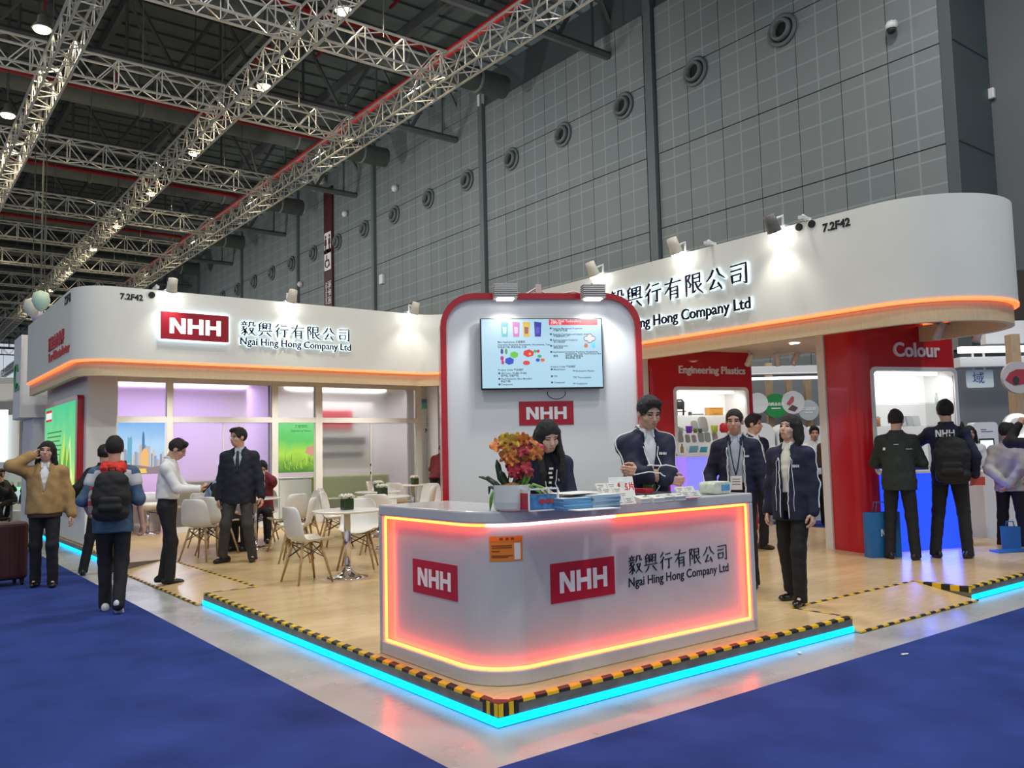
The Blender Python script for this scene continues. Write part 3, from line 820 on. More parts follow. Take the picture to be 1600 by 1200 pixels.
# four pouches and the two product groups on the slide
for u, c1, c2 in ((.19, (.15, .60, .68), (.75, .92, .95)), (.285, (.72, .18, .60), (.9, .7, .85)), (.37, (.85, .55, .03), (.35, .08, .10)), (.465, (.05, .04, .42), (.12, .10, .65))):
    p = [(-.026, -.062), (.026, -.062), (.034, .062), (-.030, .070)]
    q = MB().prism(p, 0, .0008, M=SM(u, .155)).build('pouch_picture', glow('pouch_%d' % int(u*1000), c1, .85, (.02, .02, .02)), scr)
    MB().prism([(x*.55, y*.45-.008) for x, y in p], .001, .0016, M=SM(u, .155)).build('pouch_label', glow('pouchl_%d' % int(u*1000), c2, .85, (.02, .02, .02)), q)
for i, (u, v, rx, ry, c1) in enumerate(((.165, .47, .012, .026, (.02, .03, .35)), (.20, .47, .012, .026, (.05, .40, .06)), (.265, .52, .035, .030, (.15, .60, .03)), (.165, .57, .016, .022, (.55, .02, .25)), (.225, .61, .038, .034, (.02, .06, .60)), (.17, .63, .014, .018, (.6, .05, .2)),
        (.385, .50, .046, .034, (.75, .02, .03)), (.395, .51, .010, .012, (.95, .6, .05)), (.44, .47, .014, .014, (.05, .45, .1)), (.465, .47, .014, .014, (.7, .03, .05)), (.475, .545, .018, .015, (.05, .45, .12)), (.365, .64, .032, .02, (.7, .05, .05)), (.46, .60, .018, .016, (.02, .10, .6)), (.50, .60, .02, .015, (.8, .15, .03)))):
    MB().prism([(rx*math.cos(a)*(1 if i % 2 else 1.1), ry*math.sin(a)) for a in np.linspace(.4, 2*PI+.4, 9 if i % 2 else 7)[:-1]], 0, .0008+.0001*i, M=SM(u, v)).build('product_picture', glow('prod_%d' % i, c1, .9, (.02, .02, .02)), scr)
cl = MB()
for x, y, r_ in ((-.03, 0, .022), (0, .015, .028), (.03, 0, .022), (0, -.008, .03)):
    cl.prism([(x+r_*math.cos(a), y+r_*math.sin(a)) for a in np.linspace(0, 2*PI, 15)[:-1]], 0, .0006, 0, SM(.90, .29)); cl.prism([(x+(r_-.005)*math.cos(a), y+(r_-.005)*math.sin(a)) for a in np.linspace(0, 2*PI, 15)[:-1]], .0007, .001, 1, SM(.90, .29))
cl.prism([(-.035+.018*math.cos(a), -.055+.018*math.sin(a)) for a in np.linspace(0, 2*PI, 13)[:-1]], 0, .0012, 2, SM(.90, .30)); cl.prism([(.02, -.03), (.045, -.03), (.045, -.055), (.055, -.055), (.032, -.082), (.01, -.055), (.02, -.055)], 0, .0012, 3, SM(.90, .30))
cl.build('cloud_icon', [SINK, SWHT, glow('icon_brown', (.25, .07, .03), .8), glow('icon_blue', (.05, .25, .75), .9)], scr)
# flood lights clamped to the tower top
ALF = mat('lamp_alloy', (.58, .56, .52), .4, metal=.3)
for px, lab in ((789, 'finned floodlight clamped on the tower above the screen header gap'), (926, 'finned floodlight clamped on the tower beside the fascia lettering')):
    al, zz = tower_pt(px, 460, .12)
    w2 = tc_+td*al
    t = thing('tower_spotlight', lab, 'spotlight', (w2[0], w2[1], tz-.035), taz, group='floodlights on the display tower')
    b = MB()
    for k in range(7):
        b.box((0, -.13, -.055+.018*k), (.20, .15-.006*abs(k-3), .009), M=Matrix.Translation((0, 0, .02)))
    b.box((0, -.13, .02), (.18, .12, .11)); b.build('finned_housing', ALF, t, bevel=.002)
    MB().tube([(0, .12, .02), (0, .05, .09), (0, -.1, .09)], .014, 6).box((0, .12, .048), (.08, .08, .03)).build('arm', mat('arm_dark', (.05, .05, .05), .5), t)
    MB().box((0, -.13, -.045), (.14, .10, .008)).build('lens', glow('flood_lens', (1, 1, 1), 8), t)
    lamp_light('tower_flood', 'SPOT', (0, -.20, -.06), 34, (.96, .98, 1), target=(0, .02, -1.0), size=.05, spot=R(120), blend=.7, parent=t)
al = tower_pt(846, 452, .1)[0]; w2 = tc_+td*al-tn*.2
o = MB().tube([(-.25, 0, .05), (-.1, 0, .03), (0, 0, .09), (.12, 0, .02), (.35, .0, .06), (.5, 0, .01)], .009, 5).box((.02, 0, .07), (.05, .05, .1)).build('power_cable', ALF, loc=(w2[0], w2[1], tz-.005), rot=(0, 0, taz)); tag(o, 'loose lamp cable lying on top of the display tower', 'cable')

# ------------------------------------------------------------------ canopy
FB, FT = 3.0, 4.12
front = [(-.30, 15.0), (-.30, 10.60)] + arc(.25, 10.60, .55, 180, 270, 10) + [(1.5, 10.05), (3.5, 10.05), (5.5, 10.05)] + arc(5.5, 9.45, .60, 90, 0, 8) + [(6.1, 8), (6.1, 6), (6.1, 4), (6.1, 2.4)] + arc(7.1, 1.15, 1.0, 180, 360, 20) + [(8.10, 2.8)]
back = [(XE, 2.8), (XE, 15.0)]
def offs(P, d):
    out = []; n = len(P)
    for i, p in enumerate(P):
        a = P[max(0, i-1)]; b = P[min(n-1, i+1)]; dx, dy = b[0]-a[0], b[1]-a[1]; l = math.hypot(dx, dy)
        out.append((p[0]-dy/l*d, p[1]+dx/l*d))
    return out                                    # left of travel = inside
def ribbon(P, o0, o1, z0, z1):
    A = offs(P, o0); B_ = offs(P, o1); n = len(A); mb = MB()
    vs = [(p[0], p[1], z0) for p in A]+[(p[0], p[1], z1) for p in A]+[(p[0], p[1], z1) for p in B_]+[(p[0], p[1], z0) for p in B_]
    fs = []
    for i in range(n-1):
        fs += [(i, i+1, n+i+1, n+i), (n+i, n+i+1, 2*n+i+1, 2*n+i), (2*n+i, 2*n+i+1, 3*n+i+1, 3*n+i), (3*n+i, 3*n+i+1, i+1, i)]
    fs += [(0, n, 2*n, 3*n), (n-1, 4*n-1, 3*n-1, 2*n-1)]
    return mb.add(vs, fs)
can = thing('booth_canopy', 'white curved booth canopy with orange light line and illuminated company name', 'canopy', (0, 0, 0))
fo = ribbon(front, 0, .12, FB, FT).build('fascia', WHITE, can)
m_ = fo.modifiers.new('e', 'EDGE_SPLIT'); m_.split_angle = R(35); fo.data.polygons.foreach_set('use_smooth', [True]*len(fo.data.polygons))
ORL = glow('led_orange', (1.0, .13, .025), 2.2, (1, .4, .2))
ribbon(front, -.008, .06, FB-.036, FB-.004).build('light_line', ORL, can)
TAN = mat('band_wood', (.62, .50, .30), .5, var=.06, scale=12, stretch=(6, 6, .5))
bo = ribbon(front, .05, .13, FB-.25, FB-.046).build('wood_band', TAN, can)
m_ = bo.modifiers.new('e', 'EDGE_SPLIT'); m_.split_angle = R(35); bo.data.polygons.foreach_set('use_smooth', [True]*len(bo.data.polygons))
CREAM = mat('soffit_cream', (.70, .60, .45), .6)
# soffit and roof sheet: strips between the front outline and a back line, so both stay simple quads
ins = offs(front, .10)
def sheet(z0, z1, nm, m):
    P = ins+[(8.0, 2.8), (XE, 2.8), (XE, 15.0)]
    return MB().prism(P, z0, z1).build(nm, m, can)
sheet(FB-.02, FB+.02, 'soffit', CREAM)
# letters on the long left fascia (plane Y = 10.05)
yf = 10.05
HALO = glow('halo_white', (.72, .90, 1.0), 1.9); LTR = mat('letter_dark', (.014, .012, .024), .8, spec=.1); NWH = glow('letter_white_lit', (1, 1, 1), 1.6)
def lit_logo(parent, M, w, h):
    MB().box((0, 0, .03), (w*1.03, h*1.06, .035), M=M).build('logo_halo', glow('halo_logo', (.70, .88, 1.0), 2.8), parent)
    o = MB().box((0, 0, .065), (w, h, .03), M=M).build('logo_box', mat('logo_red_lit', (.30, .008, .02), .35), parent)
    nhh(MB(), w*.75, h*.56, M, .004, z0=.081).build('logo_letters', NWH, o)
def lit_kai(parent, M, width):
    size = width/(6*1.13+1)
    kai(MB(), '毅興行有限公司', size, M, .02, 1.7, 1.13, z0=.012).build('letter_halo', HALO, parent)
    kai(MB(), '毅興行有限公司', size, M, .012, .75, 1.13, z0=.034).build('lettering', LTR, parent)
def lit_text(parent, s, width, M, off=.010):
    v, f = text_geo(s, 1.0, 0, 0); sz = width/(max(p[0] for p in v)-min(p[0] for p in v))
    text('letter_halo', s, sz, M @ Matrix.Translation((0, 0, .02)), HALO, parent, .008, sz*.026)
    text('lettering', s, sz, M @ Matrix.Translation((0, 0, .045)), LTR, parent, .01, sz*off)
a, c_ = PX(249, 510, 1, yf), PX(355, 515, 1, yf); z0_, z1_ = PX(302, 533, 1, yf)[2], PX(302, 491, 1, yf)[2]
lit_logo(can, face_M(((a[0]+c_[0])/2, yf, (z0_+z1_)/2), (1, 0, 0)), c_[0]-a[0], z1_-z0_)
a, c_ = PX(374, 515, 1, yf), PX(546, 530, 1, yf); zk0 = PX(374, 527, 1, yf)[2]
lit_kai(can, face_M((a[0], yf, zk0+.02), (1, 0, 0)), (c_[0]-a[0]))
lit_text(can, 'Ngai Hing Hong Company Ltd', c_[0]-a[0], face_M(((a[0]+c_[0])/2, yf, PX(460, 539, 1, yf)[2]), (1, 0, 0)))
a, c_ = PX(188, 463, 1, yf), PX(223, 465, 1, yf)
fit_text('7.2F42', c_[0]-a[0], face_M(((a[0]+c_[0])/2, yf-.004, a[2]), (1, 0, 0)), INK, can, .004, .03)
MB().lathe([(0, 0), (.05, 0), (.05, .02), (0, .02)], 16, M=face_M((PX(237, 461, 1, yf)[0], yf, PX(237, 461, 1, yf)[2]), (1, 0, 0))).build('cable_hole', BLK, can)
# letters on the long right fascia (plane X = 6.1), mostly hidden by the tower
xf = 6.1
def xM(y, z, l=0): return frame_M((xf-l, y, z), (0, -1, 0), (0, 0, 1))
yR = PX(1174, 440, 0, xf)[1]; yh = PX(1010, 505, 0, xf)[1]
kw = abs(PX(1040, 470, 0, xf)[1]-PX(1174, 440, 0, xf)[1])/(4*1.13)*1.02          # cell of one character
size = kw; wk = size*(6*1.13+1)
zk = PX(1157, 449, 0, xf)[2]
lit_kai(can, xM(yR+wk, zk), wk)
lit_text(can, 'Ngai Hing Hong Company Ltd', wk*1.0, xM(yR+wk/2, PX(1100, 488, 0, xf)[2]))
a, c_ = PX(1286, 356, 0, xf), PX(1328, 347, 0, xf)
fit_text('7.2F42', abs(c_[1]-a[1]), xM((a[1]+c_[1])/2, PX(1307, 352, 0, xf)[2], .004), INK, can, .004, .03)
for px, py in ((1269, 350), (1249, 355)):
    p = PX(px, py, 0, xf); MB().lathe([(0, 0), (.045, 0), (.045, .02), (0, .02)], 16, M=xM(p[1], p[2])).build('cable_hole', BLK, can)
# red slogan on the aisle side of the canopy (plane X = -0.3)
def sM(y, z): return frame_M((-.304, y, z), (0, -1, 0), (0, 0, 1))
a, c_ = PX(76, 540, 0, -.3), PX(110, 540, 0, -.3)
SLR = mat('slogan_red', (.50, .03, .04), .5)
fit_text('顶级合作伙伴', abs(a[1]-c_[1])*.72, sM((a[1]*.62+c_[1]*.38), PX(88, 534, 0, -.3)[2]), SLR, can, .01, .03)
fit_text('Your Ultimate Partner', abs(a[1]-c_[1])*.95, sM((a[1]+c_[1])/2, PX(92, 552, 0, -.3)[2]), SLR, can, .01, .02)
fit_text('7.2F42', .5, sM(PX(106, 468, 0, -.3)[1], PX(106, 468, 0, -.3)[2]), INK, can, .004, .02)
# clip-on spotlights along the fascia
def clip_spot(px, py, ax, v, lab, body, e=14):
    p = PX(px, py, ax, v)
    out = np.array([0, -1, 0]) if ax == 1 else np.array([-1, 0, 0])
    rz = 0 if ax == 1 else -PI/2
    t = thing('fascia_spotlight', lab, 'spotlight', tuple(p), rz, group='clip spotlights on the fascia')
    hz = FT-p[2]
    MB().box((.0, .28, hz+.015), (.12, .14, .03)).tube([(0, .26, hz+.03), (0, .26, hz+.16), (0, .12, hz+.10)], .016, 6).build('clamp', GW, t)
    Ms = Matrix.Translation((0, .06, .07)) @ Matrix.Rotation(R(28), 4, 'X')
    MB().lathe([(0, .17), (.07, .165), (.075, .06), (.085, -.02), (.09, -.05), (.07, -.05)], 16, M=Ms).build('lamp_body', body, t, smooth=True)
    MB().lathe([(.078, -.045), (.076, -.075), (.05, -.10), (0, -.11)], 16, M=Ms).build('lens', glow('spot_lens', (1, .98, .92), 22), t, smooth=True)
    lamp_light('fascia_light', 'SPOT', (0, -.10, -.10), e, (1, .97, .9), target=(0, .30, -.85), size=.06, spot=R(95), blend=.8, parent=t)
SPB = mat('spot_cream', (.60, .56, .46), .4); SPD = mat('spot_grey', (.12, .12, .11), .4)
clip_spot(270, 457, 1, yf-.22, 'clip spotlight above the red logo on the window side fascia', SPB)
clip_spot(458, 473, 1, yf-.22, 'clip spotlight above the white company name on the window side fascia', SPB)
clip_spot(650, 491, 1, yf-.30, 'clip spotlight at the inner corner beside the tower', SPB)
clip_spot(923, 432, 0, xf-.22, 'clip spotlight on the fascia just above the tower', SPB)
clip_spot(1051, 397, 0, xf-.22, 'cream clip spotlight above the character row on the fascia', SPB)
clip_spot(1204, 364, 0, xf-.22, 'dark clip spotlight beside the booth number', SPD)
# unlit bracket lamps
for px, py, ax, v, lab in ((1254, 352, 0, xf-.08, 'small unlit bracket lamp beside the booth number'), (1106, 390, 0, xf-.08, 'small unlit bracket lamp between two lit clip spotlights'), (245, 456, 1, yf-.08, 'small unlit bracket lamp next to the booth number at the window side')):
    p = PX(px, py, ax, v)
    o = MB().box((0, .05, FT-p[2]+.03), (.05, .2, .04)).tube([(0, -.03, FT-p[2]), (0, .02, FT-p[2]+.06), (0, .1, FT-p[2]+.04)], .02, 6).build('fascia_spotlight', GW, loc=tuple(p), rot=(0, 0, 0 if ax == 1 else -PI/2)); tag(o, lab, 'spotlight')

# ------------------------------------------------------------------ window side room
YWL = 12.3
FRM = mat('frame_white', (.78, .77, .73), .5)
col_ = thing('corner_column', 'white corner column beside the green lightbox', 'column', (0, 0, 0))
MB().prism([(0.04, 11.1), (.5, 11.1), (.5, 14.9), (.04, 14.9)], ZP, FB-.02).build('shaft', FRM, col_, bevel=.03)
fr = thing('window_wall', 'white framed wall of frosted glass panes facing the chairs', 'partition', (0, 0, 0))
xs = {}
def wx(px, py=640): return PX(px, py, 1, YWL)[0]
ztop = FB-.02; zbar0, zbar1 = 2.13, 2.235
posts = [(.50, wx(184)), (wx(260.6), wx(271)), (wx(425), wx(435)), (wx(493.5), wx(504)), (wx(651), wx(659))]
for a, c_ in posts: MB().bb((a, YWL, ZP), (c_, YWL+.12, ztop)).build('post', FRM, fr, bevel=.006)
pz0, pz1 = 2.86, ztop
for i in range(4):
    a, c_ = posts[i][1], posts[i+1][0]
    MB().bb((a, YWL+.004, 2.86), (c_, YWL+.11, ztop)).build('header', FRM, fr)
    MB().bb((a, YWL+.004, zbar0), (c_, YWL+.11, zbar1)).build('transom_bar', FRM, fr)
def frost(nm, col, rough):
    m = mat(nm, col, rough, trans=1.0, ior=1.02, spec=.2); return m
FRO = mat('glass_frosted', (.90, .92, .95), .62, trans=.90, ior=1.03)
for i in range(4):
    a, c_ = posts[i][1], posts[i+1][0]
    MB().bb((a, YWL+.05, zbar1), (c_, YWL+.058, 2.86)).build('pane', FRO, fr)
    if i in (1, 3):
        MB().bb((a, YWL+.004, ZP), (c_, YWL+.11, ZP+.10)).build('bottom_rail', FRM, fr)
        mid = wx(350.5 if i == 1 else 581); 
        MB().bb((a, YWL+.05, ZP+.10), (mid-.008, YWL+.058, zbar0)).build('pane', FRO, fr); MB().bb((mid+.008, YWL+.05, ZP+.10), (c_, YWL+.058, zbar0)).build('pane', FRO, fr)
        MB().bb((mid-.012, YWL+.045, ZP+.1), (mid+.012, YWL+.063, zbar0)).build('mullion', FRM, fr)
        MB().bb((mid-.03, YWL+.02, 1.22), (mid-.015, YWL+.045, 1.27)).bb((mid-.03, YWL+.02, 1.05), (mid-.015, YWL+.045, 1.10)).build('door_pull', INK, fr)
# room behind the panes
ROOMW = mat('room_white', (.72, .72, .72), .6)
struct(MB().bb((.5, 14.6, ZP), (7.6, 14.7, FB-.02)).build('wall_room_back', ROOMW))
struct(MB().bb((7.5, 12.42, ZP), (7.6, 14.6, FB-.02)).build('wall_room_side', ROOMW))
for i in (0, 2):
    a, c_ = posts[i][1], posts[i+1][0]
    if i == 2: struct(MB().bb((a-.16, YWL+.13, ZP), (a-.06, 13.6, FB-.04)).build('wall_alcove', ROOMW))
PUR = (.62, .40, 1.0)
L_ = thing('ceiling_strip_lamp', 'violet strip lamp on the ceiling of the frosted room', 'lamp', (2.1, 13.6, FB-.06))
MB().box((0, 0, 0), (3.0, .12, .05)).build('diffuser', glow('violet_glow', (.72, .45, 1.0), 5), L_)
lamp_light('violet_light', 'AREA', (0, 0, -.04), 75, (.70, .48, 1.0), target=(0, 0, -3), size=(2.8, .3), parent=L_)
L_ = thing('ceiling_strip_lamp', 'white strip lamp on the ceiling behind the far frosted panes', 'lamp', (5.6, 13.6, FB-.06))
MB().box((0, 0, 0), (2.4, .12, .05)).build('diffuser', glow('whiteroom_glow', (1, .97, .92), 5), L_)
lamp_light('room_light', 'AREA', (0, 0, -.04), 62, (1, .92, .93), target=(0, 0, -3), size=(2.2, .3), parent=L_)
# green bench, pale cabinets and picture behind the frosted panes
GRN = mat('bench_green', (.42, .50, .10), .7)
for a, c_, lab in ((posts[1][1]+.1, posts[2][0]-.1, 'green padded bench behind the violet frosted panes'), (posts[3][1]+.1, posts[4][0]-.2, 'green padded bench behind the far frosted panes')):
    t = thing('padded_bench', lab, 'bench', ((a+c_)/2, 12.95, ZP))
    MB().box((0, 0, .22), (c_-a, .62, .44)).build('seat', GRN, t, bevel=.03); MB().box((0, .32, .45), (c_-a, .12, .9)).build('backrest', GRN, t, bevel=.03)
t = thing('wall_poster', 'blurred red logo poster on the wall behind the frosted panes', 'poster', (5.75, 13.75, 1.9))
MB().box((0, 0, 0), (1.6, .04, 1.5)).build('board', mat('board_white', (.75, .75, .75), .6), t); MB().box((-.1, -.03, .35), (.75, .02, .42)).build('logo_plate', LOGOR, t); MB().box((0, -.03, -.12), (1.2, .02, .16)).build('print_line', INK, t)
MB().box((0, -.03, -.42), (1.1, .02, .1)).build('print_line', INK, t)
# skyline lightbox
def lightbox(a, c_, z0, z1, y, lab):
    t = thing('wall_lightbox', lab, 'lightbox', ((a+c_)/2, y, z0))
    w_, h_ = c_-a, z1-z0
    MB().box((0, .05, h_/2), (w_, .1, h_)).build('case', FRM, t)
    return t, w_, h_
def flat(t, w_, h_, poly, m, nm, k):
    return MB().prism([(x*w_, y*h_) for x, y in poly], 0, .0010, M=frame_M((0, -.0015*k-.001, 0), (1, 0, 0), (0, 0, 1))).build(nm, m, t)
def grad_mat(nm, stops, s, axis=2, length=1.0):
    m = mat(nm, (.02, .02, .02), .4); nt = m.node_tree; b = nt.nodes['Principled BSDF']
    tc = nt.nodes.new('ShaderNodeTexCoord'); sp = nt.nodes.new('ShaderNodeSeparateXYZ'); dv = nt.nodes.new('ShaderNodeMath'); dv.operation = 'DIVIDE'; dv.inputs[1].default_value = length
    cr = nt.nodes.new('ShaderNodeValToRGB')
    nt.links.new(tc.outputs['Object'], sp.inputs[0]); nt.links.new(sp.outputs[axis], dv.inputs[0])
    nz = nt.nodes.new('ShaderNodeTexNoise'); nz.inputs['Scale'].default_value = 3.5; nz.inputs['Detail'].default_value = 5
    ad = nt.nodes.new('ShaderNodeMath'); ad.operation = 'MULTIPLY_ADD'; ad.inputs[1].default_value = .35; 
    nt.links.new(tc.outputs['Object'], nz.inputs['Vector']); nt.links.new(nz.outputs[0], ad.inputs[0]); nt.links.new(dv.outputs[0], ad.inputs[2])
    sb = nt.nodes.new('ShaderNodeMath'); sb.operation = 'SUBTRACT'; sb.inputs[1].default_value = .175
    nt.links.new(ad.outputs[0], sb.inputs[0]); nt.links.new(sb.outputs[0], cr.inputs[0])
    while len(cr.color_ramp.elements) > 1: cr.color_ramp.elements.remove(cr.color_ramp.elements[0])
    cr.color_ramp.elements[0].position = stops[0][0]; cr.color_ramp.elements[0].color = (*stops[0][1], 1)
    for p_, c in stops[1:]: e = cr.color_ramp.elements.new(p_); e.color = (*c, 1)
    nt.links.new(cr.outputs[0], b.inputs['Emission Color']); b.inputs['Emission Strength'].default_value = s
    return m
yl = 12.75
ax0, ax1 = PX(176, 690, 1, yl)[0], PX(262, 690, 1, yl)[0]; zz0, zz1 = PX(222, 741, 1, yl)[2], PX(222, 652, 1, yl)[2]
t, w_, h_ = lightbox(ax0, ax1, zz0, zz1, yl, 'lit city skyline photograph above the white desk')
flat(t, w_, h_, [(-.49, .0), (.49, .0), (.49, 1), (-.49, 1)], grad_mat('sky_print', [(0, (.45, .62, .80)), (.5, (.45, .68, .92)), (1, (.16, .42, .82))], 1.0, 2, h_), 'sky_print', 1)
def gl(n, c, s=.9): return glow(n, c, s, (.02, .02, .02))
rg = random.Random(11)
for i in range(26):
    x = -.47+.94*i/26+rg.uniform(-.01, .01); hh = rg.uniform(.12, .33)+.1*math.exp(-((x-.05)/.15)**2); ww = rg.uniform(.03, .05)
    flat(t, w_, h_, [(x, .1), (x+ww, .1), (x+ww, .1+hh), (x+ww*.5, .1+hh+.02), (x, .1+hh)], gl('tower_print_%d' % (i % 5), [(.30, .38, .55), (.45, .47, .55), (.62, .52, .45), (.25, .33, .5), (.70, .60, .45)][i % 5]), 'building_print', 2+(i % 3)*.4)
flat(t, w_, h_, [(.02, .2), (.075, .2), (.072, .6), (.06, .72), (.045, .76), (.03, .72), (.022, .6)], gl('tall_tower_print', (.06, .20, .48)), 'building_print', 4)
flat(t, w_, h_, [(-.25, .2), (-.16, .2), (-.155, .62), (-.17, .68), (-.19, .64), (-.22, .64), (-.235, .68)], gl('opener_print', (.15, .45, .62)), 'building_print', 4)
flat(t, w_, h_, [(0, .12), (.14, .12), (.14, .36), (.1, .46), (.05, .44), (.0, .36)], gl('gold_print', (.95, .55, .18)), 'building_print', 4.6)
flat(t, w_, h_, [(-.49, 0), (.49, 0), (.49, .16), (.2, .12), (-.1, .17), (-.3, .13), (-.49, .15)], gl('river_print', (.30, .24, .26)), 'riverbank_print', 5)
flat(t, w_, h_, [(-.05, .02), (.12, .02), (.10, .1), (-.04, .1)], gl('river_gold', (1.0, .65, .12)), 'reflection_print', 5.6)
lamp_light('skyline_light', 'AREA', (0, -.06, h_/2), 5, (.75, .88, 1), target=(0, -3, h_/2), size=(w_*.9, h_*.9), parent=t)
# green plant lightbox
ax0, ax1 = PX(432, 700, 1, yl)[0], PX(500, 700, 1, yl)[0]; zz0, zz1 = PX(465, 738, 1, yl)[2], PX(465, 654, 1, yl)[2]
t, w_, h_ = lightbox(ax0, ax1, zz0, zz1, yl, 'lit green plant photograph with a magnifying lens and hand')
flat(t, w_, h_, [(-.49, .0), (.49, .0), (.49, 1), (-.49, 1)], grad_mat('green_print', [(0, (.05, .22, .03)), (.35, (.45, .75, .08)), (.6, (.12, .62, .14)), (1, (.25, .78, .30))], .95, 2, h_), 'leaf_print', 1)
for i in range(40):
    x = rg.uniform(-.46, .46); y0_ = rg.uniform(.0, .18); L2 = rg.uniform(.1, .24); an = rg.uniform(.7, 2.4); 
    flat(t, w_, h_, [(x, y0_), (x+.045*math.cos(an+1.2), y0_+.05), (x+L2*.6*math.cos(an), y0_+L2*math.sin(an)), (x-.03, y0_+.05)], gl('leafp_%d' % (i % 4), [(.55, .72, .05), (.10, .35, .03), (.75, .80, .10), (.04, .20, .02)][i % 4]), 'leaf_print', 2+(i % 6)*.25)
flat(t, w_, h_, [(.15, .36), (.3, .30), (.49, .24), (.49, .46), (.35, .50), (.18, .46)], gl('hand_print', (.72, .35, .26)), 'hand_print', 4)
flat(t, w_, h_, [(.45+.10*math.cos(a_), .58+.17*math.sin(a_)) for a_ in np.linspace(PI*.55, PI*1.45, 9)]+[(.49, .42), (.49, .74)], gl('lens_rim', (.02, .12, .03)), 'lens_print', 4.3)
flat(t, w_, h_, [(.47+.09*math.cos(a_), .58+.13*math.sin(a_)) for a_ in np.linspace(PI*.6, PI*1.4, 9)]+[(.49, .46), (.49, .70)], gl('lens_glass', (.55, .75, .80)), 'lens_print', 4.7)
text('poster_text', '工程塑料', .07, frame_M((.05, -.009, h_*.85), (1, 0, 0), (0, 0, 1)), gl('poster_ink', (.02, .12, .02), .6), t, 0); text('poster_text', 'Engineering Plastics', .055, frame_M((.05, -.009, h_*.77), (1, 0, 0), (0, 0, 1)), gl('poster_ink', (.02, .12, .02), .6), t, 0)
# what stands below the two lightboxes
t = thing('white_desk', 'white built-in desk below the skyline photograph', 'desk', ((ax0*0+PX(222, 700, 1, yl)[0]), 12.75, ZP))
MB().box((0, .25, .70), (.92, .55, .05)).build('desktop', FRM, t, bevel=.01); MB().box((0, .45, .34), (.9, .1, .68)).build('modesty_panel', FRM, t)
t = thing('wall_cabinet', 'pale cabinet below the green plant photograph', 'cabinet', (PX(465, 700, 1, yl)[0], 12.9, ZP))
MB().box((0, .15, .45), (.75, .3, .9)).build('body', mat('cab_pale', (.62, .66, .66), .4), t, bevel=.01); MB().box((0, -.01, .45), (.66, .02, .8)).build('door', mat('cab_pale', (.62, .66, .66), .4), t, bevel=.005)
# bar stool by the desk
p = onz(227, 828, ZP)
t = thing('bar_stool', 'white swivel stool with chrome foot in front of the desk', 'stool', (1.33, 12.45, ZP))
CHR = mat('chrome', (.72, .72, .74), .12, metal=1.0)
MB().lathe([(.20, 0), (.20, .012), (.05, .03), (.03, .05)], 24).build('base', CHR, t, smooth=True); MB().tube([(0, 0, .03), (0, 0, .45)], .025, 10).build('pole', CHR, t, smooth=True)
MB().lathe([(0, .42), (.14, .44), (.21, .50), (.22, .56), (.20, .57), (.12, .53), (0, .52)], 24).build('seat', FRM, t, smooth=True); MB().grid([[(.22*math.cos(a_), .22*math.sin(a_), .55+hh_) for a_ in np.linspace(.2, PI-.2, 10)] for hh_ in (0, .1, .17)]).build('backrest', FRM, t, smooth=True, solid=.02)
MB().tube([(0, 0, .4), (.14, -.03, .38), (.16, -.03, .34)], .008, 5).build('lever', INK, t)
# aisle-side lightbox on the column, plane X = 0.0
t = thing('wall_lightbox', 'red framed green plant lightbox on the aisle side of the column', 'lightbox', (0.03, 0, 0), 0)
ya, yb = 11.28, PX(74, 700, 0, 0)[1]; za, zb2 = PX(123, 788, 0, 0)[2], PX(123, 618, 0, 0)[2]
ym = (ya+yb)/2; lw, lh = yb-ya, zb2-za
def aM(y, z, l): return frame_M((-l, y, z), (0, -1, 0), (0, 0, 1))
MB().prism(rrect(lw, lh, .08), -.02, .09, M=aM(ym, (za+zb2)/2, 0)).build('frame', RIM, t)
MB().prism(rrect(lw-.26, lh-.16, .05), .09, .094, M=aM(ym, (za+zb2)/2, 0)).build('picture', grad_mat('green_print2', [(0, (.10, .30, .04)), (.45, (.75, .90, .15)), (.6, (.22, .72, .20)), (1, (.02, .55, .22))], .95, 2, 2.4), t)
def af(poly, m, nm, k): MB().prism([(x*(lw-.26), y*(lh-.16)) for x, y in poly], .094+.001*k, .095+.001*k, M=aM(ym, (za+zb2)/2, 0)).build(nm, m, t)
af([(-.46, .34), (-.25, .34), (-.25, .47), (-.46, .47)], gl('white_print', (.9, .9, .9)), 'logo_print', 1); af([(-.46, .44), (-.25, .44), (-.25, .47), (-.46, .47)], gl('red_print', (.6, .02, .04)), 'logo_print', 2); af([(-.46, .34), (-.25, .34), (-.25, .365), (-.46, .365)], gl('red_print', (.6, .02, .04)), 'logo_print', 2)
for i in range(14):
    x = rg.uniform(.05, .42); y0_ = rg.uniform(-.45, -.2); L2 = rg.uniform(.15, .45)
    af([(x, y0_), (x+.05, y0_+L2*.4), (x+.02, y0_+L2), (x-.05, y0_+L2*.45)], gl('leafq_%d' % (i % 3), [(.65, .80, .10), (.12, .45, .06), (.85, .90, .45)][i % 3]), 'leaf_print', 2+i*.2)
for i in range(6): af([(-.4, .2-.05*i), (.1-.03*(i % 3), .2-.05*i), (.1-.03*(i % 3), .215-.05*i), (-.4, .215-.05*i)], gl('print_ink_green', (.10, .35, .06), .6), 'print_line', 2)
lamp_light('lightbox_glow', 'AREA', (-.14, ym, (za+zb2)/2), 8, (.8, 1, .75), target=(-3, ym, (za+zb2)/2), size=(lw*.7, lh*.7), parent=t)
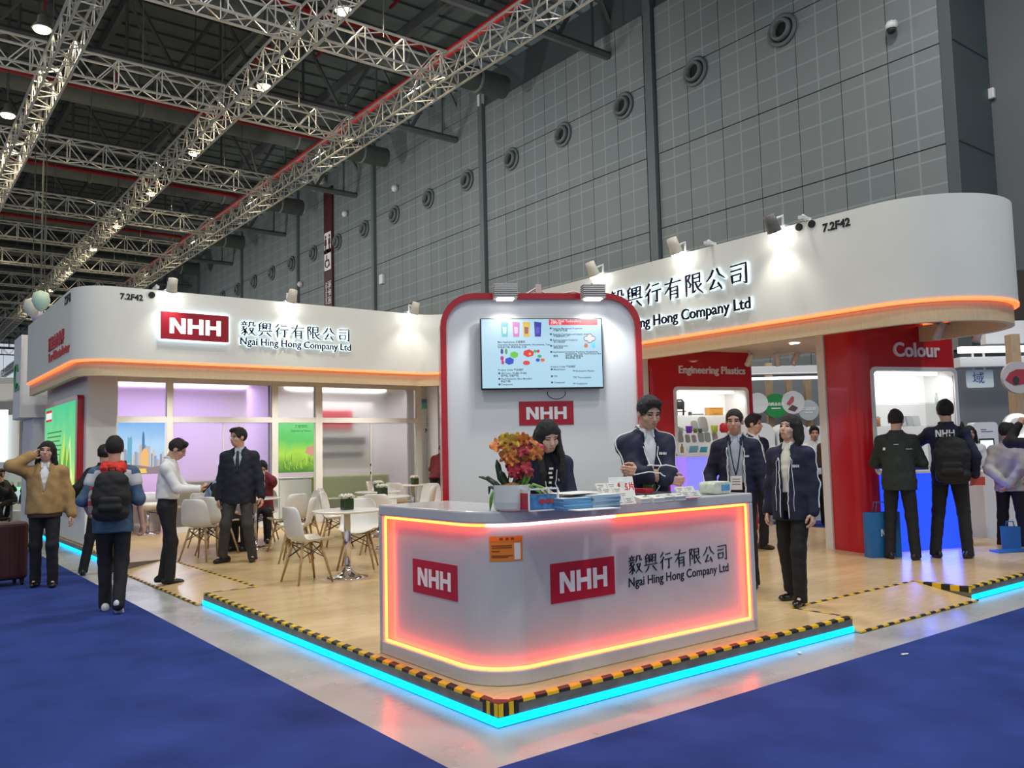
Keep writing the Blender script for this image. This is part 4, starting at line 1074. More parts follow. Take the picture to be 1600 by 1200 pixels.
# roll-up banner behind the tower
yb_ = 12.9
a, c_ = PX(656, 640, 1, yb_)[0], 8.2
t = thing('wall_banner', 'white banner with red logo half hidden behind the tower rim', 'banner', ((a+c_)/2, yb_, ZP)); wB = c_-a
struct(MB().bb((posts[4][1], yb_+.05, ZP), (9.0, yb_+.15, FB-.02)).build('wall_banner_back', ROOMW))
MB().box((0, 0, 1.25), (wB, .03, 2.5)).build('board', mat('banner_white', (.74, .76, .76), .5), t)
bM = lambda x, z, l=.018: frame_M((x-(a+c_)/2, -l, z-ZP), (1, 0, 0), (0, 0, 1))
pz = PX(688, 645, 1, yb_)
plate(t, bM(PX(679, 645, 1, yb_)[0]+.5, pz[2]), 1.0, .36); kai_line(t, tuple(bM(PX(665, 670, 1, yb_)[0], PX(672, 668, 1, yb_)[2]).translation), (1, 0, 0), 2.1, INK, .003)
fit_text('NGAI HING HONG COMPANY LTD', 2.1, bM(PX(664, 670, 1, yb_)[0]+1.05, PX(670, 673, 1, yb_)[2]), INK, t, .002, .02)
fit_text('WWW.NHH.COM.HK', 1.2, bM(PX(682, 693, 1, yb_)[0]+.6, PX(684, 693, 1, yb_)[2]), INK, t, .002, .01)
for k, cc in ((0, (.10, .16, .40)), (1, (.12, .45, .38))):
    MB().prism([(-wB/2, .0-.09*k), (-wB/2+.9, .03-.05*k), (-wB/2+1.6, .14), (-wB/2+.6, .15-.06*k), (-wB/2, .14-.09*k)], 0, .003+.001*k, M=bM((a+c_)/2, PX(660, 630, 1, yb_)[2]-.05)).build('wave_print', mat('wave_%d' % k, cc, .5), t)
# ================================================================== people
def nets(F, o, h):
    ins = F < 0
    c = ins.astype(np.int8)
    s = (c[:-1,:-1,:-1]+c[1:,:-1,:-1]+c[:-1,1:,:-1]+c[1:,1:,:-1]+c[:-1,:-1,1:]+c[1:,:-1,1:]+c[:-1,1:,1:]+c[1:,1:,1:])
    act = (s > 0) & (s < 8)
    I = np.argwhere(act)
    if len(I) == 0:
        return np.zeros((0, 3)), np.zeros((0, 4), int)
    idx = np.full(act.shape, -1, np.int64)
    idx[act] = np.arange(len(I))
    offs = np.array([(i, j, k) for i in (0, 1) for j in (0, 1) for k in (0, 1)])
    V = np.stack([F[I[:,0]+a, I[:,1]+b, I[:,2]+d] for a, b, d in offs], 1)
    P = np.zeros((len(I), 3)); n = np.zeros(len(I))
    for a in range(8):
        for b in range(a+1, 8):
            if abs(offs[a]-offs[b]).sum() != 1: continue
            m = (V[:,a] < 0) != (V[:,b] < 0)
            t = np.where(m, V[:,a]/np.where(m, V[:,a]-V[:,b], 1), 0)
            P += np.where(m[:,None], offs[a]+(offs[b]-offs[a])*t[:,None], 0); n += m
    P = (I + P/n[:,None])*h + o
    Q = []
    for ax in range(3):
        b, d = (ax+1) % 3, (ax+2) % 3
        sl0 = [slice(None)]*3; sl1 = [slice(None)]*3
        sl0[ax] = slice(0, -1); sl1[ax] = slice(1, None)
        A = ins[tuple(sl0)]; B = ins[tuple(sl1)]
        E_ = np.argwhere(A != B)
        E_ = E_[(E_[:,b] > 0) & (E_[:,d] > 0) & (E_[:,b] < F.shape[b]-1) & (E_[:,d] < F.shape[d]-1)]
        if len(E_) == 0: continue
        fw = A[E_[:,0], E_[:,1], E_[:,2]]
        def cell(db, dd):
            e = E_.copy(); e[:,b] += db; e[:,d] += dd
            return idx[e[:,0], e[:,1], e[:,2]]
        q = np.stack([cell(-1,-1), cell(0,-1), cell(0,0), cell(-1,0)], 1)
        q[~fw] = q[~fw][:,::-1]
        Q.append(q)
    return P, np.concatenate(Q)

class SDF:
    """smooth union of tapered capsules, ellipsoids and lofts, cut by planes and ellipsoids"""
    def __init__(s, k=.02):
        s.p = []; s.cuts = []; s.k = k; s.noise = None
    def cap(s, a, b, ra, rb): s.p.append(('c', np.array(a, float), np.array(b, float), ra, rb)); return s
    def chain(s, pts, rs):
        for i in range(len(pts)-1): s.cap(pts[i], pts[i+1], rs[i], rs[i+1])
        return s
    def ell(s, c, r, M=None): s.p.append(('e', np.array(c, float), np.array(r, float), np.eye(3) if M is None else M)); return s
    def loft(s, o, M, st): s.p.append(('l', np.array(o, float), M, st)); return s     # M rows: right, fwd, up ; st: (t, w, d)
    def cutplane(s, p, n): s.cuts.append(('p', np.array(p, float), np.array(n, float))); return s   # removes the side n points to
    def cutell(s, c, r, M=None): s.cuts.append(('e', np.array(c, float), np.array(r, float), np.eye(3) if M is None else M)); return s
    def cutvee(s, o, M, pts, y0=0.0): s.cuts.append(('v', np.array(o, float), M, pts, y0)); return s
    def bounds(s):
        lo = np.full(3, 9e9); hi = -lo
        for p in s.p:
            if p[0] == 'c':
                r = max(p[3], p[4]); l, h = np.minimum(p[1], p[2])-r, np.maximum(p[1], p[2])+r
            elif p[0] == 'e':
                r = p[2].max(); l, h = p[1]-r, p[1]+r
            else:
                ts = [q[0] for q in p[3]]; r = max(max(q[1], q[2]) for q in p[3])
                a, b = p[1]+p[2][2]*min(ts), p[1]+p[2][2]*max(ts)
                l, h = np.minimum(a, b)-r, np.maximum(a, b)+r
            lo = np.minimum(lo, l); hi = np.maximum(hi, h)
        return lo, hi
    def dist(s, p, X, Y, Z):
        if p[0] == 'c':
            a, b = p[1], p[2]; ab = b-a; L = ab@ab+1e-12
            dx, dy, dz = X-a[0], Y-a[1], Z-a[2]
            t = np.clip((dx*ab[0]+dy*ab[1]+dz*ab[2])/L, 0, 1)
            return np.sqrt((dx-t*ab[0])**2+(dy-t*ab[1])**2+(dz-t*ab[2])**2)-(p[3]+(p[4]-p[3])*t)
        if p[0] == 'e':
            c, r, M = p[1], p[2], p[3]
            dx, dy, dz = X-c[0], Y-c[1], Z-c[2]
            q = [(M[i,0]*dx+M[i,1]*dy+M[i,2]*dz)/r[i] for i in range(3)]
            k0 = np.sqrt(q[0]**2+q[1]**2+q[2]**2)
            return (k0-1)*r.min()
        o, M, st = p[1], p[2], p[3]
        dx, dy, dz = X-o[0], Y-o[1], Z-o[2]
        u = M[0,0]*dx+M[0,1]*dy+M[0,2]*dz; v = M[1,0]*dx+M[1,1]*dy+M[1,2]*dz; t = M[2,0]*dx+M[2,1]*dy+M[2,2]*dz
        ts = [q[0] for q in st]
        tc = np.clip(t, ts[0], ts[-1])
        w_ = np.interp(tc, ts, [q[1] for q in st]); d_ = np.interp(tc, ts, [q[2] for q in st])
        mn = np.minimum(w_, d_)
        ph = (np.sqrt((u/w_)**2+(v/d_)**2)-1)*mn
        return np.maximum(ph, np.abs(t-(ts[0]+ts[-1])/2)-(ts[-1]-ts[0])/2)
    def mesh(s, h):
        lo, hi = s.bounds()
        lo = lo-3*h; hi = hi+3*h
        n = np.ceil((hi-lo)/h).astype(int)+1
        F = np.full(n, .3)
        xs = [lo[i]+np.arange(n[i])*h for i in range(3)]
        pad = s.k*2+3*h
        for p in s.p:
            sub = SDF(); sub.p = [p]
            l, u = sub.bounds()
            i0 = np.maximum(0, np.floor((l-pad-lo)/h).astype(int)); i1 = np.minimum(n, np.ceil((u+pad-lo)/h).astype(int)+1)
            sl = tuple(slice(a, b) for a, b in zip(i0, i1))
            X = xs[0][sl[0]][:,None,None]; Y = xs[1][sl[1]][None,:,None]; Z = xs[2][sl[2]][None,None,:]
            D = s.dist(p, X, Y, Z)
            A = F[sl]
            hh = np.clip(.5+.5*(A-D)/s.k, 0, 1)
            F[sl] = A+(D-A)*hh-s.k*hh*(1-hh)
        X = xs[0][:,None,None]; Y = xs[1][None,:,None]; Z = xs[2][None,None,:]
        if s.noise:
            amp, fr, seed = s.noise
            rg = random.Random(seed)
            for i in range(4):
                d = [rg.uniform(-1, 1), rg.uniform(-1, 1), rg.uniform(-1.6, 1.6)]
                d2 = [rg.uniform(-1, 1)*.5 for _ in range(3)]
                ph = rg.uniform(0, 6)
                F += amp*(.6 if i else 1)*np.sin(fr*(1+.45*i)*(d[0]*X+d[1]*Y+d[2]*Z)+ph+1.8*np.sin(fr*.5*(d2[0]*X+d2[1]*Y+d2[2]*Z)))
        for c in s.cuts:
            if c[0] == 'p':
                G = c[2][0]*(X-c[1][0])+c[2][1]*(Y-c[1][1])+c[2][2]*(Z-c[1][2])
                F = np.maximum(F, G)
            elif c[0] == 'e':
                F = np.maximum(F, -s.dist(c, X, Y, Z))
            else:
                o, M, pts, y0 = c[1:]
                dx, dy, dz = X-o[0], Y-o[1], Z-o[2]
                u = M[0,0]*dx+M[0,1]*dy+M[0,2]*dz; v = M[1,0]*dx+M[1,1]*dy+M[1,2]*dz; t = M[2,0]*dx+M[2,1]*dy+M[2,2]*dz
                ww = np.interp(t, [q[0] for q in pts], [q[1] for q in pts], left=-.05, right=pts[-1][1])
                F = np.maximum(F, -np.maximum(np.abs(u)-ww, y0-v))
        return nets(F, lo, h)

def np_obj(name, P, Q, mats, parent, midx=None, smooth=True):
    me = bpy.data.meshes.new(name)
    P = np.asarray(P); Q = np.asarray(Q)
    me.vertices.add(len(P)); me.vertices.foreach_set('co', P.astype(np.float32).ravel())
    me.loops.add(Q.size); me.loops.foreach_set('vertex_index', Q.astype(np.int32).ravel())
    me.polygons.add(len(Q)); me.polygons.foreach_set('loop_start', (np.arange(len(Q))*4).astype(np.int32))
    if not isinstance(mats, (list, tuple)): mats = [mats]
    for m in mats: me.materials.append(m)
    if midx is not None: me.polygons.foreach_set('material_index', np.asarray(midx, np.int32))
    me.polygons.foreach_set('use_smooth', [smooth]*len(Q))
    me.update(calc_edges=True); me.validate()
    o = bpy.data.objects.new(name, me)
    link(o, parent)
    return o

def rotm(ax, a):
    return np.array(Matrix.Rotation(a, 3, ax))
def unit(v):
    v = np.asarray(v, float); return v/(np.linalg.norm(v)+1e-9)
def ik(a, c, l1, l2, pole):
    a = np.array(a, float); c = np.array(c, float)
    d = c-a; D = np.linalg.norm(d)
    if D > (l1+l2)*.995:
        c = a+d/D*(l1+l2)*.995; d = c-a; D = np.linalg.norm(d)
    x = (l1*l1-l2*l2+D*D)/(2*D); hh = math.sqrt(max(0, l1*l1-x*x))
    u = d/D; p = np.array(pole, float); p = p-u*(p@u); p = unit(p)
    return a+u*x+p*hh, c

SKIN = {}
def skin_mat(k):
    c = {'a': (.56, .33, .235), 'b': (.50, .285, .20), 'c': (.62, .385, .29)}[k]
    return mat('skin_'+k, c, .55, var=.06, scale=14)

def person(label, loc, yaw, h=1.72, group=None, lean=0.0, side=0.0, twist=0.0, pelvis=(0, 0, .942), feet=((-.11, .02, 0, 8), (.11, 0, 0, -8)),
           hands=((-.27, .06, .80), (.27, .06, .80)), poles=((-.5, -1, -.2), (.5, -1, -.2)), palms=None, curl=(.45, .45), head=(0, 0, 0),
           top=None, shirt=None, pants=None, shoes=None, hair=('short', None), glasses=False, skin='a', detail=1.0, build=1.0, lips=None, point=None,
           visible_legs=True, seed=1, kneepole=(0, 1, 0), tucked=False):
    s = h/1.75
    root = thing('person', label, 'person', loc, yaw-PI/2, group)
    S = lambda p: np.array(p, float)*s
    pel = S(pelvis)
    U = rotm('Z', R(twist)) @ rotm('Y', R(side)) @ rotm('X', R(-lean))
    Mt = np.array([U[:,0], U[:,1], U[:,2]])                    # rows right, fwd, up
    T = lambda x, y, z: pel + (U[:,0]*x+U[:,1]*y+U[:,2]*z)*s
    sh = [T(-.165*build, -.005, .435), T(.165*build, -.005, .435)]
    wr = []; el = []
    for i in (0, 1):
        e, w_ = ik(sh[i], S(hands[i]), .285*s, .255*s, poles[i]); el.append(e); wr.append(w_)
    hip = [pel+S((-.085, 0, -.02)), pel+S((.085, 0, -.02))]
    ank = []; kne = []
    for i in (0, 1):
        f = feet[i]
        a = S((f[0], f[1]-.05, f[2]+.085))
        k, a = ik(hip[i], a, .425*s, .42*s, kneepole); kne.append(k); ank.append(a)
    # ---------------- head frame
    nb = T(0, .0, .53)
    Hm = U @ rotm('Z', R(head[0])) @ rotm('X', R(-head[1])) @ rotm('Y', R(head[2]))
    hc = nb + Hm @ S((0, .018, .155))
    Hl = lambda x, y, z: hc + Hm @ (np.array((x, y, z))*s)
    MH = Hm.T
    sk = skin_mat(skin)
    eye_m = mat('eye_dark', (.015, .012, .012), .25)
    lip_m = mat('lips', lips or (.42, .16, .14), .5)
    hair_style, hair_col = hair
    hm = mat('hair_%s' % (hair_col or 'black'), {'black': (.012, .010, .010), 'brown': (.03, .018, .012), 'grey': (.10, .095, .09)}[hair_col or 'black'], .62, var=.35, scale=70, bump=.7, bscale=160)
    # ---------------- body, one mesh: trunk and limbs, head, hands
    Ps = []; Qs = []; Ms = []; n0 = 0
    def put(P, Q, m=None):
        nonlocal n0
        Ps.append(P); Qs.append(Q+n0); Ms.append(np.zeros(len(Q), int) if m is None else m); n0 += len(P)
    B = SDF(.03)
    B.loft(pel, Mt, [(t*s, w_*s*build, d_*s) for t, w_, d_ in ((-.06, .13, .085), (.15, .115, .075), (.32, .13, .085), (.42, .135, .075), (.5, .09, .06), (.55, .045, .045))])
    B.cap(nb, Hl(0, -.015, -.05), .05*s, .048*s)
    for i in (0, 1):
        B.chain([sh[i], el[i], wr[i]], [.042*s, .034*s, .024*s])
        if visible_legs:
            B.chain([hip[i], kne[i], ank[i]], [.066*s, .045*s, .032*s])
            B.cap(ank[i], S((feet[i][0]+.12*math.sin(R(feet[i][3]))*-1, feet[i][1]+.08, feet[i][2]+.03)), .026*s, .018*s)
    put(*B.mesh(.016))
    Hd = SDF(.016*s)
    Hd.ell(Hl(0, -.012, .028), S((.076, .096, .09)), MH)
    Hd.ell(Hl(0, .028, -.045), S((.059, .066, .07)), MH)
    Hd.cap(Hl(-.02, .048, -.088), Hl(.02, .048, -.088), .024*s, .024*s)
    Hd.cap(Hl(0, .084, .008), Hl(0, .102, -.026), .009*s, .0135*s)
    Hd.cap(Hl(-.038, .07, .03), Hl(.038, .07, .03), .014*s, .014*s)
    Hd.cap(Hl(-.04, .058, -.028), Hl(-.046, .05, -.03), .026*s, .022*s).cap(Hl(.04, .058, -.028), Hl(.046, .05, -.03), .026*s, .022*s)
    Hd.cap(Hl(-.018, .078, -.062), Hl(.018, .078, -.062), .010*s, .010*s)
    for q in (-1, 1):
        Hd.ell(Hl(q*.079, -.008, -.004), S((.011, .023, .032)), MH)
    Hd.cap(Hl(0, -.02, -.05), nb + (nb-Hl(0, -.02, -.05))*.35, .056*s, .058*s)
    P, Q = Hd.mesh(.0058/detail*s)
    L = ((P-hc) @ Hm)/s
    F = L[Q].mean(1)
    mi = np.zeros(len(Q), int)
    ax = np.abs(F[:,0])
    mi[(np.abs(ax-.031) < .014) & (np.abs(F[:,2]-.006) < .0052) & (F[:,1] > .05)] = 1
    mi[(np.abs(ax-.033) < .019) & (np.abs(F[:,2]-.029+.04*(.033-ax)) < .0040) & (F[:,1] > .05)] = 2
    mi[(ax < .021) & (np.abs(F[:,2]+.062) < .0058) & (F[:,1] > .07)] = 3
    put(P, Q, mi)
    for i in (0, 1):
        sg = -1 if i == 0 else 1
        d = unit(wr[i]-el[i])
        pn = np.array(palms[i], float) if palms and palms[i] is not None else np.array((-sg, 0.0, 0.0))
        pn = unit(pn-d*(pn@d))
        ac = np.cross(d, pn)*(sg)            # towards the thumb for both hands
        c = curl[i]
        Hn = SDF(.008*s)
        W = lambda a, b, e: wr[i]+(d*a+ac*b+pn*e)*s
        Hn.cap(wr[i]-d*.05*s, W(.015, 0, 0), .026*s, .025*s)
        Hn.cap(W(.02, .018, 0), W(.085, .024, 0), .0165*s, .014*s).cap(W(.02, 0, 0), W(.088, .004, 0), .017*s, .0145*s).cap(W(.02, -.016, 0), W(.082, -.02, 0), .0165*s, .0135*s)
        for fi, (b0, ln) in enumerate(((.03, .074), (.0105, .082), (-.009, .077), (-.028, .061))):
            a0 = W(.084-.004*abs(fi-1), b0, 0)
            cc = c*(1+.12*fi)
            if point == i and fi == 0: cc = .05
            p = a0; an = 0.0
            pts = [a0]; 
            for sgm, fr in enumerate((.45, .31, .24)):
                an += cc*(.9, 1.1, .8)[sgm]
                p = p + (d*math.cos(an)+pn*math.sin(an)+ac*(b0*.6))*ln*fr*s
                pts.append(p)
            Hn.chain(pts, [.0092*s, .0086*s, .008*s, .0066*s])
        t0 = W(.025, .024, .006); t1 = t0+(d*.6+ac*.75+pn*.35)*.042*s; t2 = t1+unit(d*1.0+ac*(.35-.5*c)+pn*(.2+.5*c))*.03*s; t3 = t2+unit(d*1.0+ac*(.1-.7*c)+pn*(.2+.6*c))*.025*s
        Hn.chain([t0, t1, t2, t3], [.015*s, .0115*s, .0098*s, .008*s])
        put(*Hn.mesh(.0048/detail*s))
    np_obj('body', np.concatenate(Ps), np.concatenate(Qs), [sk, eye_m, hm, lip_m], root, np.concatenate(Ms))
    # ---------------- hair
    if hair_style:
        G = SDF(.014*s)
        st = hair_style
        if st in ('short', 'crop', 'flat'):
            g = {'short': .013, 'crop': .008, 'flat': .016}[st]
            G.ell(Hl(0, -.014, .034), S((.078+g*.8, .096+g, .088+g)), MH)
            if st != 'crop':
                G.cap(Hl(-.03, .055, .10), Hl(.03, .05, .105), .028*s, .026*s)
            rg_ = random.Random(seed*7)
            if st != 'crop':
                for _k in range(9):
                    a_ = rg_.uniform(-.062, .062); b_ = a_+rg_.uniform(-.03, .03)
                    G.cap(Hl(a_*.8, rg_.uniform(-.06, .0), .128-a_*a_*5), Hl(b_*.9, rg_.uniform(.055, .078), .094+rg_.uniform(0, .018)-b_*b_*4), .010*s, .013*s)
            G.noise = (.0012, 150, seed)
            G.cutell(Hl(0, .13, -.022), S((.088, .105, .104)), MH)
            G.cutplane(Hl(0, -.05, -.050), Hm @ np.array((0, .45, -.89)))
            G.cutell(Hl(-.10, .0, -.035), S((.030, .028, .045)), MH).cutell(Hl(.10, .0, -.035), S((.030, .028, .045)), MH)
        elif st == 'bald':
            G.ell(Hl(0, -.02, .0), S((.083, .098, .07)), MH)
            G.cutplane(Hl(0, 0, .045), Hm @ np.array((0, 0.25, 1.0)))
            G.cutell(Hl(0, .11, 0), S((.10, .10, .14)), MH)
            G.cutplane(Hl(0, -.05, -.06), Hm @ np.array((0, .25, -.97)))
        else:
            ln = {'long': .34, 'bob': .20, 'pony': .0, 'mid': .26}[st]
            G.ell(Hl(0, -.016, .034), S((.09, .108, .102)), MH)
            if ln:
                dn = -U[:,2]*s
                for q in (-1, 1):
                    a = Hl(q*.07, .005, .03); b = Hl(q*.082, -.01, -.07)
                    G.chain([a, b, b+dn*(ln-.12)*.5+Hm@S((q*.012, -.01, 0)), b+dn*(ln-.10)+Hm@S((q*.006, .012, 0))], [.036*s, .036*s, .034*s, .016*s])
                if st == 'long':
                    fw_ = U[:,1]*s
                    for q in (-1, 1):
                        a = Hl(q*.076, .03, -.02)
                        G.chain([a, a+dn*.12+fw_*.035+U[:,0]*q*.012*s, a+dn*.24+fw_*.075+U[:,0]*q*.004*s, a+dn*.33+fw_*.085], [.026*s, .030*s, .028*s, .012*s])
                G.chain([Hl(0, -.07, .03), Hl(0, -.08, -.08), Hl(0, -.075, -.08)+dn*(ln-.1)], [.055*s, .06*s, .03*s])
                G.chain([Hl(-.045, -.06, 0), Hl(-.05, -.07, -.08), Hl(-.05, -.06, -.08)+dn*(ln-.1)], [.05*s, .05*s, .028*s])
                G.chain([Hl(.045, -.06, 0), Hl(.05, -.07, -.08), Hl(.05, -.06, -.08)+dn*(ln-.1)], [.05*s, .05*s, .028*s])
            else:
                G.chain([Hl(0, -.10, .05), Hl(0, -.15, .0), Hl(0, -.14, -.14)], [.03*s, .035*s, .012*s])
                G.cutplane(Hl(0, -.05, -.065), Hm @ np.array((0, .35, -.94)))
            G.noise = (.0008, 90, seed)
            G.cutell(Hl(0, .112, -.035), S((.066, .085, .098)), MH)
            G.cutell(Hl(0, .15, -.10), S((.06, .10, .12)), MH)
        P, Q = G.mesh(.0068/detail*s)
        np_obj('hair', P, Q, hm, root)
    if glasses:
        gb = MB()
        for q in (-1, 1):
            pts = [tuple(Hl(q*.033+.024*math.cos(a), .094-.004*abs(math.cos(a)), .003+.018*math.sin(a))) for a in np.linspace(0, 2*PI, 14)[:-1]]
            gb.tube(pts, .0016*s, 4, closed=True)
            gb.tube([Hl(q*.057, .09, .008), Hl(q*.076, .06, .01), Hl(q*.082, -.005, .008)], .0014*s, 4)
        gb.tube([Hl(-.01, .096, .006), Hl(.01, .096, .006)], .0015*s, 4)
        gb.build('glasses', mat('glasses_'+('wire' if glasses is True else glasses), (.30, .27, .24) if glasses is True else (.02, .02, .02), .25, metal=.8 if glasses is True else 0), root)
    vox = .0115/detail
    # ---------------- trousers and shoes
    if visible_legs:
        pm = pants or mat('trousers_black', (.012, .012, .014), .8, var=.2, scale=30)
        G = SDF(.03)
        G.loft(pel, Mt if lean < 40 else np.eye(3), [(t*s, w_*s*build, d_*s) for t, w_, d_ in ((-.09, .15, .105), (-.02, .158, .112), (.06, .15, .106), (.12, .142, .102))])
        for i in (0, 1):
            G.chain([hip[i]+S((0, 0, -.02)), kne[i], ank[i]+S((0, .006, -.045))], [.092*s, .068*s, .060*s])
        G.noise = (.0016, 26, seed+7)
        G.cutplane(T(0, 0, .11), U[:,2])
        G.cutplane((0, 0, .024*s), (0, 0, -1)) if min(f[2] for f in feet) < .02 else None
        np_obj('trousers', *G.mesh(vox), pm, root)
        sm = shoes or mat('shoe_black', (.012, .011, .011), .35)
        for i in (0, 1):
            f = feet[i]; a = R(f[3]); dx = np.array((-math.sin(a), math.cos(a), 0)); rx = np.array((math.cos(a), math.sin(a), 0))
            tilt = f[4] if len(f) > 4 else 0.0
            Rt = np.array([rx, dx*math.cos(R(tilt))+np.array((0, 0, math.sin(R(tilt)))), np.array((0, 0, math.cos(R(tilt))))-dx*math.sin(R(tilt))])
            c = S((f[0], f[1], f[2]))-dx*.05*s
            W = lambda x, y, z: c+(Rt[0]*x+Rt[1]*y+Rt[2]*z)*s
            G = SDF(.02*s)
            G.ell(W(0, -.03, .035), S((.038, .062, .05)), Rt).ell(W(0, .08, .028), S((.043, .095, .036)), Rt).ell(W(0, .0, .06), S((.036, .05, .045)), Rt)
            G.cutplane(W(0, 0, .002), -Rt[2])
            G.cutplane(W(0, 0, .098), Rt[2])
            ms = sm if isinstance(sm, (list, tuple)) else [sm]
            P, Q = G.mesh(.0085)
            mi = None
            if len(ms) > 1:
                zc = ((P-c)@Rt[2])[Q].mean(1)/s
                mi = (zc < .024).astype(int)
            np_obj('shoe', P, Q, ms, root, mi)
    # ---------------- upper clothes
    def garment(name, m, grow, hem, sleeve=.0, open_=None, seed_=3, cuff=None, neck=.545, wide=0.0, noise=.0022, hips=None, sl_end=.97, boxy=0.0):
        G = SDF(.035)
        hp = wide if hips is None else hips
        G.loft(pel, Mt, [(t*s, (w_+grow)*s*build, (d_+grow*.9)*s) for t, w_, d_ in
              ((hem, .146+hp, .108+hp*.8), (0.02, .146+hp, .108+hp*.8), (.15, .132+wide, .10+wide), (.31, .15+boxy, .112), (.41, .155+boxy*.6, .10), (.475, .11, .082), (.515, .072, .066), (neck, .058, .060))])
        if sleeve > 0:
            for i in (0, 1):
                e2 = el[i]+(wr[i]-el[i])*sl_end if sleeve > 1 else sh[i]+(el[i]-sh[i])*sleeve
                G.cap(T((-.06 if i == 0 else .06)*build, -.01, .50), sh[i], .035*s, (.05+grow)*s)
                if sleeve > 1:
                    G.chain([sh[i], el[i], e2], [(.052+grow*.8)*s, (.043+grow*.8)*s, (.032+grow*.8)*s])
                else:
                    G.cap(sh[i], e2, (.058+grow)*s, (.054+grow)*s)
        G.noise = (noise, 26, seed_)
        G.cutell(T(0, 0.005, neck+.05), S((.075, .085, .07)), Mt)
        if open_:
            G.cutvee(pel, Mt, [(t*s, w_*s) for t, w_ in open_], .0)
        P, Q = G.mesh(vox)
        return np_obj(name, P, Q, m, root)
    if shirt:
        garment('shirt', shirt['mat'], shirt.get('grow', .002), shirt.get('hem', .085), shirt.get('sleeve', 0), seed_=seed+1, noise=.0018, wide=shirt.get('wide', 0), neck=.55)
        # collar
        cb = SDF(.01)
        for q in (-1, 1):
            cb.chain([T(0, -.058, .565), T(q*.052, -.01, .565), T(q*.03, .052, .535), T(q*.034, .078, .492)], [.017*s, .016*s, .015*s, .011*s])
        np_obj('collar', *cb.mesh(.009), shirt['mat'], root)
        if shirt.get('tie'):
            tb = SDF(.008)
            tb.chain([T(0, .085, .50), T(0, .108, .40), T(0, .118, .25)], [.016*s, .02*s, .026*s])
            np_obj('necktie', *tb.mesh(.008), shirt['tie'], root)
    jk = None
    if top:
        jk = garment(top.get('name', 'jacket'), top['mat'], top.get('grow', .02), top.get('hem', -.12), 2, top.get('open'), seed+3, wide=top.get('wide', .012), hips=top.get('hips'),
                     noise=top.get('noise', .0026), sl_end=top.get('sl_end', .97), boxy=top.get('boxy', 0.0))
        if top.get('collar', True):
            cb = SDF(.012)
            cw = top.get('collar_w', .05)
            for q in (-1, 1):
                cb.chain([T(0, -.066, .545), T(q*.062, -.02, .55), T(q*cw, .058, .505), T(q*(cw+.004), .088, .455)], [.02*s, .019*s, .018*s, .012*s])
            np_obj('collar', *cb.mesh(.0095), top.get('collar_mat', top['mat']), root)
        if top.get('band'):
            G = SDF(.02)
            hm_ = top.get('hem', -.12)
            g2 = top.get('grow', .02)+.004
            G.loft(pel, Mt, [(t*s, (.146+g2)*s*build, (.108+g2)*s) for t in (hm_-.05, hm_+.01)] and [((hm_-.05)*s, (.146+g2)*s*build, (.108+g2)*s), ((hm_+.012)*s, (.15+g2)*s*build, (.11+g2)*s)])
            G.cutplane(T(0, 0, hm_+.012), U[:,2]); G.cutplane(T(0, 0, hm_-.05), -U[:,2])
            np_obj('waistband', *G.mesh(vox), top['band'], root)
    ctx = dict(root=root, T=T, s=s, sh=sh, el=el, wr=wr, Hl=Hl, U=U, Mt=Mt, jacket=jk, pel=pel, hc=hc, Hm=Hm)
    if jk is not None and top.get('stripes'):
        me = jk.data
        bv = BVHTree.FromPolygons([v.co for v in me.vertices], [p.vertices for p in me.polygons])
        sb = MB()
        def stripe(pts, r=.0055):
            out = []
            for a, b in zip(pts[:-1], pts[1:]):
                for t in np.linspace(0, 1, 7)[:-1]:
                    p = np.array(a)*(1-t)+np.array(b)*t
                    hit = bv.find_nearest(Vector(p))
                    if hit[0] is not None: out.append(hit[0]+hit[1]*.0015)
            if len(out) > 2: sb.tube(out, r*s, 5)
        for i in (0, 1):
            q = -1 if i == 0 else 1
            ou = U[:,0]*q*.12*s
            d1 = unit(el[i]-sh[i]); o1 = unit(U[:,0]*q - d1*((U[:,0]*q)@d1))*.12*s
            d2 = unit(wr[i]-el[i]); o2 = unit(U[:,0]*q+U[:,2]*.3 - d2*((U[:,0]*q+U[:,2]*.3)@d2))*.12*s
            stripe([T(q*.075, .0, .60), T(q*.13, .0, .56), sh[i]+o1*.8+U[:,2]*.04*s, (sh[i]+el[i])/2+o1, el[i]+o1*.9, (el[i]+wr[i])/2+o2, el[i]*.08+wr[i]*.92+o2])
        hm_ = top.get('hem', -.12)
        op = top.get('open') or [(hm_, .0)]
        for q in (-1, 1):
            stripe([T(q*(np.interp(t, [o[0] for o in op], [o[1] for o in op], left=0)+.008), .2, t) for t in np.linspace(hm_+.02, .46, 6)], .0042)
            if top.get('panel', True):
                stripe([T(q*.06, .2, .44), T(q*.10, .2, .38), T(q*.115, .2, .2), T(q*.12, .2, hm_+.03)], .003)
        o = sb.build('white_piping', mat('piping_white', (.85, .85, .85), .6), root, smooth=True)
    return ctx
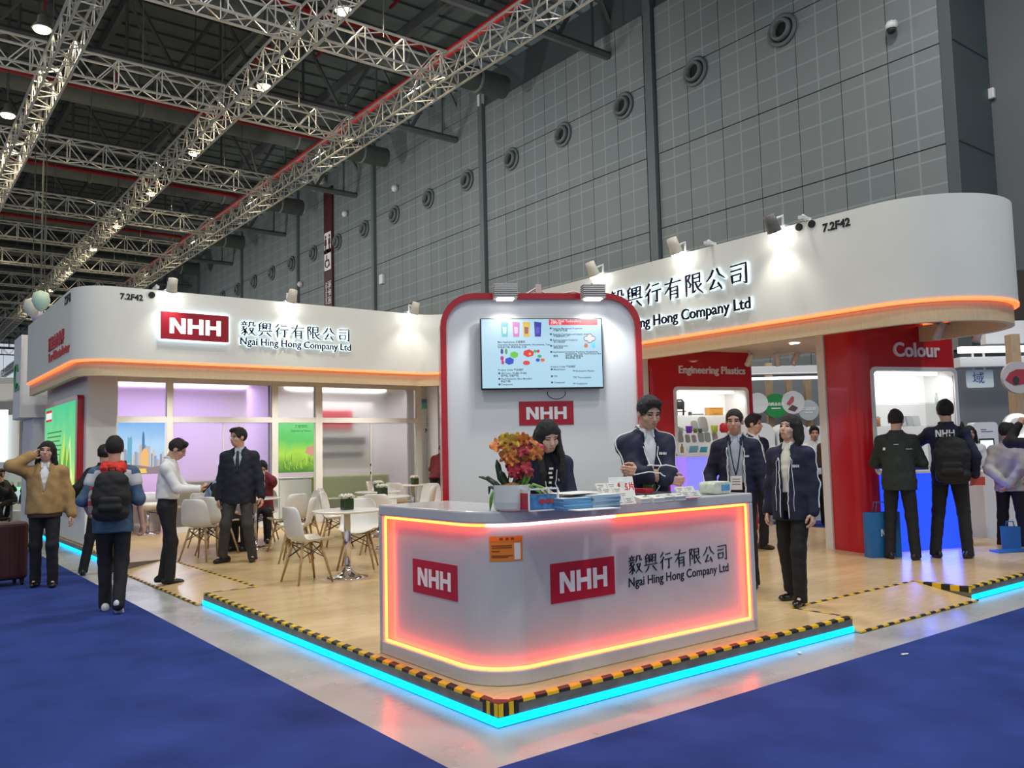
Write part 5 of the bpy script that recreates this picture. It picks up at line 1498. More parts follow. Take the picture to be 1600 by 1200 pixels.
# ================================================================== showcases, furniture, counter items
def shade_fix(o, deg=40):
    o.data.polygons.foreach_set('use_smooth', [True]*len(o.data.polygons)); m = o.modifiers.new('e', 'EDGE_SPLIT'); m.split_angle = R(deg); return o
SRED_ = mat('showcase_red', (.52, .006, .014), .35, coat=.2)
SHW = mat('showcase_white', (.80, .80, .80), .5)
SHELF = mat('shelf_glass', (.70, .80, .78), .08, alpha=.30)
def rbox(w, d, r):          # rounded front corners, front edge at y=0, back at y=d
    return [(0, d), (0, r)]+[(r-r*math.cos(R(a)), r-r*math.sin(R(a))) for a in np.linspace(0, 90, 7)][1:]+[(w-r+r*math.sin(R(a)), r-r*math.cos(R(a))) for a in np.linspace(0, 90, 7)]+[(w, d)]
def showcase(name, label, org, az, w, d, r, x0, x1, z0, z1, title, tz_, tw_, tx_):
    t = thing(name, label, 'display case', (org[0], org[1], ZP), az)
    H = FB-.02-ZP
    # body with a real opening: side cheeks, sill, lintel, back
    L = rbox(w, d, r)
    def seg(a, b, za, zb, nm='panel'):
        P = [p for p in L]
        # clip the rounded footprint between x=a..b
        Q = []
        ya = lambda x: np.interp(x, *zip(*sorted([(p[0], p[1]) for p in L if p[1] <= r+1e-6])))
        xs = [a]+[p[0] for p in L if a < p[0] < b and p[1] <= r+1e-6]+[b]
        xs = sorted(set(round(x, 4) for x in xs))
        Q = [(x, ya(x)) for x in xs]+[(b, d), (a, d)]
        return shade_fix(MB().prism(Q, za, zb).build(nm, SRED_, t))
    seg(0, x0, 0, H, 'side_panel'); seg(x1, w, 0, H, 'side_panel'); seg(x0, x1, 0, z0, 'lower_panel'); seg(x0, x1, z1, H, 'upper_panel')
    MB().bb((x0, d-.05, z0), (x1, d-.02, z1)).build('back_panel', glow('case_added_glow', (1, .98, .93), .26, (.8, .8, .8)), t)  # plain back panel given an added glow to brighten the case inside
    MB().bb((x0-.001, .02, z0-.001), (x0+.01, d-.03, z1)).bb((x1-.01, .02, z0), (x1+.001, d-.03, z1)).bb((x0, .02, z0-.001), (x1, d-.03, z0+.012)).bb((x0, .02, z1-.012), (x1, d-.03, z1+.001)).build('inner_lining', SHW, t)
    fo = rrect(x1-x0+.07, z1-z0+.07, .08); fi = rrect(x1-x0-.03, z1-z0-.03, .06); n = len(fo)
    V = [(p[0], p[1], q) for q in (0, .02) for p in fo]+[(p[0], p[1], q) for q in (0, .02) for p in fi]
    F = []
    for k in range(n):
        j = (k+1) % n
        F += [(k, j, n+j, n+k), (n+k, n+j, 3*n+j, 3*n+k), (2*n+k, 3*n+k, 3*n+j, 2*n+j), (k, 2*n+k, 2*n+j, j)]
    MB().add(V, F, M=frame_M(((x0+x1)/2, .004, (z0+z1)/2), (1, 0, 0), (0, 0, 1))).build('window_frame', SHW, t)
    fit_text(title, tw_, frame_M((tx_, -.008, tz_), (1, 0, 0), (0, 0, 1)), mat('title_white', (.80, .78, .78), .5), t, .012, .022, 'title_lettering')
    MB().bb((x0+.08, d*.35, z1-.05), (x1-.08, d*.35+.05, z1-.02)).build('light_bar', glow('case_glow', (1, .98, .94), 2.5), t)
    lamp_light('case_light', 'AREA', ((x0+x1)/2, .06, z1-.07), CASE, (1, .97, .92), target=((x0+x1)/2, d*.9, (z0+z1)/2-.35), size=(x1-x0-.2, .1), parent=t)
    return t
CASE = 4.5
# --- Colour showcase
cf = np.array([6.95, 1.78])+np.array([.325, .95])*.18
caz = math.atan2(1.345-1.779, 8.21-6.956)
cdv = np.array([math.cos(caz), math.sin(caz)]); cnv = np.array([-math.sin(caz), math.cos(caz)])
def on_vplane(px, py, o, dv, nv):
    d = ray(px, py); n3 = np.array([nv[0], nv[1], 0]); o3 = np.array([o[0], o[1], 0]); tt = ((o3-CAM)@n3)/(d@n3); P = CAM+d*tt
    return (P[:2]-o)@dv, P[2]-ZP
cx0 = on_vplane(1369, 700, cf, cdv, cnv); cx1 = on_vplane(1500, 700, cf, cdv, cnv)
cz1 = on_vplane(1430, 578, cf, cdv, cnv)[1]; ct_ = on_vplane(1430, 548, cf, cdv, cnv); cl_ = on_vplane(1395, 548, cf, cdv, cnv)[0]; cr_ = on_vplane(1466, 550, cf, cdv, cnv)[0]
cw = on_vplane(1508, 700, cf, cdv, cnv)[0]
SCC = showcase('colour_showcase', 'red rounded showcase titled Colour with a bright blue plinth', cf, caz, cw, .55, .16, cx0[0], cx1[0]-.02, .98, cz1, 'Colour', ct_[1], cr_-cl_, (cl_+cr_)/2)
BLUE = glow('plinth_blue', (.012, .06, 1.0), 1.35, (.02, .05, .6))
MB().bb((cx0[0]+.02, -.035, .0), (cw-.03, .02, .955)).build('lit_plinth', BLUE, SCC, bevel=.01)
lamp_light('plinth_light', 'AREA', ((cx0[0]+cw)/2, -.06, .45), 14, (.10, .16, 1), target=((cx0[0]+cw)/2, -3, .3), size=(.9, .8), parent=SCC)
MB().bb((cx0[0], -.05, .955), (cw-.01, .10, .98)).build('ledge', SHW, SCC)
# --- Engineering Plastics showcase
ef1 = onz(1192, 827, ZP)[:2]; eaz = R(-14)
edv = np.array([math.cos(eaz), math.sin(eaz)]); env_ = np.array([-math.sin(eaz), math.cos(eaz)])
el_ = on_vplane(1019, 650, ef1, edv, env_)[0]
ef = ef1+edv*el_; ew = -el_-.06
ex0 = on_vplane(1058, 700, ef, edv, env_)[0]; ex1 = on_vplane(1170, 700, ef, edv, env_)[0]; ez1 = on_vplane(1115, 608, ef, edv, env_)[1]; ez0 = on_vplane(1115, 708, ef, edv, env_)[1]
et = on_vplane(1111, 579, ef, edv, env_); etl = on_vplane(1060, 579, ef, edv, env_)[0]; etr = on_vplane(1163, 581, ef, edv, env_)[0]
SCE = showcase('plastics_showcase', 'red showcase titled Engineering Plastics with shelves of samples', ef, eaz, ew, .6, .05, ex0, ex1, ez0, ez1, 'Engineering Plastics', et[1], etr-etl, (etl+etr)/2)
VIO = glow('plinth_violet', (.20, .20, 1.0), .95, (.2, .2, .7)); VIO2 = glow('plinth_violet_side', (.33, .20, .95), .75, (.3, .2, .7))
bx0 = on_vplane(1075, 760, ef-env_*.5, edv, env_)[0]; bx1 = on_vplane(1165, 760, ef-env_*.5, edv, env_)[0]; bz = on_vplane(1085, 712, ef-env_*.5, edv, env_)[1]
pl = thing('lit_plinth_box', 'violet blue glowing plinth in front of the plastics showcase', 'plinth', (*(ef-env_*.5), ZP), eaz)
MB().bb((bx0, 0, 0), (bx1, .46, bz-.02)).build('glowing_body', VIO, pl, bevel=.01); MB().bb((bx0-.01, .002, 0), (bx0+.06, .44, bz-.03)).build('side_panel', VIO2, pl); MB().bb((bx0-.02, -.02, bz-.02), (bx1+.02, .47, bz)).build('top', SHW, pl)
# white pillars flanking the showcases
for org, dv, nv, lab, a0, a1 in ((cf, cdv, cnv, 'narrow white partition behind the red Colour showcase', -.02, .35), (ef, edv, env_, 'narrow white partition beside the plastics showcase', -.16, -.01)):
    o = MB().bb((a0, .56 if a0 > -.1 else .05, 0), (a1, .70, FB-.02-ZP)).build('white_partition', FRM, loc=(org[0], org[1], ZP), rot=(0, 0, math.atan2(dv[1], dv[0]))); tag(o, lab, 'partition')
# shelves and samples (each a thing of its own)
def smp(kind, lab, frame, x, z, col, sc=1.0, y=.25, cat='sample'):
    org, az = frame
    m = mat('sample_%02d%02d%02d' % tuple(int(c*99) for c in col), col, .35)
    b = MB()
    if kind == 'cup': b.lathe([(.045, 0), (.06, .12), (.054, .12), (.041, .008), (0, .008)], 16)
    elif kind == 'jug': b.lathe([(.04, 0), (.065, .03), (.06, .10), (.035, .13), (.03, .13), (.05, .09), (.05, .02), (0, .01)], 16).tube([(.055, 0, .1), (.10, 0, .09), (.09, 0, .04), (.06, 0, .03)], .008, 6)
    elif kind == 'box': b.box((0, 0, .05), (.24, .10, .10)).box((0, 0, .103), (.25, .11, .012)).box((0, -.053, .05), (.10, .006, .05))
    elif kind == 'dish': b.lathe([(.03, 0), (.08, .035), (.085, .05), (.078, .05), (.028, .008), (0, .008)], 18)
    elif kind == 'tray': b.prism(rrect(.13, .20, .045), 0, .012, M=frame_M((0, 0, .11), (1, 0, 0), (0, .25, 1))).prism(rrect(.10, .17, .035), .012, .02, M=frame_M((0, -.0, .11), (1, 0, 0), (0, .25, 1)))
    elif kind == 'scoop': b.tube([(-.1, 0, .09), (.1, 0, .02)], .007, 6).lathe([(0, 0), (.03, .005), (.045, .03), (.04, .03), (0, .012)], 14, c=(-.11, 0, .07))
    elif kind == 'bottle': b.lathe([(.03, 0), (.034, .01), (.034, .11), (.014, .14), (.014, .16), (.018, .16), (.018, .18), (0, .18)], 14)
    elif kind == 'chairback': b.tube([(-.05, 0, 0), (-.06, 0, .17), (-.03, 0, .2), (.03, 0, .2), (.06, 0, .17), (.05, 0, 0)], .012, 6).box((0, 0, .13), (.09, .012, .10)).box((0, -.03, .05), (.1, .07, .012))
    elif kind == 'rod': b.tube([(-.14, 0, .02), (.12, 0, .02)], .01, 6).lathe([(0, 0), (.028, .0), (.032, .05), (.02, .06), (0, .06)], 12, c=(-.14, 0, 0))
    elif kind == 'mask': b.grid([[(.07*math.cos(a), -.02*math.sin(a)-.01*q, .03*q) for a in np.linspace(0, PI, 8)] for q in range(4)]).tube([(-.07, 0, .08), (-.1, 0, .05), (-.07, 0, .01)], .003, 4)
    elif kind == 'plaque': b.prism(rrect(.14, .16, .015), 0, .01, M=frame_M((0, 0, .08), (1, 0, 0), (0, .2, 1))).box((0, .03, .03), (.08, .03, .06))
    b.v = [(v[0]*sc, v[1]*sc, v[2]*sc) for v in b.v]
    c_, s_ = math.cos(az), math.sin(az)
    o = b.build('%s_sample' % kind, m, smooth=kind in ('cup', 'jug', 'dish', 'bottle'), loc=(org[0]+c_*x-s_*y, org[1]+s_*x+c_*y, ZP+z), rot=(0, 0, az))
    tag(o, lab, cat)
fE = (ef, eaz); fC = (cf, caz)
def shelf(t, x0, x1, y0, y1, z): MB().bb((x0+.012, y0, z-.006), (x1-.012, y1, z)).build('shelf', SHELF, t)
eh = ez1-ez0
es = [on_vplane(1100, y, ef, edv, env_)[1] for y in (692, 676, 648)]
for z in es: shelf(SCE, ex0, ex1, .08, .55, z)
def eX(px): return on_vplane(px, 660, ef+env_*.2, edv, env_)[0]
e0 = ez0+.014
smp('chairback', 'small black chair model on the top shelf of the plastics case', fE, eX(1066), es[2], (.02, .02, .02), 1.25)
smp('rod', 'black handled grey tool on the top shelf of the plastics case', fE, eX(1093), es[2], (.10, .10, .10), 1.0)
smp('box', 'orange storage box on the top shelf of the plastics case', fE, eX(1119), es[2], (.62, .30, .06), 1.15)
smp('box', 'pale beige box at the end of the plastics case top shelf', fE, eX(1151), es[2], (.66, .52, .36), .8)
smp('scoop', 'grey plastic scoop in the plastics case', fE, eX(1080), es[1], (.52, .53, .52), 1.1, .42)
smp('tray', 'flat grey tray standing in the plastics case', fE, eX(1100), es[1], (.55, .57, .56), 1.0, .46)
smp('tray', 'wide pale tray standing in the plastics case centre', fE, eX(1112), es[1], (.66, .68, .66), 1.3, .44)
smp('cup', 'grey cup on the middle shelf of the plastics case', fE, eX(1066), es[1], (.45, .46, .45), .75)
smp('cup', 'violet cup on the middle shelf of the plastics case', fE, eX(1079), es[1], (.22, .03, .55), .95)
smp('cup', 'small olive cup on the middle shelf of the plastics case', fE, eX(1089), es[1], (.20, .22, .03), .6)
smp('cup', 'small dark grey cup on the middle shelf of the plastics case', fE, eX(1096.5), es[1], (.12, .13, .12), .6)
smp('cup', 'lime yellow cup on the middle shelf of the plastics case', fE, eX(1119), es[1], (.55, .60, .05), 1.0)
smp('jug', 'red jug on the middle shelf of the plastics case', fE, eX(1134), es[1], (.70, .02, .04), 1.2)
for px, sc, w_ in ((1067, 1.05, 'tall grey'), (1079, .8, 'small grey'), (1089, .75, 'narrow grey'), (1100, 1.0, 'ribbed pale'), (1110, 1.0, 'square pale'), (1122, .95, 'light grey')):
    smp('tray', '%s sample plaque on the lower shelf of the plastics case' % w_, fE, eX(px), es[0], (.50+.03*(px % 5), .52, .50), sc*.85, .3)
smp('bottle', 'yellow bottle at the bottom of the plastics case', fE, eX(1067), e0, (.65, .45, .10), .8)
smp('mask', 'pale blue face mask at the bottom of the plastics case', fE, eX(1084), e0, (.30, .62, .85), 1.2)
smp('mask', 'turquoise face mask at the bottom of the plastics case', fE, eX(1100), e0, (.10, .58, .65), 1.0)
smp('dish', 'clear dish at the bottom of the plastics case', fE, eX(1117), e0, (.70, .74, .74), .9)
cs = [on_vplane(1430, y, cf, cdv, cnv)[1] for y in (665, 629)]
for z in cs: shelf(SCC, cx0[0], cx1[0]-.02, .08, .5, z)
def cX(px): return on_vplane(px, 650, cf+cnv*.2, cdv, cnv)[0]
smp('bottle', 'clear bottle on the middle shelf of the Colour case', fC, cX(1413), cs[0], (.62, .68, .70), 1.05, .3)
smp('cup', 'orange cup on the middle shelf of the Colour case', fC, cX(1377), cs[0], (.75, .35, .15), 1.0, .3)
for px, c1, lab in ((1380, (.62, .62, .60), 'pale plaque'), (1422, (.70, .72, .72), 'white plaque'), (1431, (.55, .60, .62), 'grey plaque'), (1443, (.75, .76, .74), 'ivory plaque')):
    smp('plaque', '%s on the Colour case shelf' % lab, fC, cX(px), cs[0], c1, .85, .33)
smp('plaque', 'black screen plaque on the Colour case ledge', fC, cX(1428), .985, (.03, .03, .03), 1.2, .12)
smp('dish', 'white dish on the Colour case ledge', fC, cX(1450), .985, (.75, .75, .75), 1.0, .15)
smp('bottle', 'small bottle on the top shelf of the Colour case', fC, cX(1475), cs[1], (.45, .50, .50), .8, .3)

# ---- track lights under the canopy
TRW = mat('track_white', (.66, .64, .58), .4)
def track(px0, py0, px1, py1, lamps, lab):
    z = FB-.07
    a = onz(px0, py0, z); b_ = onz(px1, py1, z)
    t = thing('ceiling_track', lab, 'track light', (0, 0, 0))
    MB().tube([a, b_], .018, 4).build('rail', mat('track_grey', (.30, .29, .27), .4) if 'dark' in lab else TRW, t)
    MB().tube([a, (a[0], a[1], FB)], .01, 4).build('stem', TRW, t); MB().tube([b_, (b_[0], b_[1], FB)], .01, 4).build('stem', TRW, t)
    for k, (u, lx, ly, lit) in enumerate(lamps):
        p = a+(b_-a)*u
        d = Vector((lx, ly, -1)).normalized()
        h = Vector(p)+Vector((0, 0, -.05))
        g = t
        M = frame_M(h, d.orthogonal(), d.cross(d.orthogonal()))
        M = Matrix.Translation(h) @ d.to_track_quat('Z', 'Y').to_matrix().to_4x4()
        lb = MB().lathe([(0, -.06), (.045, -.055), (.05, .16), (.042, .16), (.04, .14), (0, .14)], 14, M=M).build('lamp_head', TRW, t, smooth=True)
        MB().lathe([(0, .142), (.04, .142)], 14, M=M).build('lens', glow('track_lens', (1, .95, .85), 9) if lit else SHW, lb)
        if lit: lamp_light('track_light', 'SPOT', tuple(h+d*.18), 18, (1, .93, .8), target=tuple(h+d*2), size=.04, spot=R(80), blend=.8, parent=t)
    return t
track(1170, 553, 1306, 549, ((.02, .3, .8, False), (.32, .5, 0.2, True), (.55, -.4, .3, False), (.80, .6, -.3, True)), 'white ceiling track with four spot heads beside the plastics case')
track(1445, 503, 1560, 512, ((.2, -.2, .35, False), (.72, -.3, .2, False)), 'dark ceiling track with two spot heads over the Colour case')
for i, (x, y) in enumerate(((7.6, 6.0), (8.2, 3.6), (7.2, 8.2))):
    t = thing('ceiling_downlight', '%s recessed downlight in the cream canopy soffit' % ('middle', 'nearest', 'farthest')[i], 'downlight', (x, y, FB-.025), group='downlights in the soffit')
    MB().lathe([(.07, 0), (.085, 0), (.085, -.012), (.07, -.008), (.07, 0)], 18, cap=False).build('ring', TRW, t); MB().lathe([(0, -.004), (.07, -.004)], 18).build('lens', glow('down_lens', (1, .93, .8), 8), t)
    lamp_light('down_light', 'SPOT', (0, 0, -.03), 95, (1, .93, .80), target=(0, 0, -3), size=.06, spot=R(110), blend=.8, parent=t)
for i, (x, y) in enumerate(((1.6, 11.0), (3.6, 11.0), (5.4, 11.0))):
    t = thing('ceiling_downlight', '%s downlight under the canopy in front of the frosted panes' % NTH[i], 'downlight', (x, y, FB-.025), group='downlights over the chairs')
    MB().lathe([(.07, 0), (.085, 0), (.085, -.012), (.07, -.008), (.07, 0)], 18, cap=False).build('ring', TRW, t); MB().lathe([(0, -.004), (.07, -.004)], 18).build('lens', glow('down_lens', (1, .93, .8), 8), t)
    lamp_light('down_light', 'SPOT', (0, 0, -.03), 150, (1, .95, .86), target=(0, .9, -2), size=.06, spot=R(115), blend=.8, parent=t)

# ------------------------------------------------------------------ chairs and tables
SHELLM = mat('chair_white', (.76, .74, .69), .35); LEGW = mat('chair_leg_wood', (.42, .27, .13), .5, var=.15, scale=30); WIRE = mat('chair_wire', (.015, .015, .015), .4)
def chair_proto():
    t = thing('shell_chair', '', 'chair')
    prof = [(.225, .425, .19), (.20, .44, .215), (.11, .44, .23), (0, .428, .232), (-.10, .43, .235), (-.165, .455, .238), (-.20, .52, .235), (-.22, .60, .226), (-.24, .70, .21), (-.256, .78, .185), (-.264, .815, .13)]
    rows = []
    for i, (y, z, w_) in enumerate(prof):
        k = np.clip((i-3)/4, 0, 1)
        row = []
        for u in np.linspace(-1, 1, 11):
            uu = abs(u)**2.4
            row.append((u*w_, y+k*.065*uu, z+(1-k)*.045*uu))
        rows.append(row)
    o = MB().grid(rows).build('seat_shell', SHELLM, t, smooth=True, solid=.012)
    sd = o.modifiers.new('s', 'SUBSURF'); sd.levels = 1; sd.render_levels = 1
    for sx in (-1, 1):
        for sy in (-1, 1):
            MB().tube([(sx*.12, sy*.10-.01, .425), (sx*.215, sy*.195-.01, 0)], [.017, .011], 8).build('leg', LEGW, t, smooth=True)
    b = MB()
    for s_ in (-1, 1):
        b.tube([(-.16, s_*.14-.01, .26), (.13, s_*.11-.01, .40)], .005, 5).tube([(.16, s_*.14-.01, .26), (-.13, s_*.11-.01, .40)], .005, 5)
        b.tube([(s_*.16, -.15, .26), (s_*.13, .1, .40)], .005, 5).tube([(s_*.16, .13, .26), (s_*.13, -.12, .40)], .005, 5)
        b.tube([(-.13, s_*.1-.01, .415), (.13, s_*.1-.01, .415)], .007, 5)
    b.build('wire_brace', WIRE, t)
    return t
def floor_at(px, dep):
    d = ray(px, 700); d = d/(d@_f); P = CAM+d*dep; return P[0], P[1]
CH0 = None
def chair(x, y, face, lab):
    global CH0
    if CH0 is None: t = CH0 = chair_proto()
    else: t = copy_tree(CH0)
    t.location = (x, y, ZP); t.rotation_euler = (0, 0, R(face)-PI/2)
    return tag(t, lab, 'chair', 'white shell chairs at the tables')
TBM = mat('table_white', (.78, .77, .74), .25, coat=.2)
TB0 = None
def table(x, y, lab):
    global TB0
    if TB0 is None:
        t = thing('round_table', '', 'table')
        MB().lathe([(0, .715), (.36, .715), (.385, .725), (.385, .735), (.37, .74), (0, .74)], 40).build('tabletop', TBM, t, smooth=False)
        MB().tube([(0, 0, .05), (0, 0, .715)], .036, 16).build('column', CHR, t, smooth=True)
        MB().lathe([(.225, 0), (.225, .008), (.16, .022), (.08, .05), (.045, .085), (.037, .12)], 30).build('foot', CHR, t, smooth=True)
        TB0 = t
    else: t = copy_tree(TB0)
    t.location = (x, y, ZP)
    return tag(t, lab, 'table', 'round white tables')
T1, T2, T3, T4, TL = (1.54, 4.90), (3.25, 7.19), (3.95, 8.65), (5.75, 10.6), (1.87, 8.62)
table(*T1, 'round white table with chrome foot nearest the counter')
table(*T2, 'round white table behind the nearest table with a rose cube')
table(*T3, 'round white table between the frosted panes and the middle table')
table(*T4, 'round white table beside the woman in the maroon shirt')
table(*TL, 'round white table where three men sit')
chair(1.08, 4.92, 2, 'white shell chair standing side-on at the nearest table')
chair(1.97, 5.50, 235, 'white shell chair pushed in behind the nearest table')
chair(2.72, 7.62, -38, 'white shell chair seen edge-on at the middle table')
chair(2.85, 6.62, 52, 'white shell chair with its back to the counter at the middle table')
chair(3.78, 6.62, 135, 'white shell chair with its back to the tower at the middle table')
chair(3.35, 9.05, -35, 'white shell chair beside the far frosted panes')
chair(4.45, 8.15, 140, 'white shell chair between the middle table and the tower')
chair(4.35, 9.25, 235, 'white shell chair facing out from the panes behind two tables')
chair(5.2, 10.2, 35, 'white shell chair at the table near the maroon woman')
chair(6.2, 10.2, 140, 'white shell chair just behind the tower rim')
chair(5.3, 11.1, -40, 'white shell chair in front of the far glass post')
chair(5.05, 9.0, 200, 'white shell chair turned away beside the tower rim')
chair(*floor_at(341, 11.9), 25, 'white shell chair with its back to the white-shirted man')
chair(*floor_at(327, 12.9), -60, 'white shell chair under the balding man')
chair(*floor_at(318, 11.3), 35, 'empty white shell chair pulled out behind the white-shirted man')
chair(2.10, 7.93, 110, 'white shell chair seen side-on under the dark suited man')
chair(2.62, 8.55, 175, 'white shell chair with a black bag on its seat')
chair(*floor_at(462, 10.9), 150, 'empty white shell chair between the suited man and the nearest table')
chair(2.35, 9.55, 240, 'white shell chair holding the man in maroon')
b = SDF(.03); b.ell((0, 0, .08), (.13, .09, .08)).ell((.06, .02, .05), (.10, .08, .05)); b.noise = (.004, 40, 3)
# rose cubes on the tables
ROSE = mat('rose_cream', (.80, .76, .62), .6); LEAFD = mat('leaf_dark', (.05, .12, .03), .5, var=.3, scale=20); VASE = mat('vase_green', (.035, .055, .02), .15)
def petal_ball(mb, c, r, seed, mi=0):
    rg = random.Random(seed)
    for ring, (n, rr, tilt) in enumerate(((4, .35, 75), (6, .65, 50), (8, 1.0, 20))):
        for k in range(n):
            a = 2*PI*k/n+ring*.5+rg.uniform(-.15, .15); rad = r*rr
            ca, sa = math.cos(a), math.sin(a); T_ = R(tilt)
            rows = []
            for v in (0, .5, 1):
                row = []
                for u in (-1, 0, 1):
                    w_ = rad*.62*u*(1-.35*abs(v-.5))
                    o_ = rad*(.35+.65*v*math.cos(T_)); h_ = r*(.9*v*math.sin(T_)+.25*v-.1*u*u)
                    row.append((c[0]+ca*o_-sa*w_, c[1]+sa*o_+ca*w_, c[2]+h_))
                rows.append(row)
            mb.grid(rows, mi)
def rose_cube(x, y, lab, seed):
    t = thing('flower_vase', lab, 'flowers', (x, y, ZP+.742))
    MB().box((0, 0, .06), (.115, .115, .12)).build('vase', VASE, t, bevel=.008)
    for k, (dx, dy) in enumerate(((-.035, -.03), (.035, -.03), (0, .035), (.04, .04), (-.045, .04))):
        b = MB(); petal_ball(b, (dx, dy, .125), .045, seed+k); b.build('rose', ROSE, t, smooth=True, solid=.002)
    rg = random.Random(seed)
    for k in range(9):
        a = 2*PI*k/9; b = MB(); l = .085
        b.grid([[(math.cos(a)*(.04+l*v)-math.sin(a)*w_*(.018*math.sin(PI*min(.98, v+.08))), math.sin(a)*(.04+l*v)+math.cos(a)*w_*(.018*math.sin(PI*min(.98, v+.08))), .118+.03*math.sin(2.2*v)) for w_ in (-1, 0, 1)] for v in (0, .33, .66, 1)]).build('leaf', LEAFD, t, smooth=True)
rose_cube(T1[0], T1[1], 'cream roses in a dark cube on the nearest table', 1); rose_cube(T2[0]-.02, T2[1], 'cream roses in a dark cube on the middle table', 20)
rose_cube(T3[0], T3[1], 'cream roses in a dark cube on the table by the frosted panes', 40); rose_cube(T4[0]+.05, T4[1], 'cream roses in a dark cube on the table by the maroon woman', 60)
t = thing('glass_side_table', 'small glass side table below the green plant photograph', 'table', (PX(487, 780, 1, 12.5)[0], 12.55, ZP))
MB().box((0, 0, .45), (.42, .3, .015)).build('tabletop', SHELF, t)
for sx in (-.16, .16):
    MB().tube([(sx, 0, 0), (sx, 0, .445)], .02, 8).build('leg', CHR, t)

# ------------------------------------------------------------------ things on the counter
ZC = CT+.001
def czp(px, py): return onz(px, py, ZC)
# orchid
p = czp(800, 797)
orc = thing('orchid_pot', 'orange and yellow orchid in a white pot on the counter', 'potted plant', (p[0], p[1], ZC))
k = .112
MB().lathe([(k*.80, 0), (k*.95, .012), (k, .05), (k, .150), (k*.95, .150), (k*.93, .06), (0, .05)], 36).build('pot', mat('pot_white', (.66, .68, .64), .3), orc, smooth=False)
MB().lathe([(0, .165), (.05, .158), (k*.94, .135)], 20).build('moss', mat('moss_brown', (.30, .16, .05), .9, var=.4, scale=60, bump=.8), orc, smooth=True)
PET = [mat('orchid_orange', (.62, .20, .035), .5, var=.35, scale=45), mat('orchid_yellow', (.70, .42, .05), .5, var=.25, scale=40), mat('orchid_red', (.42, .03, .045), .5, var=.3, scale=40)]
LIPM = mat('orchid_lip', (.45, .015, .03), .5); STEM = mat('stem_green', (.08, .12, .03), .5)
camdir = Vector((CAM[0]-p[0], CAM[1]-p[1], 0)).normalized(); side_ = Vector((-camdir.y, camdir.x, 0))*-1   # image right
side_ = Vector((_r[0], _r[1], 0)).normalized()
def bloom(c, n, r, m, seed):
    rg = random.Random(seed); n = Vector(n).normalized(); q = n.to_track_quat('Z', 'Y').to_matrix().to_4x4(); M = Matrix.Translation(c) @ q @ Matrix.Rotation(rg.uniform(-.5, .5), 4, 'Z')
    b = MB()
    for j, (a, ln, wd) in enumerate(((90, 1.0, .50), (18, 1.0, .85), (162, 1.0, .85), (232, .95, .48), (308, .95, .48))):
        a = R(a); rows = []
        for v in (0, .2, .45, .7, .88, 1):
            w_ = r*wd*math.sin(PI*(.06+.86*v))**.55; row = []
            for u in (-1, -.5, 0, .5, 1):
                row.append((math.cos(a)*r*ln*v-math.sin(a)*w_*u*.62, math.sin(a)*r*ln*v+math.cos(a)*w_*u*.62, .004*j/5+r*(.22*v*v-.18*u*u*v)+.002*j))
            rows.append(row)
        b.grid(rows, 0, M)
    b.grid([[(u*.25*r*math.sin(PI*(.2+.7*v)), -.05*r-.4*r*v, .12*r+.25*r*math.sin(PI*v)) for u in (-1, 0, 1)] for v in (0, .5, 1)], 1, M)
    return b.build('blossom', [m, LIPM], orc, smooth=True)
rg = random.Random(5)
def opx(px, py, dep=0.0):
    """photo pixel to local orchid coordinates on the plane facing the camera through the pot"""
    d = Vector(ray(px, py)); o = Vector((p[0], p[1], 0)); tt = (o-Vector(CAM)).dot(camdir)/d.dot(camdir)
    w3 = Vector(CAM)+d*tt+camdir*dep
    return Vector((w3.x-p[0], w3.y-p[1], w3.z-ZC))
stems = [[(790, 770), (797, 735), (805, 705), (790, 690), (778, 694)], [(800, 770), (812, 730), (822, 700), (830, 692), (840, 702)], [(805, 770), (818, 745), (822, 725), (812, 712)]]
for s_ in stems: MB().tube([opx(*q, .02*i*(1 if i % 2 else .5)) for i, q in enumerate(s_)], .005, 6).build('stem', STEM, orc, smooth=True)
BL = [(779, 697, 0, 26), (789, 689, 1, 25), (797, 690, 1, 27), (806, 688, 1, 24), (813, 692, 0, 26), (819, 686, 0, 20), (817, 701, 2, 28), (808, 703, 1, 22), (829, 695, 0, 24), (836, 702, 2, 28), (838, 709, 0, 22), (825, 708, 1, 22), (804, 710, 1, 24), (796, 708, 0, 22), (790, 714, 0, 22), (800, 718, 0, 22), (812, 716, 0, 24), (819, 722, 2, 18), (800, 735, 2, 20), (812, 732, 2, 20), (822, 731, 2, 20), (806, 741, 2, 20), (815, 738, 2, 20), (798, 727, 2, 16), (826, 738, 2, 16)]
for i, (bx, by, mi, r_) in enumerate(BL):
    dep = rg.uniform(.0, .07)
    bloom(opx(bx, by, dep), camdir+Vector((rg.uniform(-.5, .5), rg.uniform(-.5, .5), rg.uniform(-.25, .4))), r_/1315*4.9*.56, PET[mi], i)
def oleaf(pts, wd, m=None):
    P = [Vector(q) for q in pts]; rows = []
    n = len(P)
    for i, q in enumerate(P):
        a = P[max(0, i-1)]; c = P[min(n-1, i+1)]; d = (c-a).normalized(); s_ = d.cross(camdir+Vector((0, 0, .6)))
        if s_.length < .1: s_ = side_.copy()
        s_.normalize(); w_ = wd*math.sin(PI*(.15+.80*i/(n-1)))
        rows.append([q-s_*w_+Vector((0, 0, .25*w_)), q, q+s_*w_+Vector((0, 0, .25*w_))])
    MB().grid(rows).build('leaf', m or LEAFD, orc, smooth=True, solid=.003)
DL = mat('orchid_leaf', (.020, .040, .016), .35); GL = mat('fern_green', (.10, .26, .03), .45)
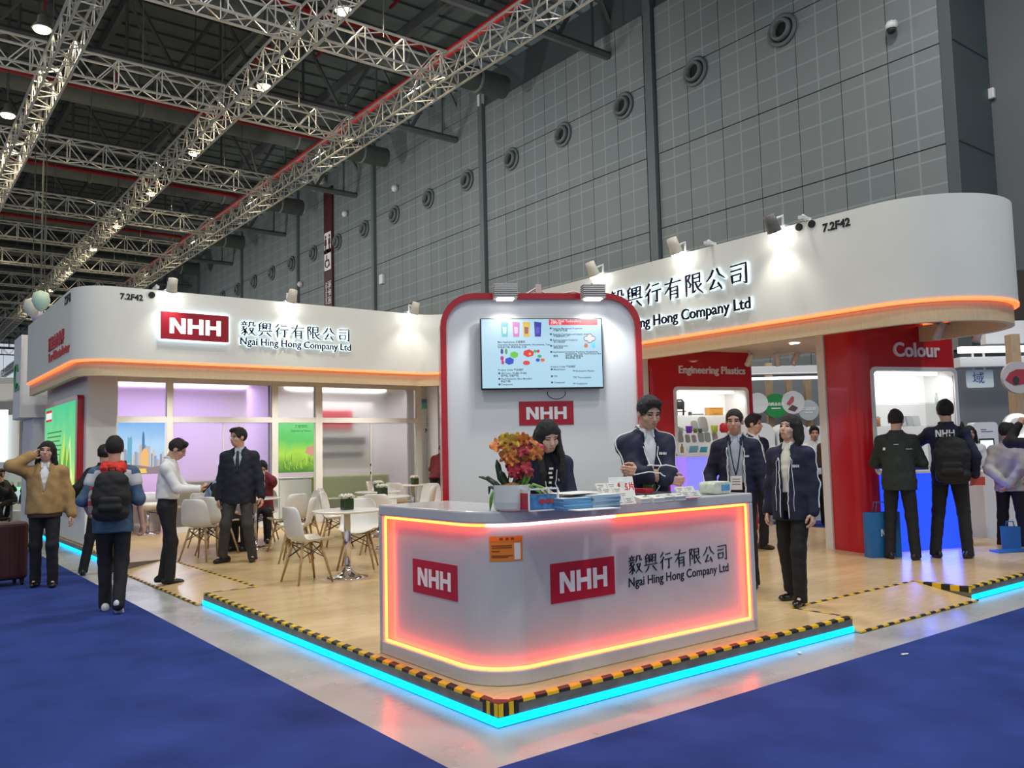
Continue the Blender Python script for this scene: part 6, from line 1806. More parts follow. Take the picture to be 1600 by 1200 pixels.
for q, wd in (([(790, 768), (775, 757), (762, 748), (748, 745)], .018), ([(795, 768), (782, 748), (778, 728), (776, 718)], .02), ([(800, 768), (788, 752), (784, 742), (781, 735)], .024), ([(805, 768), (812, 752), (822, 744), (834, 746)], .022), ([(785, 770), (772, 762), (765, 762), (764, 772)], .014)):
    oleaf([opx(*a, .03) for a in q], wd, DL)
for q in ([(812, 768), (825, 750), (828, 740), (829, 732)], [(815, 768), (833, 757), (848, 762), (858, 774)], [(815, 768), (830, 762), (842, 768), (850, 778)], [(812, 766), (820, 748), (822, 738), (824, 730)], [(770, 768), (768, 778), (767, 788), (766, 798)]):
    oleaf([opx(*a, .05) for a in q], .010, GL)
# acrylic card box
pa = czp(826, 800)
az_c = 0.0
t = thing('card_display_box', 'white edged box with blue red picture cards beside the orchid', 'display box', (pa[0]+.115, pa[1]+.045, ZC), R(-8))
wb, hb, db = .205, .13, .11
for (x0, x1, z0, z1) in ((-wb/2, wb/2, 0, .008), (-wb/2, wb/2, hb-.008, hb), (-wb/2, -wb/2+.008, 0, hb), (wb/2-.008, wb/2, 0, hb)):
    for y in (-db/2, db/2-.008): MB().bb((x0, y, z0), (x1, y+.008, z1)).build('edge', LWH, t)
for y0_ in (-db/2, ):
    for x0 in (-wb/2, wb/2-.008): MB().bb((x0, -db/2, hb-.008), (x0+.008, db/2, hb)).build('edge', LWH, t)
MB().bb((-wb/2+.01, -db/2+.012, .008), (wb/2-.01, db/2-.01, hb*.72)).build('card_block', mat('cards_dark', (.12, .13, .16), .5), t)
MB().bb((-wb/2+.012, -db/2+.008, .012), (wb/2-.012, -db/2+.0115, hb*.70)).build('picture', mat('cards_blue', (.06, .20, .42), .4, var=.5, scale=28), t)
for x, c1 in ((-.01, (.5, .04, .04)), (.03, (.45, .05, .08)), (.065, (.5, .10, .05))):
    MB().prism([(x+.02*math.cos(a), .055+.015*math.sin(a)) for a in np.linspace(0, 2*PI, 9)[:-1]], 0, .002, M=frame_M((0, -db/2+.0078, 0), (1, 0, 0), (0, 0, 1))).build('picture_spot', mat('cards_red_%d' % int(x*100+9), c1, .4), t)
MB().bb((-wb/2-.002, -db/2+.012, .01), (-wb/2+.006, db/2-.01, hb*.8)).build('side_card', LOGOR, t)
# brochure stacks: every booklet its own
BRO = mat('brochure_blue', (.10, .30, .55), .4); BROS = mat('brochure_side', (.28, .42, .55), .5); WPAP = mat('paper_white', (.80, .80, .78), .6)
pb = czp(918, 795)
for st_, (dx, dy, n) in enumerate(((-.11, .12, 7), (.10, .10, 8))):
    rg = random.Random(st_)
    for k in range(n):
        o = MB().box((0, 0, 0), (.21, .29, .0085), 0).box((0, 0, .0045), (.206, .286, .0008), 1).build('brochure', [BROS if st_ else BRO, WPAP], loc=(pb[0]+dx+.025+rg.uniform(-.004, .004), pb[1]+dy+rg.uniform(-.004, .004), ZC+.005+.0098*k), rot=(0, 0, R(rg.uniform(-2, 2)-4)))
        tag(o, 'blue brochure in the pile next to the %s' % ('card box' if st_ == 0 else 'business card racks'), 'brochure', 'blue brochures in the pile by the %s' % ('card box' if st_ == 0 else 'card racks'))
o = MB().box((0, 0, 0), (.30, .21, .004)).build('paper_sheet', WPAP, loc=(pb[0]+.02, pb[1]+.14, ZC+.089), rot=(0, 0, R(8))); tag(o, 'white paper sheet lying on the brochure piles', 'paper')
o = MB().box((0, 0, 0), (.22, .30, .004)).build('paper_sheet', WPAP, loc=(pb[0]-.02, pb[1]-.035, ZC+.004), rot=(0, 0, R(85))); tag(o, 'white paper sheet under the brochure pile at the counter edge', 'paper')
# business cards on racks and in trays
CARD = mat('card_cream', (.74, .73, .66), .5); CARDB = mat('card_print', (.20, .22, .22), .5); RACK = mat('rack_clear', (.62, .66, .66), .15)
def card_rack(px, py, nr, nc, lab, dy=.0):
    q = czp(px, py)
    t = thing('business_card_rack', lab, 'card rack', (q[0], q[1]+.05+dy, ZC))
    for r_ in range(nr):
        for c in range(nc):
            x = (c-(nc-1)/2)*.095
            M = frame_M((x, r_*.05, .022+r_*.028), (1, 0, 0), (0, .55, 1))
            MB().box((0, 0, 0), (.092, .052, .012), M=M).build('card_stack', CARD, t)
            b = MB()
            for ly, lw_ in ((.012, .05), (0, .035), (-.012, .06)): b.box((-.008, ly, .0065), (lw_, .004, .0006), M=M)
            b.build('print', CARDB, t)
        MB().box((0, r_*.05+.012, .006+r_*.014), (.095*nc, .05, .012+r_*.028)).build('step', RACK, t)
card_rack(984, 789, 4, 2, 'tiered business card rack in front of the red lettered sign')
card_rack(1088, 778, 2, 2, 'two tier business card rack near the counter end')
for i, (px, py) in enumerate(((1013, 786), (1034, 785), (1050, 783), (1067, 782))):
    q = czp(px, py)
    t = thing('card_tray', 'pale tray of business cards, %s from the red lettered sign' % ('first', 'second', 'third', 'fourth')[i], 'card tray', (q[0], q[1]+.06, ZC))
    MB().box((0, 0, .02), (.10, .075, .035), M=Matrix.Rotation(R(15), 4, 'X')).build('card_stack', CARD if i < 2 else mat('card_grey', (.55, .57, .53), .5), t); MB().box((0, 0, .004), (.106, .085, .008)).build('tray', RACK, t)
    MB().box((.02, 0, .0392), (.03, .012, .0008), M=Matrix.Rotation(R(15), 4, 'X')).build('print', CARDB, t)
q = czp(1000, 780)
t = thing('card_exchange_sign', 'small white sign with red characters among the card racks', 'sign', (q[0]+.06, q[1]+.22, ZC), R(-6))
MB().box((0, 0, .075), (.22, .006, .15), M=Matrix.Rotation(R(-12), 4, 'X')).build('board', WPAP, t); MB().box((0, .03, .06), (.04, .05, .12)).build('stand', WPAP, t)
text('lettering', '交換名片', .058, Matrix.Rotation(R(-12), 4, 'X') @ frame_M((0, -.0035, .075), (1, 0, 0), (0, 0, 1)), mat('ink_red', (.62, .02, .02), .5), t, .0008, .0018)
# small flower pot, dark folder, tissue pack
q = czp(1058, 772)
t = thing('small_flower_pot', 'small white rose in a mossy cube near the counter end', 'flowers', (q[0], q[1]+.28, ZC))
MB().box((0, 0, .04), (.075, .075, .08)).build('pot', mat('mossy', (.07, .12, .03), .7, var=.4, scale=60), t, bevel=.01); b = MB(); petal_ball(b, (0, 0, .085), .042, 9); b.build('rose', ROSE, t, smooth=True, solid=.002)
q = czp(1040, 776); o = MB().box((0, 0, 0), (.34, .24, .02)).build('dark_folder', mat('folder_dark', (.03, .035, .05), .4), loc=(q[0]+.05, q[1]+.24, ZC+.011), bevel=.003); tag(o, 'dark folder lying behind the business card trays', 'folder')
o = MB().box((0, 0, 0), (.09, .2, .03)).build('red_booklet', LOGOR, loc=(q[0]+.0, q[1]+.40 if q[1]+.40 < CYY+.5 else CYY+.47, ZC+.037)); tag(o, 'red booklet behind the business card trays', 'booklet')
q = czp(1133, 772)
t = thing('tissue_pack', 'soft pale green and blue tissue pack at the counter end', 'tissue pack', (q[0], q[1]+.09, ZC), R(4))
MB().prism(rrect(.22, .09, .03), -.07, .07, M=frame_M((0, 0, .046), (1, 0, 0), (0, 0, 1))).build('pack', mat('tissue_pack', (.62, .68, .55), .3, var=.2, scale=20), t, bevel=.01)
MB().box((.03, -.0715, .045), (.10, .003, .045)).build('label', mat('tissue_blue', (.12, .32, .60), .4, var=.4, scale=30), t); MB().box((0, .0, .0915), (.08, .03, .004)).build('opening', WPAP, t)
# suitcase at the far left
q = onz(14, 914, 0)
t = thing('suitcase', 'dark maroon hard suitcase on wheels at the edge of the blue carpet', 'suitcase', (-1.42, 8.05, 0), R(12))
SUI = mat('suitcase_maroon', (.055, .018, .020), .4)
MB().box((0, 0, .42), (.50, .34, .68)).build('shell', SUI, t, bevel=.05, seg=3)
for x in (-.15, -.05, .05, .15): MB().box((x, -.172, .42), (.02, .008, .56)).build('rib', SUI, t)
for sx in (-.19, .19):
    for sy in (-.12, .12):
        MB().box((sx, sy, .065), (.04, .04, .04)).tube([(sx-.012, sy, .036), (sx+.012, sy, .036)], .03, 12).build('wheel', BLK, t)
MB().tube([(-.08, 0, .75), (-.08, 0, .80), (.08, 0, .80), (.08, 0, .75)], .012, 6).build('handle', BLK, t)
for i, (px, py, lab) in enumerate(((1253, 1023, 'torn white paper scrap on the concrete by the platform'), (1411, 1025, 'tiny white scrap lying on the blue carpet'))):
    q = onz(px, py, 0); o = MB().prism([(0, 0), (.055, .01), (.06, .025), (.02, .03), (-.005, .018)], .0075, .0095).build('paper_scrap', WPAP, loc=(q[0], q[1], 0), rot=(0, 0, .6-i)); tag(o, lab, 'litter')
# ================================================================== neighbouring stands in the background
def at(px, dep, z=0.0, py=700):
    """point on the floor under photo column px at depth dep along the view axis"""
    d = ray(px, py); d = d/(d@_f)
    P = CAM+d*dep
    return P[0], P[1], z
WST = mat('stand_white', (.74, .75, .76), .5); GST = mat('stand_grey', (.22, .23, .26), .5); WPOST = mat('post_wood', (.50, .36, .22), .5, var=.12, scale=14, stretch=(4, 4, .4))
LST = glow('stand_light', (1, 1, 1), 2.2)
VA = YAW-PI/2                    # an object turned this way shows its -Y side to the camera
def flatz(px, py, dep):
    d = ray(px, py); d = d/(d@_f); return CAM+d*dep
def stand_box(name, px0, px1, py0, py1, dep, thick, m, lab, cat, bevel=.01, ground=False):
    """upright slab filling a photo rectangle at a given depth, thickness going away from us"""
    a = flatz(px0, (py0+py1)/2, dep); b_ = flatz(px1, (py0+py1)/2, dep); z1 = flatz((px0+px1)/2, py0, dep)[2]; z0 = 0.0 if ground else max(0, flatz((px0+px1)/2, py1, dep)[2])
    w_ = math.hypot(b_[0]-a[0], b_[1]-a[1])
    o = MB().box((0, thick/2, (z0+z1)/2), (w_, thick, z1-z0)).build(name, m, loc=((a[0]+b_[0])/2, (a[1]+b_[1])/2, 0), rot=(0, 0, VA), bevel=bevel)
    return tag(o, lab, cat)
# --- behind, between the two red cases
D1 = 18.6
stand_box('hanging_white_beam', 1150, 1345, 571, 582, D1, .5, WST, 'white ceiling beam of the stand behind the plastics case', 'beam')
stand_box('hanging_light_line', 1150, 1345, 588, 592, D1, .1, LST, 'thin white light line below the beam of the stand behind', 'light')
for px, w_, n in ((1207, 10, 'widest'), (1238, 9, 'middle'), (1268, 10, 'rightmost')):
    stand_box('timber_post', px-w_/2, px+w_/2, 566 if px < 1210 else 592, 800, 19.2, .15, WPOST, '%s timber post behind the round hanging signs' % n, 'post', ground=True)
def disc(px, py, r_px, dep, m, lab, txt=None, sub=None, ring=None):
    c = flatz(px, py, dep); r = r_px/FPX*dep
    t = thing('wall_round_sign', lab, 'sign', tuple(c), VA)
    MB().lathe([(0, 0), (r, 0), (r, .06), (0, .06)], 32, M=Matrix.Rotation(PI/2, 4, 'X')).build('disc', m, t)
    if ring: MB().lathe([(r*.72, .061), (r*.98, .061), (r*.98, .09), (r*.72, .09), (r*.72, .061)], 32, M=Matrix.Rotation(PI/2, 4, 'X'), cap=False).build('ring', ring, t)
    if txt: fit_text(txt, r*1.35, frame_M((0, -.066, r*.1), (1, 0, 0), (0, 0, 1)), WPAP, t, .003, .02)
    if sub: MB().box((0, -.066, -r*.22), (r*.75, .004, r*.07)).build('print_line', WPAP, t)
    MB().tube([(0, 0, 0), (0, .16, 0)], .03, 6).build('wall_bracket', WST, t)
    return t, r
disc(1183, 630, 16, 19.05, mat('disc_pale', (.60, .62, .62), .5), 'pale round sign half hidden beside the plastics case')
t, r = disc(1238, 629, 18, 19.05, mat('disc_photo', (.55, .56, .56), .5), 'round photo sign of red machinery next to the green disc')
MB().prism([(-r*.6, -.1*r), (-r*.1, .55*r), (r*.1, .45*r), (r*.05, .1*r), (-r*.35, -.3*r)], .062, .066, M=Matrix.Rotation(PI/2, 4, 'X')).build('photo_patch', mat('photo_red', (.40, .08, .09), .5), t); MB().prism([(-r*.5, -.6*r), (r*.1, -.8*r), (r*.4, -.45*r), (-r*.1, -.2*r)], .062, .066, M=Matrix.Rotation(PI/2, 4, 'X')).build('photo_patch', mat('photo_dark', (.10, .04, .05), .5), t)
disc(1211, 634, 19, 19.05, mat('disc_green', (.012, .22, .05), .4), 'green round hanging sign behind the badge man', '消费品应用', True)
disc(1262, 641, 16, 19.05, mat('disc_grey', (.42, .45, .46), .4), 'grey round hanging sign above the laughing woman', '工业应用', True)
# white dome counters and glass
for px, py, rx, lab in ((1190, 672, 20, 'white rounded display hood beside the plastics case'), (1240, 672, 26, 'white rounded display hood under the round signs'), (1285, 676, 18, 'white rounded display hood behind the man in brown')):
    c = flatz(px, py, 18.0); w_ = rx*2/FPX*18.0; h_ = c[2]+.15
    b = MB().prism(arch(w_, h_, w_*.42), -.6, 0, M=Matrix.Rotation(PI/2, 4, 'X'))
    o = shade_fix(b.build('display_hood', WST, loc=(c[0], c[1], 0), rot=(0, 0, VA))); tag(o, lab, 'display hood', 'white display hoods of the stand behind')
c0 = flatz(1296, 700, 11.0)
gp = thing('glass_partition', 'clear glass partition with red characters beside the Colour case', 'glass partition', (c0[0], c0[1], ZP), VA)
GLS = mat('clear_glass', (.92, .97, .97), .02, trans=.98, ior=1.1)
MB().box((.20, 0, 1.2), (.44, .012, 2.4)).build('pane', GLS, gp); MB().box((-.02, 0, 1.2), (.025, .03, 2.4)).build('edge_strip', LWH, gp)
text('lettering', '布', .13, frame_M((.115, -.01, 1.45-.12), (1, 0, 0), (0, 0, 1)), mat('ink_red', (.62, .02, .02), .5), gp, .002, .002); text('lettering', '用', .13, frame_M((.115, -.01, 1.29-.12), (1, 0, 0), (0, 0, 1)), mat('ink_red', (.62, .02, .02), .5), gp, .002, .002)
stand_box('grey_stand_wall', 1150, 1345, 592, 760, 20.2, .2, mat('stand_wall_grey', (.20, .215, .23), .6), 'grey wall of the stand behind the red cases', 'stand wall', ground=True)
stand_box('low_white_counter', 1170, 1330, 742, 800, 16.2, .5, mat('counter_far', (.55, .57, .60), .5), 'low pale counter of the stand behind the laughing woman', 'counter', ground=True)
# --- right of the Colour case
stand_box('hanging_white_beam', 1500, 1680, 556, 572, 15.0, .4, WST, 'broad white beam of the stand to the side of the Colour case', 'beam')
stand_box('hanging_light_box', 1500, 1640, 540, 550, 14.6, .1, glow('stand_light2', (1, 1, 1), 1.6), 'bright white light panel above the car photo disc', 'light')
stand_box('hanging_dark_fascia', 1560, 1700, 420, 512, 16.0, .2, mat('fascia_dark', (.035, .025, .02), .5), 'dark brown fascia panel beside the canopy nose', 'stand wall')
stand_box('hanging_white_fascia', 1540, 1700, 500, 536, 15.4, .2, WST, 'white fascia strip beyond the canopy nose', 'stand wall')
stand_box('grey_stand_wall', 1480, 1720, 575, 760, 17.0, .2, mat('stand_wall_grey', (.20, .215, .23), .6), 'grey panelled wall behind the kiosk', 'stand wall', ground=True)
stand_box('timber_post', 1588, 1602, 520, 760, 13.5, .2, WPOST, 'timber post beside the car photo disc', 'post', ground=True)
t, r = disc(1588, 590, 25, 13.2, mat('disc_photo2', (.50, .47, .47), .5), 'round photo sign of a red sports car')
b = MB().prism([(-r*.85, -.15*r), (-r*.55, .3*r), (-.1*r, .5*r), (.6*r, .5*r), (.85*r, .1*r), (.8*r, -.35*r), (-.3*r, -.5*r)], .062, .068, M=Matrix.Rotation(PI/2, 4, 'X')).build('car_picture', mat('car_red', (.35, .03, .05), .4), t)
MB().prism([(-.2*r+.2*r*math.cos(a), -.2*r+.28*r*math.sin(a)) for a in np.linspace(0, 2*PI, 15)[:-1]], .069, .073, M=Matrix.Rotation(PI/2, 4, 'X')).build('wheel_picture', mat('car_dark', (.03, .03, .035), .4), t)
t, r = disc(1586, 667, 21, 12.6, mat('ring_in', (.75, .75, .72), .5), 'glowing white round ring panel behind the standing men', ring=glow('ring_glow', (1, 1, .97), 1.5))
c = flatz(1530, 592, 15.15)
t = thing('hanging_area_sign', 'pale hanging board with a blue handwritten character', 'sign', tuple(c), VA)
MB().prism(rrect(.48, .32, .03), 0, .03, M=Matrix.Rotation(PI/2, 4, 'X')).build('board', mat('board_pale', (.66, .78, .80), .5), t)
text('lettering', '域', .22, frame_M((-.03, -.035, 0), (1, 0, 0), (0, 0, 1)), mat('ink_blue', (.06, .12, .35), .5), t, .002)
for x in (-.1, .1): MB().tube([(x, -.015, .15), (x, -.015, .56)], .02, 4).build('hanger', WST, t)
c = flatz(1537, 700, 14.5)
t = thing('info_kiosk', 'white rounded touch kiosk behind the woman in white', 'kiosk', (c[0], c[1], 0), VA)
MB().prism(arch(.42, 1.78, .07), -.12, .1, M=Matrix.Rotation(PI/2, 4, 'X')).build('body', WST, t); MB().box((0, -.102, 1.25), (.26, .01, .50)).build('screen_bezel', BLK, t); MB().box((.0, -.108, 1.25), (.22, .004, .44)).build('screen', glow('kiosk_screen', (.75, .80, .82), .8), t); MB().box((0, 0, .03), (.5, .4, .06)).build('base', WST, t)
MB().box((.02, -.102, 1.62), (.2, .004, .012)).build('print_line', mat('ink_blue', (.06, .12, .35), .5), t); MB().box((-.04, -.102, 1.655), (.09, .004, .012)).build('print_line', mat('ink_blue', (.06, .12, .35), .5), t)
stand_box('white_low_counter', 1538, 1640, 735, 812, 12.0, .4, WST, 'white low counter behind the man in the grey hoodie', 'counter', ground=True)
# blue shopping bags
BAGB = mat('bag_blue', (.015, .13, .34), .35, var=.1, scale=8)
def bag(loc, rz, lab, sc=1.0, txt=True):
    t = thing('shopping_bag', lab, 'bag', loc, rz)
    w_, d_, h_ = .36*sc, .12*sc, .46*sc
    V = [(-w_/2*.93, -d_/2, 0), (w_/2*.93, -d_/2, 0), (w_/2*.93, d_/2, 0), (-w_/2*.93, d_/2, 0), (-w_/2, -d_/2*.7, h_), (w_/2, -d_/2*.7, h_), (w_/2, d_/2*.5, h_), (-w_/2, d_/2*.5, h_)]
    MB().add(V, [(0, 3, 2, 1), (0, 1, 5, 4), (1, 2, 6, 5), (2, 3, 7, 6), (3, 0, 4, 7)]).build('body', BAGB, t, solid=.004)
    for y in (-d_*.3, d_*.2): MB().tube([(-.08*sc, y, h_-.02), (-.06*sc, y, h_+.10*sc), (.06*sc, y, h_+.10*sc), (.08*sc, y, h_-.02)], .006, 5).build('handle', BAGB, t, smooth=True)
    if txt: nhh(MB(), .16*sc, .075*sc, frame_M((.04, -d_/2-.004, h_*.55), (1, 0, 0), (0, .0, 1)), .002).build('logo', mat('bag_print', (.45, .6, .75), .5), t)
# ================================================================== the people in the photograph
def bearing(x, y): return math.atan2(CAM[1]-y, CAM[0]-x)
def turn(x, y, deg): return bearing(x, y)+R(deg)          # 0 faces us, + turns towards the picture's right, 180 away
NAVY = mat('cloth_navy', (.012, .015, .040), .8, var=.25, scale=25); WSH = mat('cloth_white', (.72, .73, .74), .75, var=.04, scale=18); BLKC = mat('cloth_black', (.011, .011, .013), .85, var=.25, scale=25)
CHAR = mat('cloth_charcoal', (.045, .043, .040), .85, var=.2, scale=25); SUIT = mat('cloth_suit', (.010, .013, .024), .8, var=.2, scale=25); BLSH = mat('cloth_blue_shirt', (.20, .27, .42), .8, var=.1, scale=20)
PALE = mat('cloth_pale_blue', (.42, .49, .56), .8, var=.06, scale=20); MARN = mat('cloth_maroon', (.17, .022, .032), .8, var=.2, scale=25); TANC = mat('cloth_tan', (.34, .215, .085), .85, var=.15, scale=14); BRWN = mat('cloth_brown', (.085, .060, .045), .85, var=.15, scale=20)
OLIV = mat('cloth_olive', (.022, .030, .025), .8, var=.2, scale=25); DENM = mat('cloth_denim', (.055, .10, .175), .85, var=.2, scale=30); HOOD = mat('hood_red', (.62, .035, .022), .8, var=.1, scale=20); GRYH = mat('cloth_pale_grey', (.50, .50, .49), .85, var=.08, scale=20)
BAND = mat('cloth_ribbing', (.06, .035, .022), .85); SNK = [mat('sneaker_white', (.62, .64, .62), .6), mat('sneaker_sole', (.66, .66, .64), .6)]; LOAF = mat('loafer_black', (.010, .009, .009), .15, coat=.5); BRSH = mat('shoe_brown', (.045, .025, .018), .4)
GRYY = mat('yoke_grey', (.50, .52, .54), .8)
OPEN = [(-.14, .035), (.05, .03), (.25, .04), (.40, .06), (.52, .062)]
STAFF = dict(mat=NAVY, stripes=True, hem=-.13, grow=.02)
def patch(ctx, s_, t, width, txt='NHH', front=True, m=None, name='chest_logo'):
    """small flat lettering lying on the jacket"""
    me = ctx['jacket'].data
    bv = BVHTree.FromPolygons([v.co for v in me.vertices], [p.vertices for p in me.polygons])
    U = ctx['U']; f = U[:,1]*(1 if front else -1)
    o = ctx['T'](s_, .5 if front else -.5, t)
    hit = bv.ray_cast(Vector(o), Vector(-f))
    if hit[0] is None: return
    n = hit[1]; up = Vector(U[:,2]); xd = up.cross(n).normalized()
    M = frame_M(hit[0]+n*.006, xd, n.cross(xd))
    mm = m or mat('logo_thread', (.75, .75, .75), .6)
    if txt == 'NHH': nhh(MB(), width, width*.42, M, .003).build(name, mm, ctx['root'])
    else: fit_text(txt, width, M, mm, ctx['root'], .002, .02, name)
def lanyard(ctx, badge=True):
    T = ctx['T']; b = MB()
    for q in (-1, 1): b.tube([T(q*.055, -.03, .545), T(q*.06, .05, .52), T(q*.045, .125, .40), T(q*.02, .150, .24), T(0, .152, .16)], .006, 5)
    b.build('lanyard', mat('lanyard_dark', (.02, .025, .05), .6), ctx['root'], smooth=True)
    if badge:
        M = frame_M(tuple(T(0, .160, .085)), tuple(ctx['U'][:,0]*-1), tuple(ctx['U'][:,2]))
        o = MB().box((0, 0, 0), (.105, .13, .004), M=M).build('badge', WPAP, ctx['root'])
        bb_ = MB()
        for y in (.035, .012, -.012): bb_.box((0, y, .0025), (.075, .008, .001), M=M); bb_.box((0, y, -.0025), (.075, .008, .001), M=M)
        bb_.build('badge_print', CARDB, o)
def held_box(ctx, name, lab, cat, c, d, m, rz=0, tilt=0, extra=None):
    """thing held in the hand, placed in the person's own frame, left at top level"""
    root = ctx['root']; W = Matrix.Translation(root.location) @ Matrix.Rotation(root.rotation_euler.z, 4, 'Z')
    b = MB().box((0, 0, 0), d)
    if extra: extra(b)
    o = b.build(name, m, bevel=.003)
    o.matrix_world = W @ Matrix.Translation(Vector(c)) @ Matrix.Rotation(rz, 4, 'Z') @ Matrix.Rotation(tilt, 4, 'X')
    tag(o, lab, cat); return o
def wpos(ctx, p):
    root = ctx['root']; W = Matrix.Translation(root.location) @ Matrix.Rotation(root.rotation_euler.z, 4, 'Z'); return W @ Vector(p)

# 1 woman in the tan jacket
x, y = -1.04, 7.57
c = person('woman in tan jacket and black trousers raising one hand to her ear', (x, y, .006), turn(x, y, -6), 1.70, hands=((-.30, .02, .82), (.155, .07, 1.575)), poles=((-.6, -1, 0), (.75, .35, -.9)), palms=((1, 0, 0), (-.8, .2, .3)), curl=(.4, .35),
       head=(-6, -4, -4), top=dict(mat=TANC, hem=-.06, grow=.036, open=[(.15, .0), (.30, .02), (.5, .065)], collar_mat=TANC, band=BAND, boxy=.02, wide=.03), shirt=dict(mat=WSH), hair=('mid', 'black'), glasses=True, skin='a', detail=1.0,
       feet=((-.10, .06, 0, 6), (.10, -.08, 0, -8)), seed=11)
# 2 man hidden behind the backpacker
x, y, _ = onz(160, 897, 0)
c = person('man in black walking behind the backpacker holding white papers', (x, y, .006), turn(x, y, 172), 1.66, hands=((-.34, .12, 1.02), (.25, .03, .82)), top=dict(mat=BLKC, hem=-.1, grow=.015), hair=('short', 'black'), feet=((-.24, .02, 0, 4), (.10, -.05, 0, -4)), detail=.8, seed=12)
held_box(c, 'paper_sheaf', 'white papers held out beside the backpacker', 'papers', (-.36, .16, 1.06), (.21, .012, .15), WPAP, .3, .5)
# 3 backpacker
x, y = -.80, 5.20
c = person('man seen from behind with denim shirt, red hood and black backpack', (x, y, .006), turn(x, y, 174), 1.69, lean=2, hands=((-.25, .17, 1.0), (.27, .02, .86)), poles=((-.35, -1, -.3), (.3, -1, 0)), curl=(.6, .6), head=(6, -2, 0),
       top=dict(name='denim_shirt', mat=DENM, hem=-.15, grow=.022, sl_end=.03, wide=.02, collar=False), hair=('short', 'black'), shoes=SNK, feet=((-.08, .20, 0, 4), (.07, -.10, .05, -6, -38)), detail=1.0, seed=13)
T = c['T']; s = c['s']
g = SDF(.02)
for q in (-1, 1): g.chain([T(0, -.085, .50), T(q*.075, -.06, .515), T(q*.085, .03, .50), T(q*.04, .10, .45)], [.050*s, .045*s, .036*s, .022*s])
g.ell(T(0, -.10, .475), (.115*s, .05*s, .06*s), c['Mt']); g.noise = (.003, 50, 2)
np_obj('hood', *g.mesh(.0085), HOOD, c['root'])
g = SDF(.03); g.loft(c['pel'], c['Mt'], [(.36*s, .192*s, .13*s), (.45*s, .185*s, .115*s), (.50*s, .11*s, .09*s)])
for i in (0, 1): g.cap(c['sh'][i], c['sh'][i]+(c['el'][i]-c['sh'][i])*.35, .078*s, .076*s)
g.noise = (.0022, 26, 16); np_obj('shoulder_yoke', *g.mesh(.010), GRYY, c['root'])
BPK = mat('backpack_black', (.012, .012, .013), .75, var=.3, scale=40)
def backpack(ctx, lab, w_=.15, h0=.02, h1=.44, bottle=False):
    T = ctx['T']; s = ctx['s']
    r_ = ctx['root']
    t = thing('backpack', lab, 'backpack', tuple(r_.location), r_.rotation_euler.z)
    G = SDF(.03); G.ell(T(0, -.215, (h0+h1)/2), (w_*s*1.08, .085*s, (h1-h0)*.60*s), ctx['Mt']).cap(T(-w_*.62, -.21, h0+.05), T(w_*.62, -.21, h0+.05), .075*s, .075*s).cap(T(-w_*.5, -.205, h1-.06), T(w_*.5, -.205, h1-.06), .07*s, .07*s)
    G.cap(T(-w_*.6, -.21, .2), T(w_*.6, -.21, .2), .085*s, .085*s); G.noise = (.0018, 30, 5)
    np_obj('pack_body', *G.mesh(.010), BPK, t)
    G = SDF(.02); G.cap(T(-w_*.45, -.285, h0+.10), T(w_*.45, -.285, h0+.10), .045*s, .045*s).cap(T(-w_*.4, -.28, h0+.17), T(w_*.4, -.28, h0+.17), .045*s, .045*s); np_obj('front_pocket', *G.mesh(.010), BPK, t)
    me = ctx['jacket'].data; bv = BVHTree.FromPolygons([v.co for v in me.vertices], [p.vertices for p in me.polygons])
    for q in (-1, 1):
        pts = []
        for p_ in (T(q*.09, -.14, .40), T(q*.10, -.08, .52), T(q*.105, .0, .56), T(q*.105, .12, .45), T(q*.13, .16, .30), T(q*.18, .02, .16), T(q*.13, -.14, .12)):
            hit = bv.find_nearest(Vector(p_)); pts.append(hit[0]+hit[1]*.012 if hit[0] else Vector(p_))
        MB().tube(pts, .017*s, 6).build('shoulder_strap', BPK, t, smooth=True)
    MB().tube([T(-.03, -.17, h1+.02), T(-.03, -.19, h1+.07), T(.03, -.19, h1+.07), T(.03, -.17, h1+.02)], .008, 5).build('grab_handle', BPK, t, smooth=True)
    return t
backpack(c, 'black backpack worn by the man in the denim shirt', .155, .0, .42)
q = wpos(c, T(-.175, -.20, .06))
t = thing('drink_bottle', 'clear drink bottle with red cap in the side of the backpack', 'bottle', tuple(q), c['root'].rotation_euler.z)
MB().lathe([(.02, -.02), (.031, 0), (.031, .12), (.027, .135), (.031, .15), (.028, .18), (.013, .21), (.013, .22)], 16).build('bottle_body', mat('bottle_clear', (.30, .26, .26), .15, var=.3, scale=30), t, smooth=True); MB().lathe([(.0315, .06), (.0318, .11)], 16).build('label', mat('bottle_label', (.35, .03, .03), .4), t); MB().lathe([(.016, .215), (.016, .24), (0, .24)], 14).build('cap', mat('cap_red', (.65, .02, .02), .4), t)
# 4 white shirt man with a phone
x, y, _ = at(262, 9.85)
c = person('man in white shirt and black trousers looking down at his phone', (x, y, max(.014, .014+(x+.06)/.59*.104)), turn(x, y, 78), 1.68, lean=3, hands=((-.05, .36, 1.12), (.06, .37, 1.11)), poles=((-.7, -.3, -1), (.7, -.3, -1)), palms=((.6, .2, .8), (-.6, .2, .8)), curl=(.75, .75), head=(0, 24, 0),
       shirt=dict(mat=WSH, sleeve=2, grow=.016, hem=.07, wide=.018), hair=('short', 'black'), glasses=True, feet=((-.09, -.02, 0, 6), (.09, .10, 0, -4)), seed=14)
held_box(c, 'smartphone', 'dark phone in the hands of the white-shirted man', 'phone', tuple(np.array((.01, .47, 1.13))*c['s']), (.075, .012, .15), BLK, 0, -.7)
